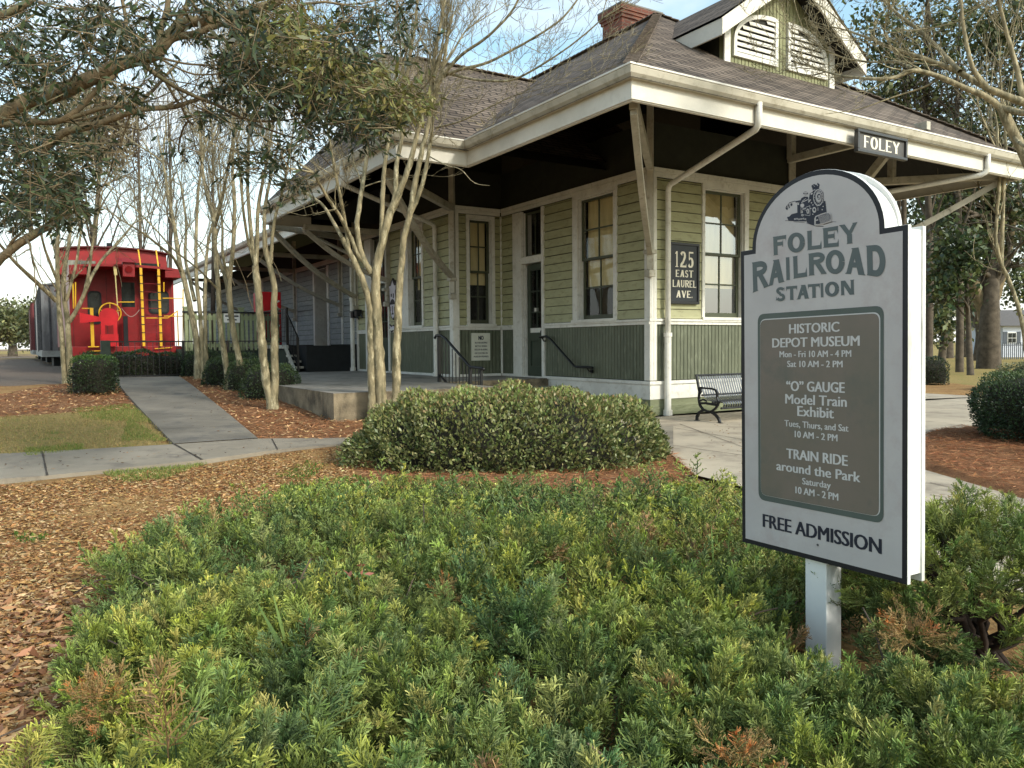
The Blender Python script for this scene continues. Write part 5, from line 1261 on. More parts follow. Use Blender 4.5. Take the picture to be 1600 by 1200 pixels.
# region weights
grass = np.zeros_like(X); straw = np.zeros_like(X); grav = np.zeros_like(X)
gp = [G(*p) for p in ((-200, 655), (0, 650), (90, 648), (200, 640), (232, 655), (275, 698), (150, 706), (0, 716), (-250, 740))]
grass[inpoly(X, Y, [tuple(p[:2]) for p in gp])] = 1
gp2 = [G(*p) for p in ((150, 741), (300, 728), (330, 724), (250, 752), (170, 756))]; grass[inpoly(X, Y, [tuple(p[:2]) for p in gp2])] = .8
st1 = [G(*p) for p in ((275, 589), (300, 575), (430, 600), (520, 640), (600, 650), (1040, 690), (1090, 745), (900, 770), (560, 760), (520, 690), (405, 690))]; straw[inpoly(X, Y, [tuple(p[:2]) for p in st1])] = 1
st2 = [G(*p) for p in ((-200, 640), (0, 616), (80, 600), (150, 585), (176, 592), (215, 640), (90, 648), (-200, 665))]; straw[inpoly(X, Y, [tuple(p[:2]) for p in st2])] = 1
straw[island] = 1
straw[(B_u < -5.4) & (B_u > -8.2) & (B_v > 4) & (B_v < 11)] = 1
grav[(B_u < -7.9) & (B_v > 9.0) & (B_u > -24)] = 1
far = (Y > 30) | (X > 13.5) | (X < -22); straw[far] = .15
grass[far & (grav < .5)] = .75
grass[(B_v < -6) & (X > 9)] = .8
grav[(B_u < -12) & (B_v > 24)] = 0; grass[(B_u < -12) & (B_v > 24)] = .6
V = np.stack([X, Y, Z], -1).reshape(-1, 3); ny, nx = X.shape
idx = np.arange(nx * ny).reshape(ny, nx); F = np.stack([idx[:-1, :-1], idx[:-1, 1:], idx[1:, 1:], idx[1:, :-1]], -1).reshape(-1, 4)
col = np.stack([grass, straw, grav], -1).reshape(-1, 3)
def mat_ground():
    m = bpy.data.materials.new('ground_litter'); m.use_nodes = True; nt = m.node_tree; N = nt.nodes; L = nt.links
    b = N['Principled BSDF']; b.inputs['Roughness'].default_value = .95; b.inputs['Specular IOR Level'].default_value = .1
    tc = N.new('ShaderNodeTexCoord'); O = tc.outputs['Object']
    def noise(s, d=8, r=.65, st=None):
        n = N.new('ShaderNodeTexNoise'); n.inputs['Scale'].default_value = s; n.inputs['Detail'].default_value = d; n.inputs['Roughness'].default_value = r
        if st:
            mp = N.new('ShaderNodeMapping'); mp.inputs['Scale'].default_value = st; mp.inputs['Rotation'].default_value = (0, 0, .6); L.new(O, mp.inputs[0]); L.new(mp.outputs[0], n.inputs['Vector'])
        else: L.new(O, n.inputs['Vector'])
        return n.outputs['Fac']
    def ramp(f, *st):
        r = N.new('ShaderNodeValToRGB'); e = r.color_ramp.elements
        while len(e) < len(st): e.new(.5)
        for i, (p, c) in enumerate(st): e[i].position = p; e[i].color = c
        L.new(f, r.inputs[0]); return r.outputs[0]
    def mixc(f, a, c):
        m_ = N.new('ShaderNodeMix'); m_.data_type = 'RGBA'; L.new(f, m_.inputs[0]); L.new(a, m_.inputs[6]); L.new(c, m_.inputs[7]); return m_.outputs[2]
    vo = N.new('ShaderNodeTexVoronoi'); vo.inputs['Scale'].default_value = 26; vo.inputs['Randomness'].default_value = 1
    nd = N.new('ShaderNodeMix'); nd.data_type = 'RGBA'; nd.blend_type = 'LINEAR_LIGHT'; nd.inputs[0].default_value = .06
    nn = N.new('ShaderNodeTexNoise'); nn.inputs['Scale'].default_value = 9; L.new(O, nn.inputs['Vector']); L.new(O, nd.inputs[6]); L.new(nn.outputs['Color'], nd.inputs[7]); L.new(nd.outputs[2], vo.inputs['Vector'])
    sepv = N.new('ShaderNodeSeparateColor'); L.new(vo.outputs['Color'], sepv.inputs[0])
    mulch = ramp(sepv.outputs[0], (0, sr(112, 82, 52)), (.35, sr(150, 114, 74)), (.7, sr(176, 140, 96)), (1, sr(132, 90, 58)))
    m2 = ramp(noise(1.3), (.35, sr(128, 92, 58)), (.65, sr(172, 142, 92)))
    mulch = mixc(noise(40), mulch, m2)
    strawc = mixc(noise(5, 10, .8), ramp(noise(34, 10, .8, st=(1, 5, 1)), (.35, sr(80, 54, 38)), (.5, sr(130, 94, 66)), (.65, sr(178, 138, 102))), ramp(noise(3, 10, .8), (.4, sr(92, 62, 44)), (.6, sr(158, 116, 82))))
    grc = ramp(noise(24), (.3, sr(110, 104, 56)), (.5, sr(150, 130, 82)), (.7, sr(172, 148, 100)))
    grc = mixc(ramp(noise(2.2), (.54, (0, 0, 0, 1)), (.70, (1, 1, 1, 1))), grc, ramp(noise(60), (.3, sr(82, 104, 36)), (.7, sr(112, 130, 56))))
    gvc = ramp(noise(60, 10, .8), (.35, sr(78, 66, 58)), (.5, sr(116, 102, 90)), (.65, sr(160, 148, 134)))
    at = N.new('ShaderNodeAttribute'); at.attribute_name = 'Col'; sp = N.new('ShaderNodeSeparateColor'); L.new(at.outputs['Color'], sp.inputs[0])
    n0 = noise(3.5, 10, .75)
    def mask(ch):
        a = N.new('ShaderNodeMath'); a.operation = 'ADD'; L.new(ch, a.inputs[0]); L.new(n0, a.inputs[1])
        r = N.new('ShaderNodeMapRange'); r.inputs[1].default_value = .9; r.inputs[2].default_value = 1.15; L.new(a.outputs[0], r.inputs[0]); return r.outputs[0]
    c = mixc(mask(sp.outputs[1]), mulch, strawc); c = mixc(mask(sp.outputs[0]), c, grc); c = mixc(mask(sp.outputs[2]), c, gvc)
    L.new(c, b.inputs['Base Color'])
    bp = N.new('ShaderNodeBump'); bp.inputs['Strength'].default_value = .8; bp.inputs['Distance'].default_value = .03
    L.new(noise(55), bp.inputs['Height']); L.new(bp.outputs[0], b.inputs['Normal']); return m
MGRD = mat_ground()
go = link('ground', np_mesh('ground', V, F, col), MGRD, None, True); tag(go, kind='structure')
# pavements
MSWK = mat('sidewalk_concrete', sr(150, 140, 124), sr(124, 115, 101), scale=1.1, rough=.9, bump=.35, bscale=150, c3=sr(112, 104, 94), s3=2.1)
MPLZ = mat('plaza_concrete', sr(186, 172, 150), sr(160, 148, 130), scale=.9, rough=.88, bump=.3, bscale=150, c3=sr(138, 126, 110), s3=1.8)
MPTH = mat('path_concrete_grey', sr(130, 122, 109), sr(106, 99, 88), scale=1.2, rough=.9, bump=.35, bscale=150, c3=sr(96, 92, 86), s3=2.1)
def dense(P, n):
    P = [np.array(p[:2]) for p in P]; d = [0]
    for i in range(len(P) - 1): d.append(d[-1] + np.linalg.norm(P[i + 1] - P[i]))
    t = np.linspace(0, d[-1], n); return np.stack([np.interp(t, d, [p[k] for p in P]) for k in (0, 1)], -1)
def strip(name, A, Bq, mt, lift, n=60, m=6, kind='structure'):
    A = dense(A, n); Bq = dense(Bq, n); V = []
    for i in range(n):
        for j in range(m + 1): p = A[i] + (Bq[i] - A[i]) * j / m; V.append((p[0], p[1], float(ground_z(p[0], p[1])) + lift))
    F = [(i * (m + 1) + j, i * (m + 1) + j + 1, (i + 1) * (m + 1) + j + 1, (i + 1) * (m + 1) + j) for i in range(n - 1) for j in range(m)]
    b = len(V); 
    for i in range(n):
        for j in (0, m): x, y, z = V[i * (m + 1) + j]; V.append((x, y, z - .16))
    for i in range(n - 1):
        F.append((i * (m + 1), (i + 1) * (m + 1), b + 2 * (i + 1), b + 2 * i)); F.append((i * (m + 1) + m, b + 2 * i + 1, b + 2 * (i + 1) + 1, (i + 1) * (m + 1) + m))
    me = bpy.data.meshes.new(name); me.from_pydata(V, [], F); me.update(); return tag(link(name, me, mt), kind=kind)
strip('path', Rw[1:], Lw[1:], MPTH, .032)
strip('sidewalk', Ow, Uw, MSWK, .024)
bmx = __import__('bmesh').new(); vs = [bmx.verts.new((x, y, .012)) for x, y in plaza]; f_ = bmx.faces.new(vs); 
if f_.normal.z < 0: f_.normal_flip()
me = bpy.data.meshes.new('pavement'); bmx.to_mesh(me); bmx.free(); tag(link('pavement', me, MPLZ), kind='structure')
# joints and cracks in the paving
MJNT = mat('joint_dirt', sr(74, 65, 54), sr(52, 45, 38), scale=20, rough=.95)
jo = MB()
def joint(a, b, w_, lift):
    n = 14; A, Bq = G(*a), G(*b); d = (Bq - A)[:2]; nn = np.array([-d[1], d[0]]) / np.linalg.norm(d) * w_ / 2; vs = []
    for i in range(n + 1):
        p = A[:2] + d * i / n; ww = nn * random.uniform(.6, 1.3); z = float(ground_z(p[0], p[1])) + lift
        vs += [(p[0] - ww[0], p[1] - ww[1], z), (p[0] + ww[0], p[1] + ww[1], z)]
    jo.add(vs, [(2 * i, 2 * i + 2, 2 * i + 3, 2 * i + 1) for i in range(n)])
for a, b, w_, lf_ in (((66, 708), (74, 747), .018, .029), ((272, 697), (316, 722), .026, .029), ((272, 697), (403, 688), .015, .029), ((425, 689), (434, 706), .015, .029),
                      ((228, 650), (356, 646), .014, .037), ((200, 619), (318, 616), .012, .037), ((188, 605), (300, 603), .012, .037), ((250, 674), (384, 668), .014, .037),
                      ((1046, 669), (1165, 689), .012, .018), ((1046, 697), (1165, 714), .012, .018), ((1062, 664), (1220, 722), .012, .018), ((1453, 796), (1542, 772), .03, .018),
                      ((1453, 776), (1700, 815), .012, .018), ((1453, 757), (1492, 766), .012, .018), ((1453, 645), (1512, 641), .012, .018), ((1453, 838), (1700, 885), .012, .018)): joint(a, b, w_, lf_)
tag(jo.build('paving_joints', MJNT), kind='structure')
# ================================================================ LITTER (stuff)
ML = mat_leaf('dry_leaf', rough=.8, trans=.1, spec=.15)
MG = mat_leaf('grass_blade', rough=.6, trans=.3)
def pal(n, cols, jit=.12):
    c = np.array([sr(*k)[:3] for k in cols]); out = c[rng.integers(0, len(c), n)]; return np.clip(out * (1 + rng.normal(0, jit, (n, 1))) * (1 + rng.normal(0, .05, (n, 3))), 0, 1)
def scatter(pts, n, spread=0):
    """uniform points in a px polygon, thrown onto the terrain"""
    W = np.array([G(*p)[:2] for p in pts]); lo, hi = W.min(0), W.max(0); out = np.zeros((0, 2))
    while len(out) < n:
        q = rng.uniform(lo, hi, (n * 2, 2)); out = np.concatenate([out, q[inpoly(q[:, 0], q[:, 1], W)]])
    q = out[:n]; return np.column_stack([q, ground_z(q[:, 0], q[:, 1])])
def flat_dirs(n, up=.25):
    a = rng.uniform(0, 2 * math.pi, n); return unit(np.stack([np.cos(a), np.sin(a), rng.normal(0, up, n)], -1))
def litter(name, label, P, ln, wd, cols, up=.2, lift=.012, flat=True, m=ML, fold=.25):
    n = len(P); D = flat_dirs(n, up); S = unit(np.cross(D, np.array([0, 0, 1.0])) + rng.normal(0, .35, (n, 3)))
    P = P + np.array([0, 0, 1.0]) * (lift + np.abs(rng.normal(0, .008, (n, 1)))) 
    V, F = leaf_geo(P - D * ln[:, None] / 2, D, S, ln, wd, fold); return tag(link(name, np_mesh(name, V, F, np.repeat(pal(n, cols), 4, 0)), m), label, kind='stuff', cat='litter')
near = [(-60, 765), (70, 757), (320, 730), (430, 715), (540, 703), (560, 760), (440, 760), (400, 800), (260, 850), (190, 890), (130, 980), (95, 1100), (60, 1240), (-300, 1240), (-300, 800)]
P1 = scatter([(-60, 765), (70, 757), (320, 730), (430, 712), (540, 700), (560, 760), (440, 760), (400, 800), (260, 850), (190, 890), (-80, 900)], 24000)
P2 = scatter([(-80, 900), (190, 890), (130, 980), (95, 1100), (60, 1240), (-300, 1240)], 9000)
P = np.concatenate([P1, P2]); n = len(P); s_ = rng.uniform(.5, 1.3, n)
litter('leaf_litter', 'fallen tan leaves and bark chips covering the bed in the left foreground', P, .044 * s_, .015 * s_ * rng.uniform(.7, 1.5, n),
       [(190, 154, 104), (166, 124, 80), (208, 178, 132), (142, 98, 62), (180, 138, 88), (120, 82, 54)], up=.18)
P = scatter([(-80, 930), (150, 930), (100, 1100), (60, 1240), (-300, 1240)], 700); n = len(P); s_ = rng.uniform(.7, 1.5, n)
litter('fallen_leaves', 'larger curled brown oak leaves in the lower left corner', P, .062 * s_, .027 * s_, [(156, 116, 82), (180, 138, 100), (126, 88, 62), (196, 156, 116), (140, 100, 78)], up=.3, lift=.02, fold=.4)
P = np.concatenate([scatter([(279, 590), (300, 578), (440, 612), (520, 652), (600, 655), (560, 690), (403, 687)], 11000), scatter([(-100, 640), (0, 618), (90, 602), (172, 594), (215, 640), (90, 650), (-100, 660)], 4500),
                    scatter([(560, 700), (1045, 700), (1087, 744), (900, 775), (560, 765)], 7000)]); n = len(P); s_ = rng.uniform(.6, 1.3, n)
litter('pine_straw', 'orange brown pine straw mulch in the beds along the path and the bush', P, .13 * s_, .0065 * s_, [(178, 124, 84), (150, 98, 64), (200, 154, 112), (118, 74, 50), (166, 112, 76)], up=.16, lift=.015, fold=.1)
P = scatter([(1420, 702), (1455, 679), (1510, 672), (1700, 680), (1750, 800), (1600, 784), (1560, 772), (1500, 750), (1455, 736)], 9000); P[:, 2] += .06; n = len(P); s_ = rng.uniform(.6, 1.3, n)
litter('pine_straw', 'reddish pine straw mound under the clipped hedge at the right edge', P, .11 * s_, .006 * s_, [(170, 114, 76), (144, 88, 58), (192, 140, 98), (114, 70, 46)], up=.16, lift=.015, fold=.1)
P = np.concatenate([scatter([(-100, 655), (90, 650), (225, 643), (272, 695), (150, 703), (-100, 722)], 9000), scatter([(160, 740), (300, 728), (325, 725), (260, 750), (190, 756)], 3000), scatter([(110, 640), (205, 632), (240, 662), (130, 655)], 5000), scatter([(40, 702), (130, 696), (130, 706), (40, 716)], 2500), scatter([(200, 655), (262, 690), (190, 690)], 2500)]); n = len(P)
D = unit(rng.normal(0, .5, (n, 3)) + np.array([0, 0, 1.0])); s_ = rng.uniform(.5, 1.2, n)
tag(leaves('grass', P, D, .045 * s_, .007 * s_, np.where((np.arange(n) < 9000)[:, None], pal(n, [(160, 142, 90), (176, 152, 102), (140, 136, 76), (150, 126, 80)]), pal(n, [(122, 134, 68), (108, 124, 58), (144, 142, 80)])), MG), 'short patchy winter grass beside the concrete path', kind='stuff', cat='grass')
P = np.concatenate([scatter([(279, 590), (300, 578), (440, 612), (520, 652), (600, 655), (560, 690), (403, 687)], 900), scatter([(-100, 640), (0, 618), (90, 602), (172, 594), (215, 640), (90, 650), (-100, 660)], 700)]); n = len(P); s_ = rng.uniform(.6, 1.4, n)
litter('leaf_litter', 'scattered pale dry leaves lying on the pine straw along the path', P, .07 * s_, .028 * s_, [(190, 152, 108), (206, 170, 124), (150, 104, 68)], up=.3, lift=.03, fold=.35)
# low green weeds at the edge of the juniper
P = np.concatenate([scatter([(430, 745), (480, 722), (510, 728), (480, 755)], 1500), scatter([(440, 760), (560, 745), (620, 770), (520, 800), (430, 790)], 4200), scatter([(20, 835), (80, 838), (70, 850), (25, 850)], 250), scatter([(600, 744), (760, 756), (900, 764), (900, 780), (600, 776)], 4200)]); n = len(P)
D = unit(rng.normal(0, .8, (n, 3)) + np.array([0, 0, 1.0])); s_ = rng.uniform(.5, 1.2, n)
tag(leaves('ground_cover', P, D, .04 * s_, .014 * s_, pal(n, [(84, 112, 44), (110, 128, 56), (70, 96, 40), (140, 130, 70)]), MG), 'low weedy green ground cover at the edge of the juniper', kind='stuff', cat='weeds')
# small stray leaves on the paving
P = np.concatenate([scatter([(0, 720), (300, 704), (500, 692), (500, 697), (316, 718), (0, 745)], 60), scatter([(1100, 660), (1165, 660), (1165, 750), (1090, 720)], 40), scatter([(1460, 780), (1600, 800), (1600, 860), (1460, 850)], 50), scatter([(200, 610), (300, 606), (390, 680), (280, 690)], 40)]); n = len(P); P[:, 2] += .03
litter('stray_leaves', 'small stray brown leaves lying on the concrete walks', P, rng.uniform(.02, .06, n), rng.uniform(.01, .025, n), [(110, 80, 56), (150, 120, 84), (90, 62, 44)], up=.15, lift=.006)
# ================================================================ SHRUBS
MLF = mat_leaf('shrub_leaf', rough=.42, trans=.18, spec=.45)
MCORE = mat('dark_shrub_core', sr(40, 36, 26), sr(26, 26, 18), scale=20, rough=.95)  # very dark colour for the solid core added inside each shrub
def supell(n, R, e, zmin=-1.0):
    d = rnd_unit(n * 3); d = d[d[:, 2] > zmin][:n]
    k = (np.abs(d / 1.0) ** e).sum(1) ** (-1 / e); return d * k[:, None] * R, d
def shrub(name, label, C, R, e, n, ls, cols, top=None, rz=0.0, zmin=-.2, group=None, shell=.10, name2='shrub', lump=.05):
    t = thing(name2, (C[0], C[1], C[2]), rz, label, 'shrub', group)
    R = np.array(R, float); P, d = supell(n, R, e, zmin); n = len(P)
    lum = 1 + (lump + .02) * (np.sin(P[:, 0] * 5.1 + 1) * np.cos(P[:, 1] * 4.3) + .6 * np.sin(P[:, 0] * 11 + P[:, 2] * 9))
    P = P * lum[:, None] * (1 - shell * rng.power(2, (n, 1)) * rng.random((n, 1)) + .015 * rng.normal(size=(n, 1)))
    nr = unit(d / R); D = unit(nr * .9 + rng.normal(0, .75, (n, 3)) + np.array([0, 0, .35]))
    c = pal(n, cols, .2)
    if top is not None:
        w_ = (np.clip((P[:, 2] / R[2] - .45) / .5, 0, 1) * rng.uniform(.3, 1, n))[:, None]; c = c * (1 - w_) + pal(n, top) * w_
    s_ = rng.uniform(.65, 1.25, n); leaves('foliage', P, D, ls * s_, ls * .48 * s_, c, MLF, t, fold=.18)
    mb = MB(); nu, nv = 20, 12; rows = []
    for i in range(nv + 1):
        ph = -math.pi / 2 * .35 + (math.pi / 2 * 1.35) * i / nv
        for j in range(nu):
            th = 2 * math.pi * j / nu; q = np.array([math.cos(ph) * math.cos(th), math.cos(ph) * math.sin(th), math.sin(ph)]); q = q * (np.abs(q) ** e).sum() ** (-1 / e) * R * .86; rows.append(tuple(q))
    mb.add(rows, [(i * nu + j, i * nu + (j + 1) % nu, (i + 1) * nu + (j + 1) % nu, (i + 1) * nu + j) for i in range(nv) for j in range(nu)])
    mb.build('dark_core', MCORE, t, smooth=True); return t  # added solid dark core, closes the view through the leaf shell
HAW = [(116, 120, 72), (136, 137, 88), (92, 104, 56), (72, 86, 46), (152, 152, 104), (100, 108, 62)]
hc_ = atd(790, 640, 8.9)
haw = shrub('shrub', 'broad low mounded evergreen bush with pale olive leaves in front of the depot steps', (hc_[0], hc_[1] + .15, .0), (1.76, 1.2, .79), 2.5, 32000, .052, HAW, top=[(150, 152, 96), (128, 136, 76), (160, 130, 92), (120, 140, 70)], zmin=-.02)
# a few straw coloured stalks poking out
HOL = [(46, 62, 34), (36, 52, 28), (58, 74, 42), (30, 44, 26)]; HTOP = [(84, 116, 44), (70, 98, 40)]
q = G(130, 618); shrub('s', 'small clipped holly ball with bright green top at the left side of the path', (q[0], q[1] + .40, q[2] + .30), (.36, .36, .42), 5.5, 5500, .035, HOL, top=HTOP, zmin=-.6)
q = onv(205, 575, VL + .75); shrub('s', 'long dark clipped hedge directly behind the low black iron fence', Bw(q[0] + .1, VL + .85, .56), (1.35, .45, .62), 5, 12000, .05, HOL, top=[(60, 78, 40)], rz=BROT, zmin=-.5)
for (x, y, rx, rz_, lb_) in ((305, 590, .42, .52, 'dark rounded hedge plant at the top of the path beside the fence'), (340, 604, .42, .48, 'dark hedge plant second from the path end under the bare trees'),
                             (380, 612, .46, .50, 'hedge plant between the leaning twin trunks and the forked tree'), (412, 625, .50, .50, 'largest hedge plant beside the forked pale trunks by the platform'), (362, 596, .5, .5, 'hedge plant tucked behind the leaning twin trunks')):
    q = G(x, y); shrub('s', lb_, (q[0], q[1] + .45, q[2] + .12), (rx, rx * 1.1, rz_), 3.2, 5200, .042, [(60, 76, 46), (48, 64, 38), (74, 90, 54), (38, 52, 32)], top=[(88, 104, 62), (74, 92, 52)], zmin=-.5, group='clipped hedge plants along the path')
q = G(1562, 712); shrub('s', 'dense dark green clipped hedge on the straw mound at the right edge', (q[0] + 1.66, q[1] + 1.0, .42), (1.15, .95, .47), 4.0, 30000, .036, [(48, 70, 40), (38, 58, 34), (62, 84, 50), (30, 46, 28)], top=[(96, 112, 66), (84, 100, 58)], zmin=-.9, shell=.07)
q = G(1560, 610); shrub('s', 'looser greyish green shrub row behind the clipped hedge at the right', (q[0] + 2.35, q[1], .35), (2.2, .9, .46), 3, 12000, .05, [(96, 104, 70), (80, 90, 58), (118, 120, 84)], zmin=-.6)
q = G(1456, 600); shrub('s', 'dark rounded shrub half hidden behind the white side of the sign', (q[0] - .1, q[1], .3), (.5, .5, .5), 3, 4000, .045, HOL, zmin=-.6)
# ================================================================ JUNIPER
MJUN = mat_leaf('juniper_scale_leaf', rough=.55, trans=.12, spec=.3)
def spray_proto(nside, nleaf, seed):
    r = np.random.default_rng(seed); B = []; D = []; Ln = []; T = []; Wd = []
    def axis_pt(t): return np.array([t, .0 + .06 * math.sin(t * 3), .10 * t * t])
    for i in range(nside):
        t = .10 + .86 * i / (nside - 1); s = 1 if i % 2 else -1; L_ = .46 * (1 - t) ** .75 + .09
        a = rad(r.uniform(30, 52)); el = r.normal(0, .38)
        d = unit(np.array([math.cos(a), s * math.sin(a) * math.cos(el), math.sin(el) * .8 + .12])); p0 = axis_pt(t)
        for k in range(nleaf):
            u = (k + .4) / nleaf; p = p0 + d * L_ * u; rot = r.normal(0, .55, 3); sgn = 1 if k % 2 else -1
            side = unit(np.cross(d, np.array([0, 0, 1.0]))); dd = unit(d + side * sgn * .55 + rot * .45 + np.array([0, 0, .18]))
            B.append(p); D.append(dd); Ln.append(.17 * (1.1 - .35 * u)); T.append(.35 * t + .65 * u); Wd.append(.0165)
        B.append(p0); D.append(d); Ln.append(L_ * 1.05); T.append(.55); Wd.append(.018)
    for k in range(6): B.append(axis_pt(.9)); D.append(unit(np.array([1, 0, .1]) + r.normal(0, .3, 3))); Ln.append(.15); T.append(1); Wd.append(.03)
    B.append(axis_pt(0)); D.append(np.array([1, 0, 0.08])); Ln.append(.95); T.append(0); Wd.append(.02)
    return [np.array(a, float) for a in (B, D, Ln, T, Wd)]
PN = [spray_proto(18, 10, s) for s in range(5)]; PFm = [spray_proto(12, 6, 50 + s) for s in range(4)]; PFr = [spray_proto(7, 4, 80 + s) for s in range(3)]
def make_sprays(P, D, L_, C1, C2_, protos, wk=1.0):
    """P,D (n,3), L_ lengths, C1 inner colour, C2_ tip colour"""
    Vs = []; Cs = []; pick = rng.integers(0, len(protos), len(P))
    for pi in range(len(protos)):
        m = pick == pi
        if not m.any(): continue
        b, d, ln, t, wd = protos[pi]; n = m.sum(); X_ = unit(D[m]); ref = unit(rng.normal(0, .5, (n, 3)) + np.array([0, 0, 1.0])); Y_ = unit(np.cross(ref, X_)); Z_ = np.cross(X_, Y_)
        R = np.stack([X_, Y_, Z_], -1)                                   # n,3,3 columns
        l = L_[m][:, None, None]
        base = np.einsum('nij,kj->nki', R, b) * l + P[m][:, None, :]; dr = np.einsum('nij,kj->nki', R, d)
        sd = unit(np.cross(dr, rng.normal(size=dr.shape))); ll = ln[None, :, None] * l; ww = wd[None, :, None] * l * wk
        v0 = base - sd * ww * .5; v1 = base + sd * ww * .5; v2 = base + dr * ll; v1b = base + dr * ll * .75 + sd * ww * .45; v0b = base + dr * ll * .75 - sd * ww * .45
        V = np.stack([v0, v1, v1b, v2, v0b], 2) if False else np.stack([v0, v1, v1b, v0b], 2)
        Vs.append(V.reshape(-1, 3))
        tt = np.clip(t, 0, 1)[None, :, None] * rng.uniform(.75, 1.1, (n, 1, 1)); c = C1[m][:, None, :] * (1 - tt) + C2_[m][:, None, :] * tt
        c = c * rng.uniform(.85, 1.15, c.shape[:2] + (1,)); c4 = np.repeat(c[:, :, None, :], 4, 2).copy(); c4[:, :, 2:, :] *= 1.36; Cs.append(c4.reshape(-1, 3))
    V = np.concatenate(Vs); C = np.clip(np.concatenate(Cs), 0, 1); return V, np.arange(len(V)).reshape(-1, 4), C
JIN = [(48, 60, 30), (44, 58, 34), (62, 70, 34)]  # older inner foliage, darkened further to put shaded depth into the colour
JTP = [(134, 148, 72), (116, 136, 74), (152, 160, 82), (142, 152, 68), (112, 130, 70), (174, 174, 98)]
JBR = [(140, 116, 74), (124, 98, 62), (158, 134, 88)]
bed = [(70, 1300), (92, 1080), (125, 960), (185, 890), (235, 850), (260, 835), (340, 815), (400, 802), (460, 788), (560, 780), (640, 766), (760, 774), (900, 778), (1000, 762), (1100, 762), (1165, 784), (1225, 850), (1275, 905), (1380, 985), (1480, 1070), (1600, 1120), (1900, 1300), (2400, 1900), (-200, 1900)]
BW = np.array([onz(x, y, .06)[:2] for x, y in bed])
BW = np.concatenate([BW[:21], [[1.9, 1.9], [2.2, .9], [-1.6, .9], [-1.5, 1.5]]])
def edged(q):
    d = np.full(len(q), 9.0)
    for i in range(len(BW)):
        a, b = BW[i], BW[(i + 1) % len(BW)]; ab = b - a; t = np.clip(((q - a) @ ab) / (ab @ ab + 1e-9), 0, 1); d = np.minimum(d, np.linalg.norm(q - a - t[:, None] * ab, axis=1))
    return d
# clump centres by dart throwing
lo, hi = BW.min(0), BW.max(0); cc = []
cand = rng.uniform(lo, hi, (9000, 2)); cand = cand[inpoly(cand[:, 0], cand[:, 1], BW)]
for q in cand:
    sp_ = (.17 + .02 * q[1]) * (1 + .35 * math.sin(q[0] * 3.1 + 2) * math.sin(q[1] * 2.7))
    if all((q[0] - p[0]) ** 2 + (q[1] - p[1]) ** 2 > sp_ ** 2 for p in cc): cc.append(q)
cc = np.array(cc); ed = edged(cc); kp = ((ed > .17 - .02 * cc[:, 1]) | (cc[:, 1] < 1.9)) & ((((cc[:, 0] - 1.17) / .26) ** 2 + ((cc[:, 1] - 2.86) / .27) ** 2) > 1); cc = cc[kp]; ed = ed[kp]
def hfield(q, d): return .05 + (.15 - .09 * sm((q[:, 1] - 3.0) / 3) - .17 * np.exp(-((q[:, 0] - 1.06) ** 2 / .3 + (q[:, 1] - 2.65) ** 2 / .5))) * sm(d / .6) + .035 * np.sin(q[:, 0] * 2.3 + .7) * np.cos(q[:, 1] * 1.9) + .025 * np.sin(q[:, 0] * 5.5 - q[:, 1] * 4.1)
hh_ = hfield(cc, ed) * (1 + rng.normal(0, .28, len(cc)))
tone = 1.1 * np.sin(cc[:, 0] * 1.9 + 1) * np.cos(cc[:, 1] * 1.5 + .5) + rng.normal(0, .65, len(cc))
print('clumps', len(cc))
hard = []
for k, (dmin, dmax, protos, ns, L0, wk) in enumerate(((-1, 3.1, PN, 44, .165, 1.0), (3.1, 4.7, PFm, 36, .16, 1.5), (4.7, 20, PFr, 30, .165, 2.1))):
    m = (cc[:, 1] >= dmin) & (cc[:, 1] < dmax)
    if not m.any(): continue
    c_ = cc[m]; n = len(c_) * ns; ci = np.repeat(np.arange(len(c_)), ns); rad_ = (.125 + .013 * c_[:, 1])[ci] * np.repeat(rng.uniform(.7, 1.2, len(c_)), ns)
    # sprays leave a low centre and fan outwards and up
    az = rng.uniform(0, 2 * math.pi, n); el = (rng.beta(1.6, 1.5, n) * 1.35 + .08) * (1 - .35 * sm((c_[ci][:, 1] - 3.5) / 3))
    lean = unit(np.column_stack([rng.normal(0, 1, len(c_)), rng.normal(0, 1, len(c_)), np.zeros(len(c_))]))[ci] * .45
    D = np.column_stack([np.cos(az) * np.cos(el), np.sin(az) * np.cos(el), np.sin(el)]) + lean * rng.uniform(.3, 1, (n, 1)); D = unit(D)
    h = hh_[m][ci]; base = np.column_stack([c_[ci] + rng.normal(0, .02, (n, 2)), np.maximum(.015, h * rng.uniform(.25, .75, n))])
    P = base + D * np.column_stack([rad_, rad_, rad_]) * rng.uniform(.15, .85, (n, 1))
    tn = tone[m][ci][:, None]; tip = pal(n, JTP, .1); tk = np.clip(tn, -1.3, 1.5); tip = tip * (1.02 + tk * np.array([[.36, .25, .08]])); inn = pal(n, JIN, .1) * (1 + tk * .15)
    brn = rng.random(n) < .012; brc = (rng.random(len(c_)) < .008)[ci] & (rng.random(n) < .6); bb_ = brn | brc
    tip[bb_] = pal(bb_.sum(), JBR); inn[bb_] = pal(bb_.sum(), [(104, 82, 54)])
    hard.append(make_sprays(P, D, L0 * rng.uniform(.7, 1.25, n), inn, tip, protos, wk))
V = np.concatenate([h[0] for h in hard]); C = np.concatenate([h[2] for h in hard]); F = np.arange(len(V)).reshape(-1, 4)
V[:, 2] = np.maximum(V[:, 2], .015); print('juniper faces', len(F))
jb = link('juniper_bed', np_mesh('juniper_bed', V, F, C), MJUN); tag(jb, 'sprawling feathery green juniper filling the foreground bed around the sign post', 'juniper', kind='stuff')
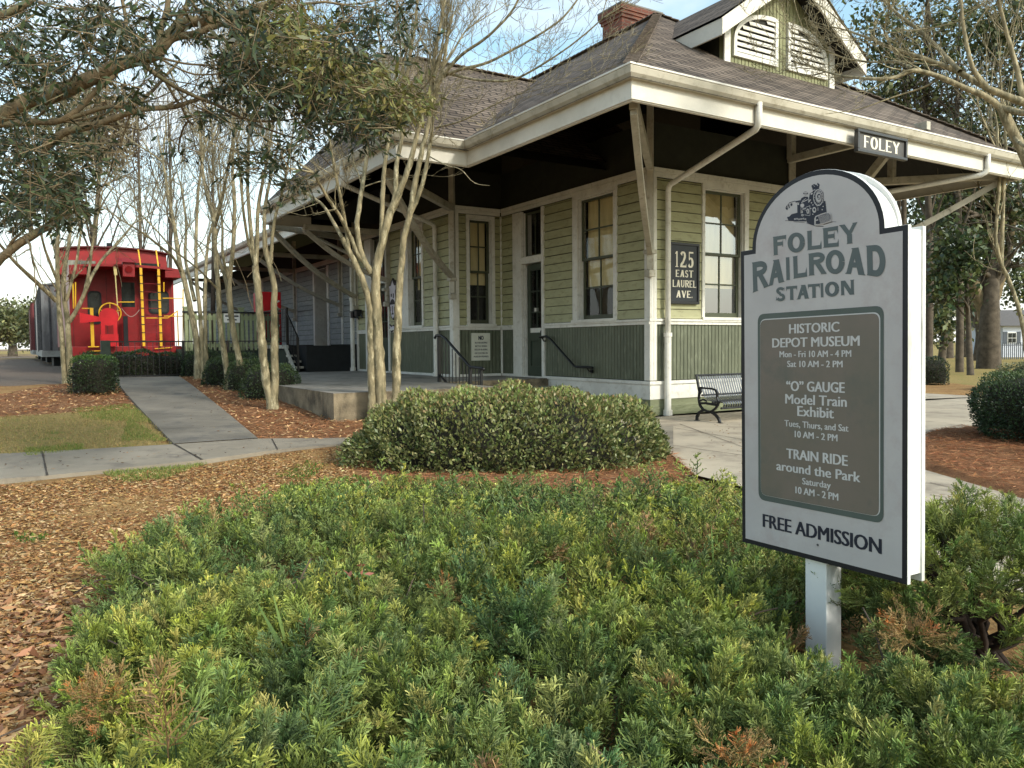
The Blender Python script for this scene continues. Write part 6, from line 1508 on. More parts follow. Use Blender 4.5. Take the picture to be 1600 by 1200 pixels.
# woody stems inside the bed
def tubes(name, paths, mt, parent=None, seg=5):
    VV = []; FF = []; off = 0
    for pts, rs in paths:
        pts = np.asarray(pts, float); n = len(pts)
        if n < 2: continue
        rs = np.asarray(rs, float); d = np.gradient(pts, axis=0); d = unit(d)
        ref = np.where(np.abs(d[:, 2:3]) < .9, np.array([[0, 0, 1.0]]), np.array([[1.0, 0, 0]])); ref = np.repeat(ref[:1], n, 0) if (np.abs(d @ ref[0]) < .97).all() else np.array([[.577, .577, .577]] * n)
        a = unit(np.cross(d, ref)); b = np.cross(d, a); sg_ = seg if rs[0] > .006 else 3
        if rs[0] > .03: sg_ = max(seg, 9)
        t = np.linspace(0, 2 * math.pi, sg_, endpoint=False)
        ring_ = pts[:, None, :] + rs[:, None, None] * (a[:, None, :] * np.cos(t)[None, :, None] + b[:, None, :] * np.sin(t)[None, :, None]); VV.append(ring_.reshape(-1, 3))
        i = np.arange(n - 1)[:, None] * sg_; j = np.arange(sg_)[None, :]; j2 = (j + 1) % sg_
        FF.append((np.stack([i + j, i + j2, i + sg_ + j2, i + sg_ + j], -1) + off).reshape(-1, 4)); off += n * sg_
    V = np.concatenate(VV); F = np.concatenate(FF); return link(name, np_mesh(name, V, F), mt, parent, True)
MJST = mat('juniper_stem_bark', sr(104, 90, 76), sr(74, 62, 52), scale=20, rough=.9)
stp = []
for i in rng.permutation(len(cc))[:260]:
    p = np.array([cc[i][0], cc[i][1], .01]); d = unit(np.array([rng.normal(), rng.normal(), .35])); L_ = rng.uniform(.25, .5)
    stp.append(([p + d * L_ * t + np.array([0, 0, .06 * math.sin(t * 3)]) for t in np.linspace(0, 1, 6)], np.linspace(.007, .003, 6)))
js = tubes('juniper_stems', stp, MJST); tag(js, 'greyish woody stems under the juniper foliage', 'stems', kind='stuff')
bp_ = MB(); n = 0
# brown litter under the bed
P = np.column_stack([rng.uniform(BW[:, 0].min(), BW[:, 0].max(), 9000), rng.uniform(BW[:, 1].min(), BW[:, 1].max(), 9000)]); P = P[inpoly(P[:, 0], P[:, 1], BW)]; P = np.column_stack([P, np.full(len(P), .0)]); n = len(P); s_ = rng.uniform(.6, 1.3, n)
litter('needle_litter', 'brown needle litter and twigs beneath the juniper', P, .06 * s_, .014 * s_, [(96, 66, 44), (76, 54, 38), (120, 84, 54)], up=.2)
# loose strap leaves standing in the bed
P = np.array([onz(1115, 900, .12), onz(1135, 905, .12), onz(1148, 900, .12), onz(460, 1050, .2), onz(455, 1040, .2), onz(1395, 1000, .1), onz(1402, 1005, .1)]); D = unit(np.array([[-.05, 0, 1], [.05, 0, 1], [.4, .1, .8], [-.45, .2, .7], [-.3, .3, .8], [.02, 0, 1], [-.1, 0, 1]]))
gt = leaves('grass_tuft', P, D, np.full(7, .28), np.full(7, .016), pal(7, [(110, 132, 72)], .02), MG); tag(gt, 'few long grass blades growing up through the juniper', 'grass', kind='stuff')
# small plant with oval leaves among the juniper at left
qp = onz(560, 915, .30); rt = thing('seedling', (qp[0], qp[1], .08), 0, 'small seedling with oval green and reddish leaves poking out of the juniper', 'plant')
n = 26; a = rng.uniform(0, 6.28, n); D = unit(np.column_stack([np.cos(a), np.sin(a), rng.uniform(.1, .9, n)])); P = rng.normal(0, .05, (n, 3)) * [1, 1, .3] + [0, 0, .26]
leaves('foliage', P, D, rng.uniform(.03, .05, n), rng.uniform(.014, .02, n), pal(n, [(96, 126, 66), (110, 138, 72), (150, 92, 76)]), MLF, rt); tubes('stem', [([(0, 0, -.1), (.01, 0, .1), (0, 0, .27)], [.004, .003, .002])], MJST, rt)
# separate juniper bush at the right edge
q0 = onz(1545, 1040, .02); jr = thing('juniper_bush', (q0[0], q0[1] + .1, 0), 0, 'open twiggy juniper bush with bare dark stems at the lower right edge', 'shrub')
n = 900; d = rnd_unit(n); d[:, 2] = np.abs(d[:, 2]) * .8 + .15; d = unit(d); R_j = np.array([.75, .62, .62]); P = d * R_j * rng.uniform(.72, 1, (n, 1)); P[:, 2] += -.05; keep = P[:, 2] > .22 + .1 * np.sin(P[:, 0] * 6); P = P[keep]; d = d[keep]
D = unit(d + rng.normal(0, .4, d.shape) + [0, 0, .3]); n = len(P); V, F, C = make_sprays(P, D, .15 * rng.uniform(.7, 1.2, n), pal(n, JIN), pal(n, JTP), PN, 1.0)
link('foliage', np_mesh('foliage', V, F, C), MJUN, jr)
stp = []
for i in range(40):
    e = d[rng.integers(0, len(d))] * R_j * .85; stp.append(([np.array([rng.normal(0, .06), rng.normal(0, .06), 0]) * (1 - t) + e * t + np.array([0, 0, .12 * math.sin(t * 3)]) for t in np.linspace(0, 1, 7)], np.linspace(.016, .005, 7)))
tubes('stem', stp, mat('dark_juniper_stem', sr(58, 46, 38), sr(38, 30, 26), scale=30, rough=.95), jr)
for (x, y, sz, lb_) in ((1420, 1000, .13, 'dead orange brown juniper branch in front of the open bush at right'), (1145, 1192, .10, 'dead rust coloured juniper tip at the bottom edge below the sign'), (690, 930, .08, 'dead brown drooping juniper twigs in the middle of the bed'), (165, 1110, .10, 'dead brown juniper branch at the lower left edge of the bed')):
    q0 = onz(x, y, .26); n = 26; d = unit(rng.normal(0, .7, (n, 3)) + [0, -.2, .35]); V, F, C = make_sprays(d * sz * .3, d, sz * rng.uniform(.6, 1.1, n), pal(n, JBR), pal(n, JBR + [(176, 110, 60)]), PFm, 1.2)
    dt = link('dead_branch', np_mesh('dead_branch', V, F, C), MJUN); dt.location = q0; tag(dt, lb_, 'branch', 'dead juniper branches')
# ================================================================ TREES
MCRP = mat('crape_myrtle_bark', sr(158, 144, 112), sr(92, 86, 62), scale=11, rough=.75, bump=.6, bscale=30, c3=sr(196, 184, 150), s3=14, stretch=(1, 1, .35))
MOAK = mat('oak_bark', sr(134, 116, 88), sr(96, 84, 64), scale=9, rough=.95, bump=1.0, bscale=26, c3=sr(104, 104, 74), s3=7, stretch=(1, 1, .5))
MFAR = mat('distant_bark', sr(98, 88, 75), sr(68, 60, 50), scale=4, rough=.95, bump=.5)
MOLF = mat_leaf('oak_leaf', rough=.45, trans=.22, spec=.4)
def grow(paths, p, d, r, L_, lvl, rs, up=.35, spread=.55, curl=.10, nch=(2, 3), shrink=.66, tips=None, rmin=.0028):
    n = 5; pts = [p]; q = p.copy(); dd = d.copy()
    for i in range(n):
        dd = unit(dd + rs.normal(0, curl, 3) + np.array([0, 0, up * .12])); q = q + dd * L_ / n; pts.append(q.copy())
    r1 = max(r * .62, rmin); paths.append((pts, np.linspace(r, r1, n + 1)))
    if lvl <= 0:
        if tips is not None: tips.append((q, dd))
        return
    for k in range(rs.integers(nch[0], nch[1] + 1)):
        nd = unit(dd + rs.normal(0, spread, 3) + np.array([0, 0, up])); grow(paths, q, nd, r1 * rs.uniform(.65, .95), L_ * shrink * rs.uniform(.7, 1.2), lvl - 1, rs, up, spread, curl, nch, shrink, tips, rmin)
    if lvl >= 1:
        for k in range(rs.integers(1, 3)):
            i = rs.integers(1, n); nd = unit(dd + rs.normal(0, spread * 1.2, 3) + np.array([0, 0, up])); grow(paths, pts[i], nd, r1 * .5, L_ * shrink * rs.uniform(.5, .9), lvl - 1 if lvl < 3 else lvl - 2, rs, up, spread, curl, nch, shrink, tips, rmin)
def smooth_path(P, n):
    P = np.array(P, float); d = np.concatenate([[0], np.cumsum(np.linalg.norm(np.diff(P, axis=0), axis=1))]); t = np.linspace(0, d[-1], n)
    # catmull-rom style smoothing by two passes of averaging on dense samples
    Q = np.stack([np.interp(t, d, P[:, k]) for k in range(3)], -1)
    for _ in range(2): Q[1:-1] = Q[:-2] * .25 + Q[1:-1] * .5 + Q[2:] * .25
    return Q
def guided(px, dep, r0, r1, z0=None, wob=.0, seed=0):
    """px list (x,y[,extra depth]); radii in photo pixels"""
    rs = np.random.default_rng(seed); P = []
    for i, q in enumerate(px): e = q[2] if len(q) > 2 else 0; P.append(atd(q[0], q[1], dep + e))
    n = max(6, 4 * len(px)); Q = smooth_path(P, n)
    if wob: Q[1:] += rs.normal(0, wob, (n - 1, 3))
    R = np.linspace(r0, r1, n) * dep / 1233
    R = R * (1 + rs.normal(0, .03, n)); R[rs.integers(0, n, max(1, n // 9))] *= 1.10; Q[2:-1] += rs.normal(0, r1 * dep / 1233 * .10, (n - 3, 3))
    return Q, R
def crape(label, dep, guides, seed, lvl=3, L_=1.0, up=.45, spread=.42, every=.0, flare=True, group='bare crape myrtle trees beside the depot', ends=None):
    rs = np.random.default_rng(seed); base = None; tr = []; br = []
    for gi, (px, r0, r1, tw) in enumerate(guides):
        Q, R = guided(px, dep, r0, r1, seed=seed + gi)
        if base is None: base = Q[0].copy(); base[2] = gz(base)
        if gi == 0 or px[0][1] > 560:
            R = R.copy(); R[0] *= 1.35; R[1] *= 1.1; Q = np.vstack([[Q[0][0], Q[0][1], min(Q[0][2], gz(Q[0]) - .1)], Q]); R = np.concatenate([[R[0] * 1.15], R])
        tr.append((Q, R))
        if tw:
            d = unit(Q[-1] - Q[-3]); nb = tw if isinstance(tw, int) else 2
            for k in range(nb): grow(br, Q[-1], unit(d + rs.normal(0, .28, 3)), R[-1] * .8, L_ * rs.uniform(.8, 1.25), lvl, rs, up, spread)
            m = len(Q)
            for k in range(4 + nb):
                i = rs.integers(m // 2, m); grow(br, Q[i], unit(unit(Q[i] - Q[i - 1]) + rs.normal(0, .55, 3)), R[i] * .35, L_ * rs.uniform(.5, .9), max(1, lvl - 1), rs, up, spread)
    t = thing('crape_myrtle', base, 0, label, 'tree', group)
    off = np.array([base[0], base[1], base[2]])
    tubes('trunk', [(np.array(p) - off, r) for p, r in tr], MCRP, t, 10)
    if br: tubes('branches', [(np.array(p) - off, r) for p, r in br], MCRP, t, 5)
    return t
# A: by the caboose, left
crape('bare multi-stemmed tree standing in front of the left side of the caboose', 17.0, [
    ([(103, 606), (96, 521), (91, 467), (89, 393), (91, 337), (95, 290)], 4.4, 2.4, 2),
    ([(112, 600), (108, 558), (106, 507), (102, 478), (98, 440), (104, 400, .3), (112, 350, .6)], 4.8, 2.2, 2),
    ([(88, 470), (57, 441, -.4), (23, 410, -.9), (0, 382, -1.3), (-25, 355, -1.6)], 3.6, 1.5, 2),
    ([(108, 503), (118, 488), (130, 464), (139, 439), (159, 405, .4), (187, 376, .8), (210, 348, 1.1)], 3.4, 1.4, 2),
    ([(131, 462), (140, 420), (143, 390), (150, 350), (160, 300)], 2.4, 1.2, 2), ([(90, 440), (70, 390, -.5), (60, 350, -.8), (40, 310, -1)], 2.2, 1.2, 2),
    ([(92, 420), (80, 370, .5), (65, 330, .8)], 2, 1.2, 1), ([(104, 470), (120, 410), (125, 370), (135, 320, .4)], 2.4, 1.2, 1)], 11, lvl=3, L_=.85)
# B: cluster behind the hedge
crape('bare tree with three leaning trunks rising behind the hedge right of the caboose', 18.6, [
    ([(310, 570), (308, 540), (303, 507), (290, 447), (280, 407), (272, 350, .4), (262, 300, .6), (255, 255, .8)], 5, 2, 3),
    ([(317, 568), (315, 530), (313, 490), (307, 440), (306, 400), (307, 350), (310, 290), (318, 240)], 3.6, 1.7, 3),
    ([(322, 568), (321, 520), (320, 470), (321, 420, .3), (326, 370, .5), (345, 310, .7)], 3.4, 1.6, 3),
    ([(283, 425), (270, 400, -.6), (250, 385, -1), (225, 365, -1.4), (200, 350, -1.8)], 2.4, 1.2, 2), ([(304, 470), (288, 400, .5), (292, 350, .8), (283, 290, 1)], 3, 1.5, 2)], 23, lvl=4, L_=.95)
# C
crape('pair of leaning bare trunks growing between the hedge plants', 16.2, [
    ([(357, 600), (352, 560), (343, 507), (341, 440), (335, 383), (337, 353), (323, 307, .3), (315, 257, .5), (313, 200, .6)], 4.6, 2, 3),
    ([(376, 572), (370, 545), (363, 507), (359, 470), (358, 435), (364, 395), (367, 327), (363, 260, .3), (366, 200, .4)], 4.6, 1.8, 3),
    ([(369, 545), (361, 500, .1), (354, 440, .1), (344, 410, .2), (336, 385, .4)], 4, 2.2, 0),
    ([(337, 353), (350, 300, -.5), (358, 250, -.8), (364, 215, -1)], 2.6, 1.4, 2), ([(358, 438), (347, 400, -.3), (348, 350, -.3), (340, 290, -.6)], 2.4, 1.3, 2),
    ([(340, 452), (310, 420, -.6), (270, 390, -1.2), (245, 360, -1.5), (210, 325, -1.8)], 1.6, .9, 2)], 37, lvl=4, L_=.95)
# D forked
crape('pale bare tree forking low into two trunks beside the platform corner', 13.2, [
    ([(426, 632), (418, 605), (413, 573), (408, 520), (405, 473), (402, 435), (399, 415)], 7.2, 5, 0), ([(426, 630), (430, 600), (429, 540), (428, 473), (430, 443), (421, 415), (414, 385), (413, 360)], 6.6, 3.4, 0),
    ([(400, 417), (395, 390), (391, 350), (387, 300), (387, 250), (390, 190)], 3.6, 1.6, 3), ([(400, 420), (402, 370), (402, 330), (412, 275), (422, 225), (430, 170)], 3.4, 1.6, 3),
    ([(413, 362), (413, 330, .2), (420, 290, .3), (428, 250, .4)], 3, 2, 2), ([(423, 412), (425, 375), (428, 345), (438, 310), (446, 280, -.3), (452, 240, -.5)], 3, 1.5, 3),
    ([(399, 415), (388, 380), (380, 330, -.3), (376, 280, -.4), (370, 220, -.6)], 2.6, 1.4, 3)], 41, lvl=4, L_=.8)
# E: big multi-trunk by the bush
crape('largest bare crape myrtle with three tall trunks rising behind the mounded bush', 12.0, [
    ([(583, 655), (582, 600), (580, 541), (579, 481), (570, 445), (559, 419), (545, 391), (535, 372)], 7.6, 4.0, 0), ([(598, 655), (595, 610), (589, 498), (586, 430), (596, 382), (604, 351), (612, 325), (624, 300)], 9, 5.6, 0),
    ([(619, 650), (619, 600), (620, 541), (624, 442), (627, 413), (630, 371), (641, 337), (645, 305)], 7, 4.4, 0),
    ([(581, 428), (570, 410), (561, 385), (557, 350), (565, 300, .3), (572, 255, .5), (575, 200, .6)], 4.5, 2.6, 3), ([(583, 425), (560, 400), (548, 370), (530, 335, -.2), (512, 310, -.5), (490, 270, -.8)], 3.8, 1.8, 2),
    ([(535, 372), (520, 345, .2), (505, 320, .4), (480, 302, .7), (455, 290, .9)], 3, 1.4, 2), ([(545, 391), (540, 350), (530, 300, -.3), (520, 250, -.4), (510, 190, -.5)], 3.2, 1.6, 3),
    ([(596, 380), (597, 340), (598, 300), (600, 262), (608, 215), (612, 160)], 4, 2.4, 3), ([(604, 351), (620, 300), (618, 260), (628, 220), (630, 160)], 4.5, 2.4, 3),
    ([(624, 300), (640, 260), (650, 215), (664, 170), (676, 130)], 4.6, 2.8, 3), ([(645, 305), (655, 255), (668, 200), (680, 150), (690, 110)], 4.4, 2.8, 3), ([(641, 335), (660, 290), (668, 250), (676, 200), (672, 140)], 3.8, 2.2, 2),
    ([(664, 172), (690, 120, -.2), (720, 85, -.4), (760, 60, -.6), (800, 20, -.8), (820, -20, -.9)], 3, 1.5, 3), ([(676, 130), (710, 110, -.3), (760, 100, -.5), (830, 62, -.8), (880, 30, -1), (905, -5, -1)], 2.6, 1.1, 3),
    ([(690, 112), (740, 125, -.5), (800, 128, -.9), (850, 100, -1.2), (905, 62, -1.4), (940, 30, -1.5)], 2.3, .9, 3), ([(672, 140), (680, 80), (690, 30), (700, -30)], 3, 1.8, 3), ([(630, 160), (640, 90), (650, 30), (655, -30)], 3, 1.6, 3), ([(612, 160), (600, 100), (590, 40), (585, -20)], 2.6, 1.4, 3),
    ([(672, 245), (700, 260, -.6), (720, 262, -.7), (740, 288, -.8), (765, 290, -.9)], 1.0, .4, 0), ([(680, 200), (720, 190, -.5), (760, 170, -.8), (800, 150, -1)], 1.5, .7, 2)], 59, lvl=4, L_=.78, spread=.44, up=.22)
# F: right edge tree leaning over the roof
crape('bare tree leaning in from the right edge over the front eave', 8.5, [
    ([(1640, 690), (1655, 560), (1650, 420), (1630, 310), (1600, 240), (1583, 205), (1565, 168)], 11, 7, 0),
    ([(1610, 262), (1583, 205), (1565, 168), (1535, 147), (1505, 137), (1470, 120), (1425, 107), (1402, 122), (1370, 124), (1320, 120, .3), (1290, 112, .6)], 6, 1.4, 3),
    ([(1660, 190), (1600, 160), (1545, 140), (1495, 110, .2), (1425, 85, .4), (1395, 77, .5), (1360, 60, .7), (1325, 48, .9)], 6.5, 1.6, 3),
    ([(1565, 168), (1600, 178, -.2), (1640, 165, -.4)], 5, 4, 0), ([(1500, 112), (1470, 80, .4), (1440, 50, .6), (1400, 20, .8), (1370, -10, 1)], 4, 1.8, 3),
    ([(1545, 140), (1520, 110), (1512, 80), (1505, 40), (1500, -10)], 4, 2, 3), ([(1600, 160), (1590, 110), (1575, 60), (1560, 0)], 4.5, 2.4, 3), ([(1425, 107), (1400, 95, .4), (1360, 98, .8), (1310, 90, 1), (1260, 60, 1.2)], 2.2, 1, 3),
    ([(1470, 120), (1450, 135, .2), (1400, 150, .3), (1340, 172, .3), (1290, 178, .2)], 1.6, .5, 0), ([(1585, 215), (1600, 230, -.4), (1660, 240, -.6)], 3, 2.5, 0), ([(1395, 77, .5), (1380, 50, .3), (1390, 10, .1)], 1.8, 1, 3)], 71, lvl=4, L_=.5, up=.25, spread=.55)
crape('slender pale bare tree behind the hedge at the far right edge', 15.0, [
    ([(1606, 640), (1604, 560), (1600, 520), (1592, 480), (1576, 435), (1565, 416), (1555, 380), (1558, 330), (1562, 290), (1560, 240)], 3.6, 2.2, 3), ([(1565, 416), (1566, 360), (1568, 300), (1572, 240), (1570, 190)], 3, 2, 3), ([(1558, 335), (1530, 300, .3), (1525, 260, .4)], 1.6, 1, 2)], 83, lvl=2, L_=1.0)
# ---------------- leaf clusters
def clusters(blobs, dep, per=9, ls=.06, cols=None, seed=0, droop=.25, asp=.27):
    """blobs: (x,y,rx,ry,n twigs[,extra depth, thickness]) in photo pixels at depth dep -> leaf arrays (world)"""
    rs = np.random.default_rng(seed); Ps = []; Ds = []; tw = []; Cc = []
    for bl in blobs:
        x, y, rx, ry, n = bl[:5]; e = bl[5] if len(bl) > 5 else 0; th = bl[6] if len(bl) > 6 else .8; ck = bl[7] if len(bl) > 7 else 0
        for k in range(n):
            a = rs.uniform(0, 2 * math.pi); r = math.sqrt(rs.random()); r2 = r * (1 + .25 * math.sin(3 * a + x)); p = atd(x + rx * r2 * math.cos(a), y + ry * r2 * math.sin(a), dep + e + rs.normal(0, th))
            d = unit(np.array([rs.normal(), rs.normal(), rs.normal() * .6 - droop])); q = p + d * .22; tw.append(([p - d * .10, p, q], np.array([.005, .004, .002])))
            t = rs.random(per); Ps.append(p + d * .22 * t[:, None] + rs.normal(0, .012, (per, 3))); Ds.append(unit(d * .7 + rs.normal(0, .65, (per, 3)) + np.array([0, 0, -droop]))); Cc += [ck] * per
    return np.concatenate(Ps), np.concatenate(Ds), tw, np.array(Cc)
OLV = [(60, 72, 46), (46, 58, 38), (76, 88, 56), (40, 50, 34)]; OYL = [(118, 116, 62), (98, 102, 54), (136, 128, 76), (80, 90, 50)]
def leaftree(label, dep, limbs, blobs, base, seed, ls=.075, trunk=None, per=9, matb=None, name='live_oak', asp=.27, cols=(OLV, OYL), group=None, twl=2):
    t = thing(name, base, 0, label, 'tree', group); off = np.array(base, float); rs = np.random.default_rng(seed); pt = []; br = []
    for px, r0, r1, tw in limbs:
        Q, R = guided(px, dep, r0, r1, seed=seed, wob=.0); pt.append((Q - off, R))
        if tw:
            m = len(Q)
            for k in range(tw): i = rs.integers(m // 3, m); grow(br, Q[i] - off, unit(unit(Q[i] - Q[i - 1]) + rs.normal(0, .6, 3)), max(R[i] * .4, .006), .9 * rs.uniform(.6, 1.3), twl, rs, .1, .6, .14)
    if trunk: pt += [(np.array(p) - off, np.array(r)) for p, r in trunk]
    tubes('trunk', pt, matb or MOAK, t, 10)
    blobs = [(b[0], b[1], b[2], b[3], max(4, int(b[4] * .80))) + tuple(b[5:]) for b in blobs]
    P, D, tw, ck = clusters(blobs, dep, per, ls, seed=seed); n = len(P)
    tubes('branches', br, matb or MOAK, t, 4); tag(tubes('twigs', [(np.array(p) - off, r) for p, r in tw], matb or MOAK, t, 3), kind='stuff')
    c = np.where((ck > 0)[:, None], pal(n, cols[1]), pal(n, cols[0])); s_ = rng.uniform(.7, 1.25, n)
    leaves('crown', P - off, D, ls * s_, ls * asp * s_, c, MOLF, t, fold=.12); return t
trk = [([(-7.6, 6.6, -.3), (-7.4, 6.6, 1.0), (-6.9, 6.7, 2.2), (-6.0, 6.9, 2.9), (-4.9, 7.0, 3.18)], [.55, .42, .36, .26, .18])]
leaftree('evergreen oak whose thick limb and dark leaves reach in across the upper left', 7.0, [
    ([(-60, 212), (0, 183), (45, 158), (100, 142), (150, 118), (200, 95), (240, 88), (262, 62), (275, 42), (300, 33), (335, 34), (370, 26), (420, 8), (470, -20)], 14, 6, 10),
    ([(245, 85), (270, 58), (300, 55), (335, 40), (370, 26)], 6, 5, 2), ([(248, 84), (250, 50), (262, 15), (265, -20)], 5, 4, 2), ([(255, 75), (268, 45), (290, 15), (300, -20)], 4.5, 3, 2),
    ([(-40, 190), (0, 195), (50, 190), (95, 191), (125, 170), (150, 140), (180, 118)], 6, 3.5, 4), ([(100, 188), (140, 175), (165, 166), (210, 168), (240, 140, .3), (280, 95, .6)], 3.5, 2, 4),
    ([(60, 243), (85, 215), (105, 204), (150, 196), (190, 180), (220, 170), (270, 168, .2), (310, 155, .4), (350, 140, .6), (400, 122, .8)], 6, 2.2, 5),
    ([(250, 90), (290, 100), (330, 102), (360, 118)], 2, 1, 2), ([(-20, 30), (15, 20), (40, 8), (70, -20)], 6, 5, 1), ([(250, 92), (300, 118), (350, 115), (420, 98)], 1.6, 1, 2)],
    [(35, 40, 55, 50, 110), (20, 110, 45, 50, 70), (80, 95, 45, 22, 60), (60, 140, 55, 15, 30), (130, 30, 40, 30, 50), (165, 70, 60, 30, 80), (205, 30, 40, 30, 60), (230, 85, 30, 20, 22), (280, 20, 30, 20, 20), (345, 12, 50, 18, 60), (310, 60, 30, 8, 8),
     (385, 55, 34, 42, 90), (362, 110, 22, 30, 50), (345, 140, 25, 18, 18), (410, 120, 40, 40, 100), (395, 170, 28, 30, 40), (320, 180, 18, 12, 22), (300, 230, 10, 10, 6), (380, 235, 12, 18, 8), (440, 40, 55, 45, 160, 0, .8, 1), (490, 90, 60, 45, 200, 0, .8, 1), (470, 150, 42, 32, 100),
     (545, 60, 45, 45, 110), (550, 120, 55, 35, 150, 0, .7, 1), (600, 150, 45, 30, 110, .2, .6, 1), (640, 160, 36, 22, 60, .3, .5, 1), (525, 165, 40, 34, 90), (575, 190, 45, 28, 90, .2, .5), (480, 205, 16, 26, 26), (440, 245, 18, 24, 20), (400, 260, 26, 20, 16), (455, 290, 40, 18, 22), (600, 20, 30, 26, 20), (640, 15, 20, 20, 14), (630, 60, 12, 36, 18),
     (20, 210, 50, 30, 60), (50, 255, 55, 35, 120), (85, 295, 45, 35, 120), (40, 310, 50, 30, 90), (100, 335, 26, 16, 30), (120, 245, 30, 30, 40), (160, 235, 20, 14, 12), (200, 145, 22, 12, 24), (150, 190, 12, 8, 5), (240, 130, 12, 10, 6)],
    (-7.6, 6.6, 0.0), 5, ls=.085, trunk=trk, per=8)
# background trees ------------------------------------------------------------
def bgtree(label, x, ybase, dep, topy, crown, seed, leaf=.22, n=2500, cols=OLV, rpx=4, bare=False, name='tree', group=None, lean=0, fork=None, depthk=.6):
    """crown: list of ellipses (x,y,rx,ry) in photo pixels"""
    base = atd(x, ybase, dep); gz_ = gz(base); base[2] = min(base[2], gz_) if base[2] > gz_ else base[2]
    t = thing(name, base, 0, label, 'tree', group); rs = np.random.default_rng(seed); top = atd(x + lean, topy, dep); pt = []; br = []
    Q = smooth_path([base - [0, 0, .3], base + (top - base) * .33 + rs.normal(0, .15, 3), base + (top - base) * .66 + rs.normal(0, .25, 3), top], 14); k = dep / 1233
    pt.append((Q - base, np.linspace(rpx * k * 1.25, rpx * k * .25, 14)))
    for (cx__, cy__, rx, ry) in crown:
        c = atd(cx__, cy__, dep)
        for j in range(5 if not bare else 7):
            i = rs.integers(4, 13); e = c + rs.normal(0, .5, 3) * np.array([rx * k, rx * k, ry * k]); d = unit(e - Q[i]); L_ = np.linalg.norm(e - Q[i])
            grow(br, Q[i] - base, d, rpx * k * .35, L_ * .5, 3 if bare else 2, rs, .15, .45, .12, rmin=.25 * k)
    tubes('trunk', pt, MFAR, t, 8); tubes('branches', br, MFAR, t, 4)
    if not bare:
        A = sum(rx * ry for _, _, rx, ry in crown); Ps = []
        for (cx__, cy__, rx, ry) in crown:
            m = max(6, int(n * rx * ry / A / 14)); c = atd(cx__, cy__, dep) - base
            q = rnd_unit(m) * rng.random((m, 1)) ** .45 * np.array([rx * k, rx * k * depthk * 1.2, ry * k]) + c
            Ps.append((q[:, None, :] + rng.normal(0, .20 * leaf / .22 * 1.6, (m, 14, 3))).reshape(-1, 3))
        P = np.concatenate(Ps); n_ = len(P); D = rnd_unit(n_); s_ = rng.uniform(.6, 1.3, n_)
        cl = pal(n_ // 14, cols, .2); leaves('crown', P, D, leaf * s_, leaf * .55 * s_, np.repeat(cl, 14, 0) * rng.uniform(.8, 1.2, (n_, 1)), MOLF, t, fold=.1)
    return t
GRN = [(70, 84, 48), (56, 70, 40), (88, 98, 56), (46, 58, 34)]; OLG = [(104, 108, 70), (86, 92, 58), (120, 120, 80)]; BRN = [(128, 112, 84), (112, 98, 72), (140, 124, 96)]
# right side park
bgtree('massive dark oak with a forked trunk on the lawn at the right', 1544, 574, 37, 300, [(1500, 330, 70, 60), (1560, 300, 70, 60), (1480, 400, 36, 30), (1590, 380, 30, 50), (1540, 240, 80, 40)], 101, leaf=.3, n=3600, cols=GRN + OLG, rpx=15, name='live_oak', depthk=.4)
t_ = bpy.data.objects[[o.name for o in bpy.data.objects if o.name.startswith('live_oak')][-1]]
Qs = []
for px, r0, r1 in (([(1542, 500), (1528, 460), (1510, 425), (1485, 405), (1460, 395)], 11, 5), ([(1545, 500), (1550, 440), (1556, 390), (1565, 340)], 12, 6), ([(1552, 470), (1572, 410), (1580, 360), (1590, 300)], 8, 4), ([(1520, 445), (1524, 400), (1530, 350)], 6, 3)):
    Q, R = guided(px, 37, r0, r1); Qs.append((Q - np.array(t_.location), R))
tubes('limb', Qs, MOAK, t_, 9)
bgtree('thin straight tree standing just left of the massive oak', 1517, 585, 30, 380, [(1500, 400, 40, 36), (1480, 450, 26, 22)], 102, leaf=.26, n=1500, cols=GRN, rpx=4.6, depthk=.5)
bgtree('pale trunked tree behind and between the oak and the thin tree', 1525, 560, 52, 420, [(1520, 440, 34, 30)], 103, leaf=.35, n=900, cols=OLG, rpx=5)
bgtree('stout tree in shade at the left end of the park row', 1481, 562, 60, 400, [(1475, 440, 40, 46), (1455, 500, 24, 24)], 104, leaf=.45, n=2000, cols=GRN, rpx=7)
bgtree('slim dark tree in the shade behind the stout one', 1507, 558, 64, 420, [(1510, 470, 26, 26)], 105, leaf=.45, n=900, cols=GRN, rpx=3.5)
bgtree('tall leafy evergreen rising behind the right end of the roof', 1450, 545, 34, -60, [(1380, 60, 60, 60), (1430, 130, 60, 60), (1380, 150, 40, 40), (1470, 40, 50, 60), (1480, 170, 50, 50), (1440, 230, 50, 40)], 106, leaf=.24, n=5200, cols=GRN + OLG + OLG, rpx=6, depthk=.4)
bgtree('tall leafy evergreen at the upper right corner', 1650, 545, 30, -60, [(1540, 60, 50, 60), (1590, 40, 50, 60), (1580, 150, 50, 50), (1530, 200, 40, 40), (1600, 240, 40, 40), (1500, 250, 40, 30)], 107, leaf=.22, n=5200, cols=GRN + OLG + OLG, rpx=6)
bgtree('leafy tree filling the gap under the right eave', 1470, 560, 44, 250, [(1460, 340, 50, 50), (1500, 300, 40, 40), (1440, 420, 30, 60), (1470, 500, 34, 40)], 108, leaf=.3, n=4200, cols=GRN + OLG, rpx=5)
bgtree('leafy tree beyond the pale slender trunk at the right', 1640, 560, 48, 250, [(1590, 340, 50, 60), (1600, 440, 40, 40)], 109, leaf=.3, n=3000, cols=OLG + GRN, rpx=5)
bgtree('bare grey tree seen above the roof ridge at the right', 1410, 540, 36, 20, [(1400, 80, 60, 60), (1450, 170, 50, 40), (1370, 130, 50, 40)], 110, rpx=5, bare=True)
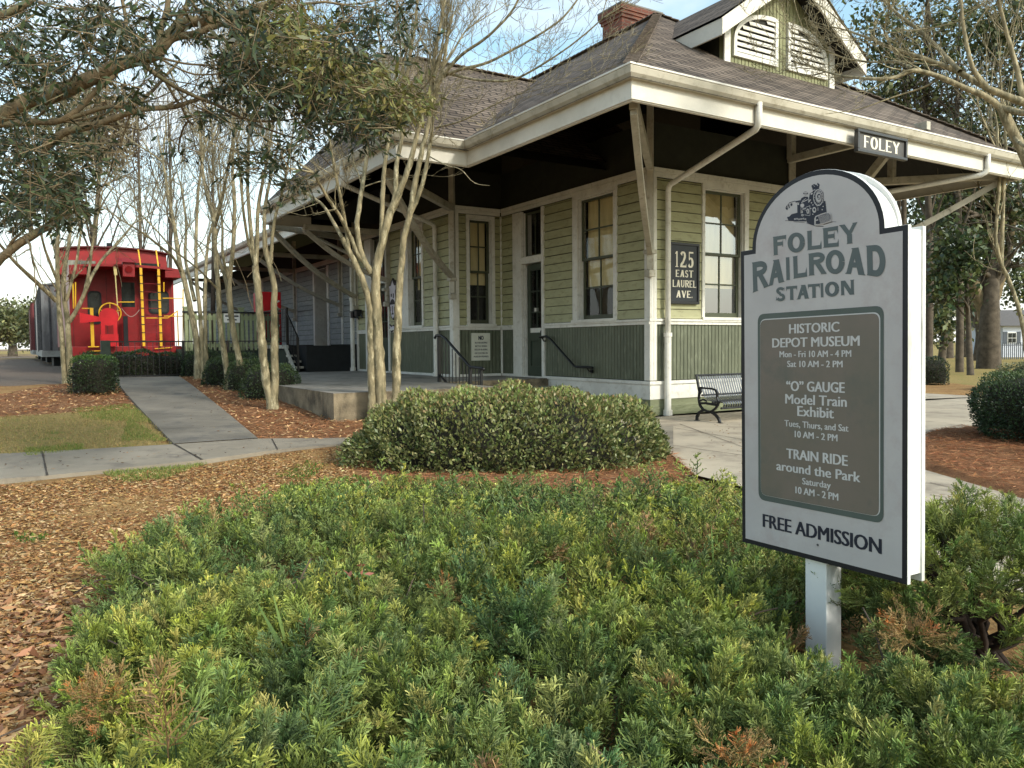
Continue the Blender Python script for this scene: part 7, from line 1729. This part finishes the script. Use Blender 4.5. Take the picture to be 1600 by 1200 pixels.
bgtree('bare grey tree above the right end of the gutter', 1500, 540, 33, 20, [(1500, 90, 50, 60), (1540, 200, 40, 40)], 111, rpx=5, bare=True)
# left side
bgtree('round dark green oak at the far left beyond the gravel', 20, 556, 75, 480, [(15, 505, 40, 26), (50, 500, 28, 22), (-20, 510, 30, 24)], 120, leaf=.36, n=6500, cols=OLG, rpx=6)
bgtree('second far oak just left of the rail cars', 80, 562, 60, 490, [(85, 520, 36, 26), (60, 500, 26, 20), (110, 510, 24, 20)], 121, leaf=.32, n=6500, cols=OLG, rpx=8)
bgtree('hazy far treetop behind the left oak', -20, 556, 100, 470, [(-10, 500, 40, 20), (40, 512, 30, 14)], 122, leaf=.5, n=3000, cols=OLG, rpx=5)
leaftree('second evergreen oak whose curving lower limb shows behind the left bare tree', 15.0, [([(-60, 470), (-20, 430), (0, 404), (30, 380), (60, 362), (95, 345), (108, 320), (112, 290)], 8, 4.5, 4), ([(50, 368), (44, 330), (50, 290)], 4, 2.5, 2)],
    [(90, 210, 50, 50, 60, 0, 1.5, 0), (130, 170, 40, 40, 50, 0, 1.5, 0), (60, 180, 50, 40, 50), (100, 300, 40, 40, 60), (20, 345, 30, 20, 30), (-10, 250, 30, 60, 40), (120, 330, 24, 30, 30)], tuple(atd(-160, 640, 15) * [1, 1, 0] + [0, 0, .3]), 6, ls=.16, trunk=[([atd(-160, 640, 15) * [1, 1, 0], atd(-140, 560, 15), atd(-100, 500, 15), atd(-60, 470, 15)], [.34, .26, .16, .1])], per=8, cols=([(52, 62, 40), (70, 74, 48), (88, 84, 56)], OYL))
bgtree('tall brownish moss draped tree seen high behind the left branches', 150, 548, 30, 110, [(150, 160, 60, 45), (120, 210, 50, 40), (190, 200, 36, 36), (170, 240, 40, 30)], 123, leaf=.16, n=6500, cols=BRN, rpx=5, depthk=.5)
for i, (x, lb_) in enumerate(((215, 'tall bare twiggy tree behind the caboose roof'), (262, 'tall bare twiggy tree between the caboose and the freight eave'), (330, 'tall bare twiggy tree rising behind the freight roof'))):
    bgtree(lb_, x, 540, 27 + i, 150, [(x - 20, 220, 34, 70), (x + 20, 170, 34, 70)], 130 + i, rpx=3.4, bare=True, group='bare trees behind the train')
# far white house, its fence and other small things in the park
hw0 = onz(1563, 555, .0) if False else atd(1566, 556, 62)
hz = gz(hw0); hs = thing('white_house', (hw0[0], hw0[1], hz - .2), 0, 'small white house with dark shutters in the distance at the right edge', 'house')
k = 62 / 1233; hgt = (556 - 508) * k
MHS = mat('white_house_siding', sr(212, 216, 226), sr(196, 200, 210), scale=3, rough=.7, stretch=(.2, .2, 8)); MSHT = mat('blue_grey_shutter', sr(84, 90, 98), rough=.7)
o = MB(); o.box(0, 7, 0, 6, 0, hgt + .3); o.build('wall', MHS, hs)
o = MB(); o.add([(-.4, -.4, hgt + .25), (7.4, -.4, hgt + .25), (7.4, 6.4, hgt + .25), (-.4, 6.4, hgt + .25), (-.4, 3, hgt + 1.6), (7.4, 3, hgt + 1.6)], [(0, 1, 5, 4), (2, 3, 4, 5), (0, 4, 3), (1, 2, 5), (0, 3, 2, 1)]); o.build('roof', mat('grey_roof', sr(104, 100, 98), rough=.9), hs)
for wx in (.35, 3.0):
    o = MB(); o.box(wx, wx + .7, -.06, -.001, (556 - 534) * k + .2, (556 - 517) * k + .2); wd_ = o.build('window', MSWH, hs)
    o = MB(); 
    for a_, b_ in ((.05, .33), (.37, .65)):
        for c_, d_ in ((.06, .44), (.5, .92)): zz = (556 - 534) * k + .2; hh2 = 17 * k; o.box(wx + a_, wx + b_, -.08, -.061, zz + c_ * hh2, zz + d_ * hh2)
    o.build('pane', MCG, wd_)
    o = MB(); o.box(wx - .34, wx - .03, -.05, -.001, (556 - 535) * k + .2, (556 - 516) * k + .2); o.box(wx + .73, wx + 1.04, -.05, -.001, (556 - 535) * k + .2, (556 - 516) * k + .2); o.build('shutter', MSHT, hs)
pf_ = thing('picket_fence', atd(1566, 549, 55) * [1, 1, 0], 0, 'low dark picket fence in front of the distant white house', 'fence')
o = MB(); zf0 = atd(1566, 549, 55)[2]
for i in range(16): o.box(i * .14, i * .14 + .06, 0, .03, -.1, zf0 + .62)
o.box(0, 2.2, .03, .06, zf0 + .4, zf0 + .46); o.build('picket_row', MSHT, pf_)
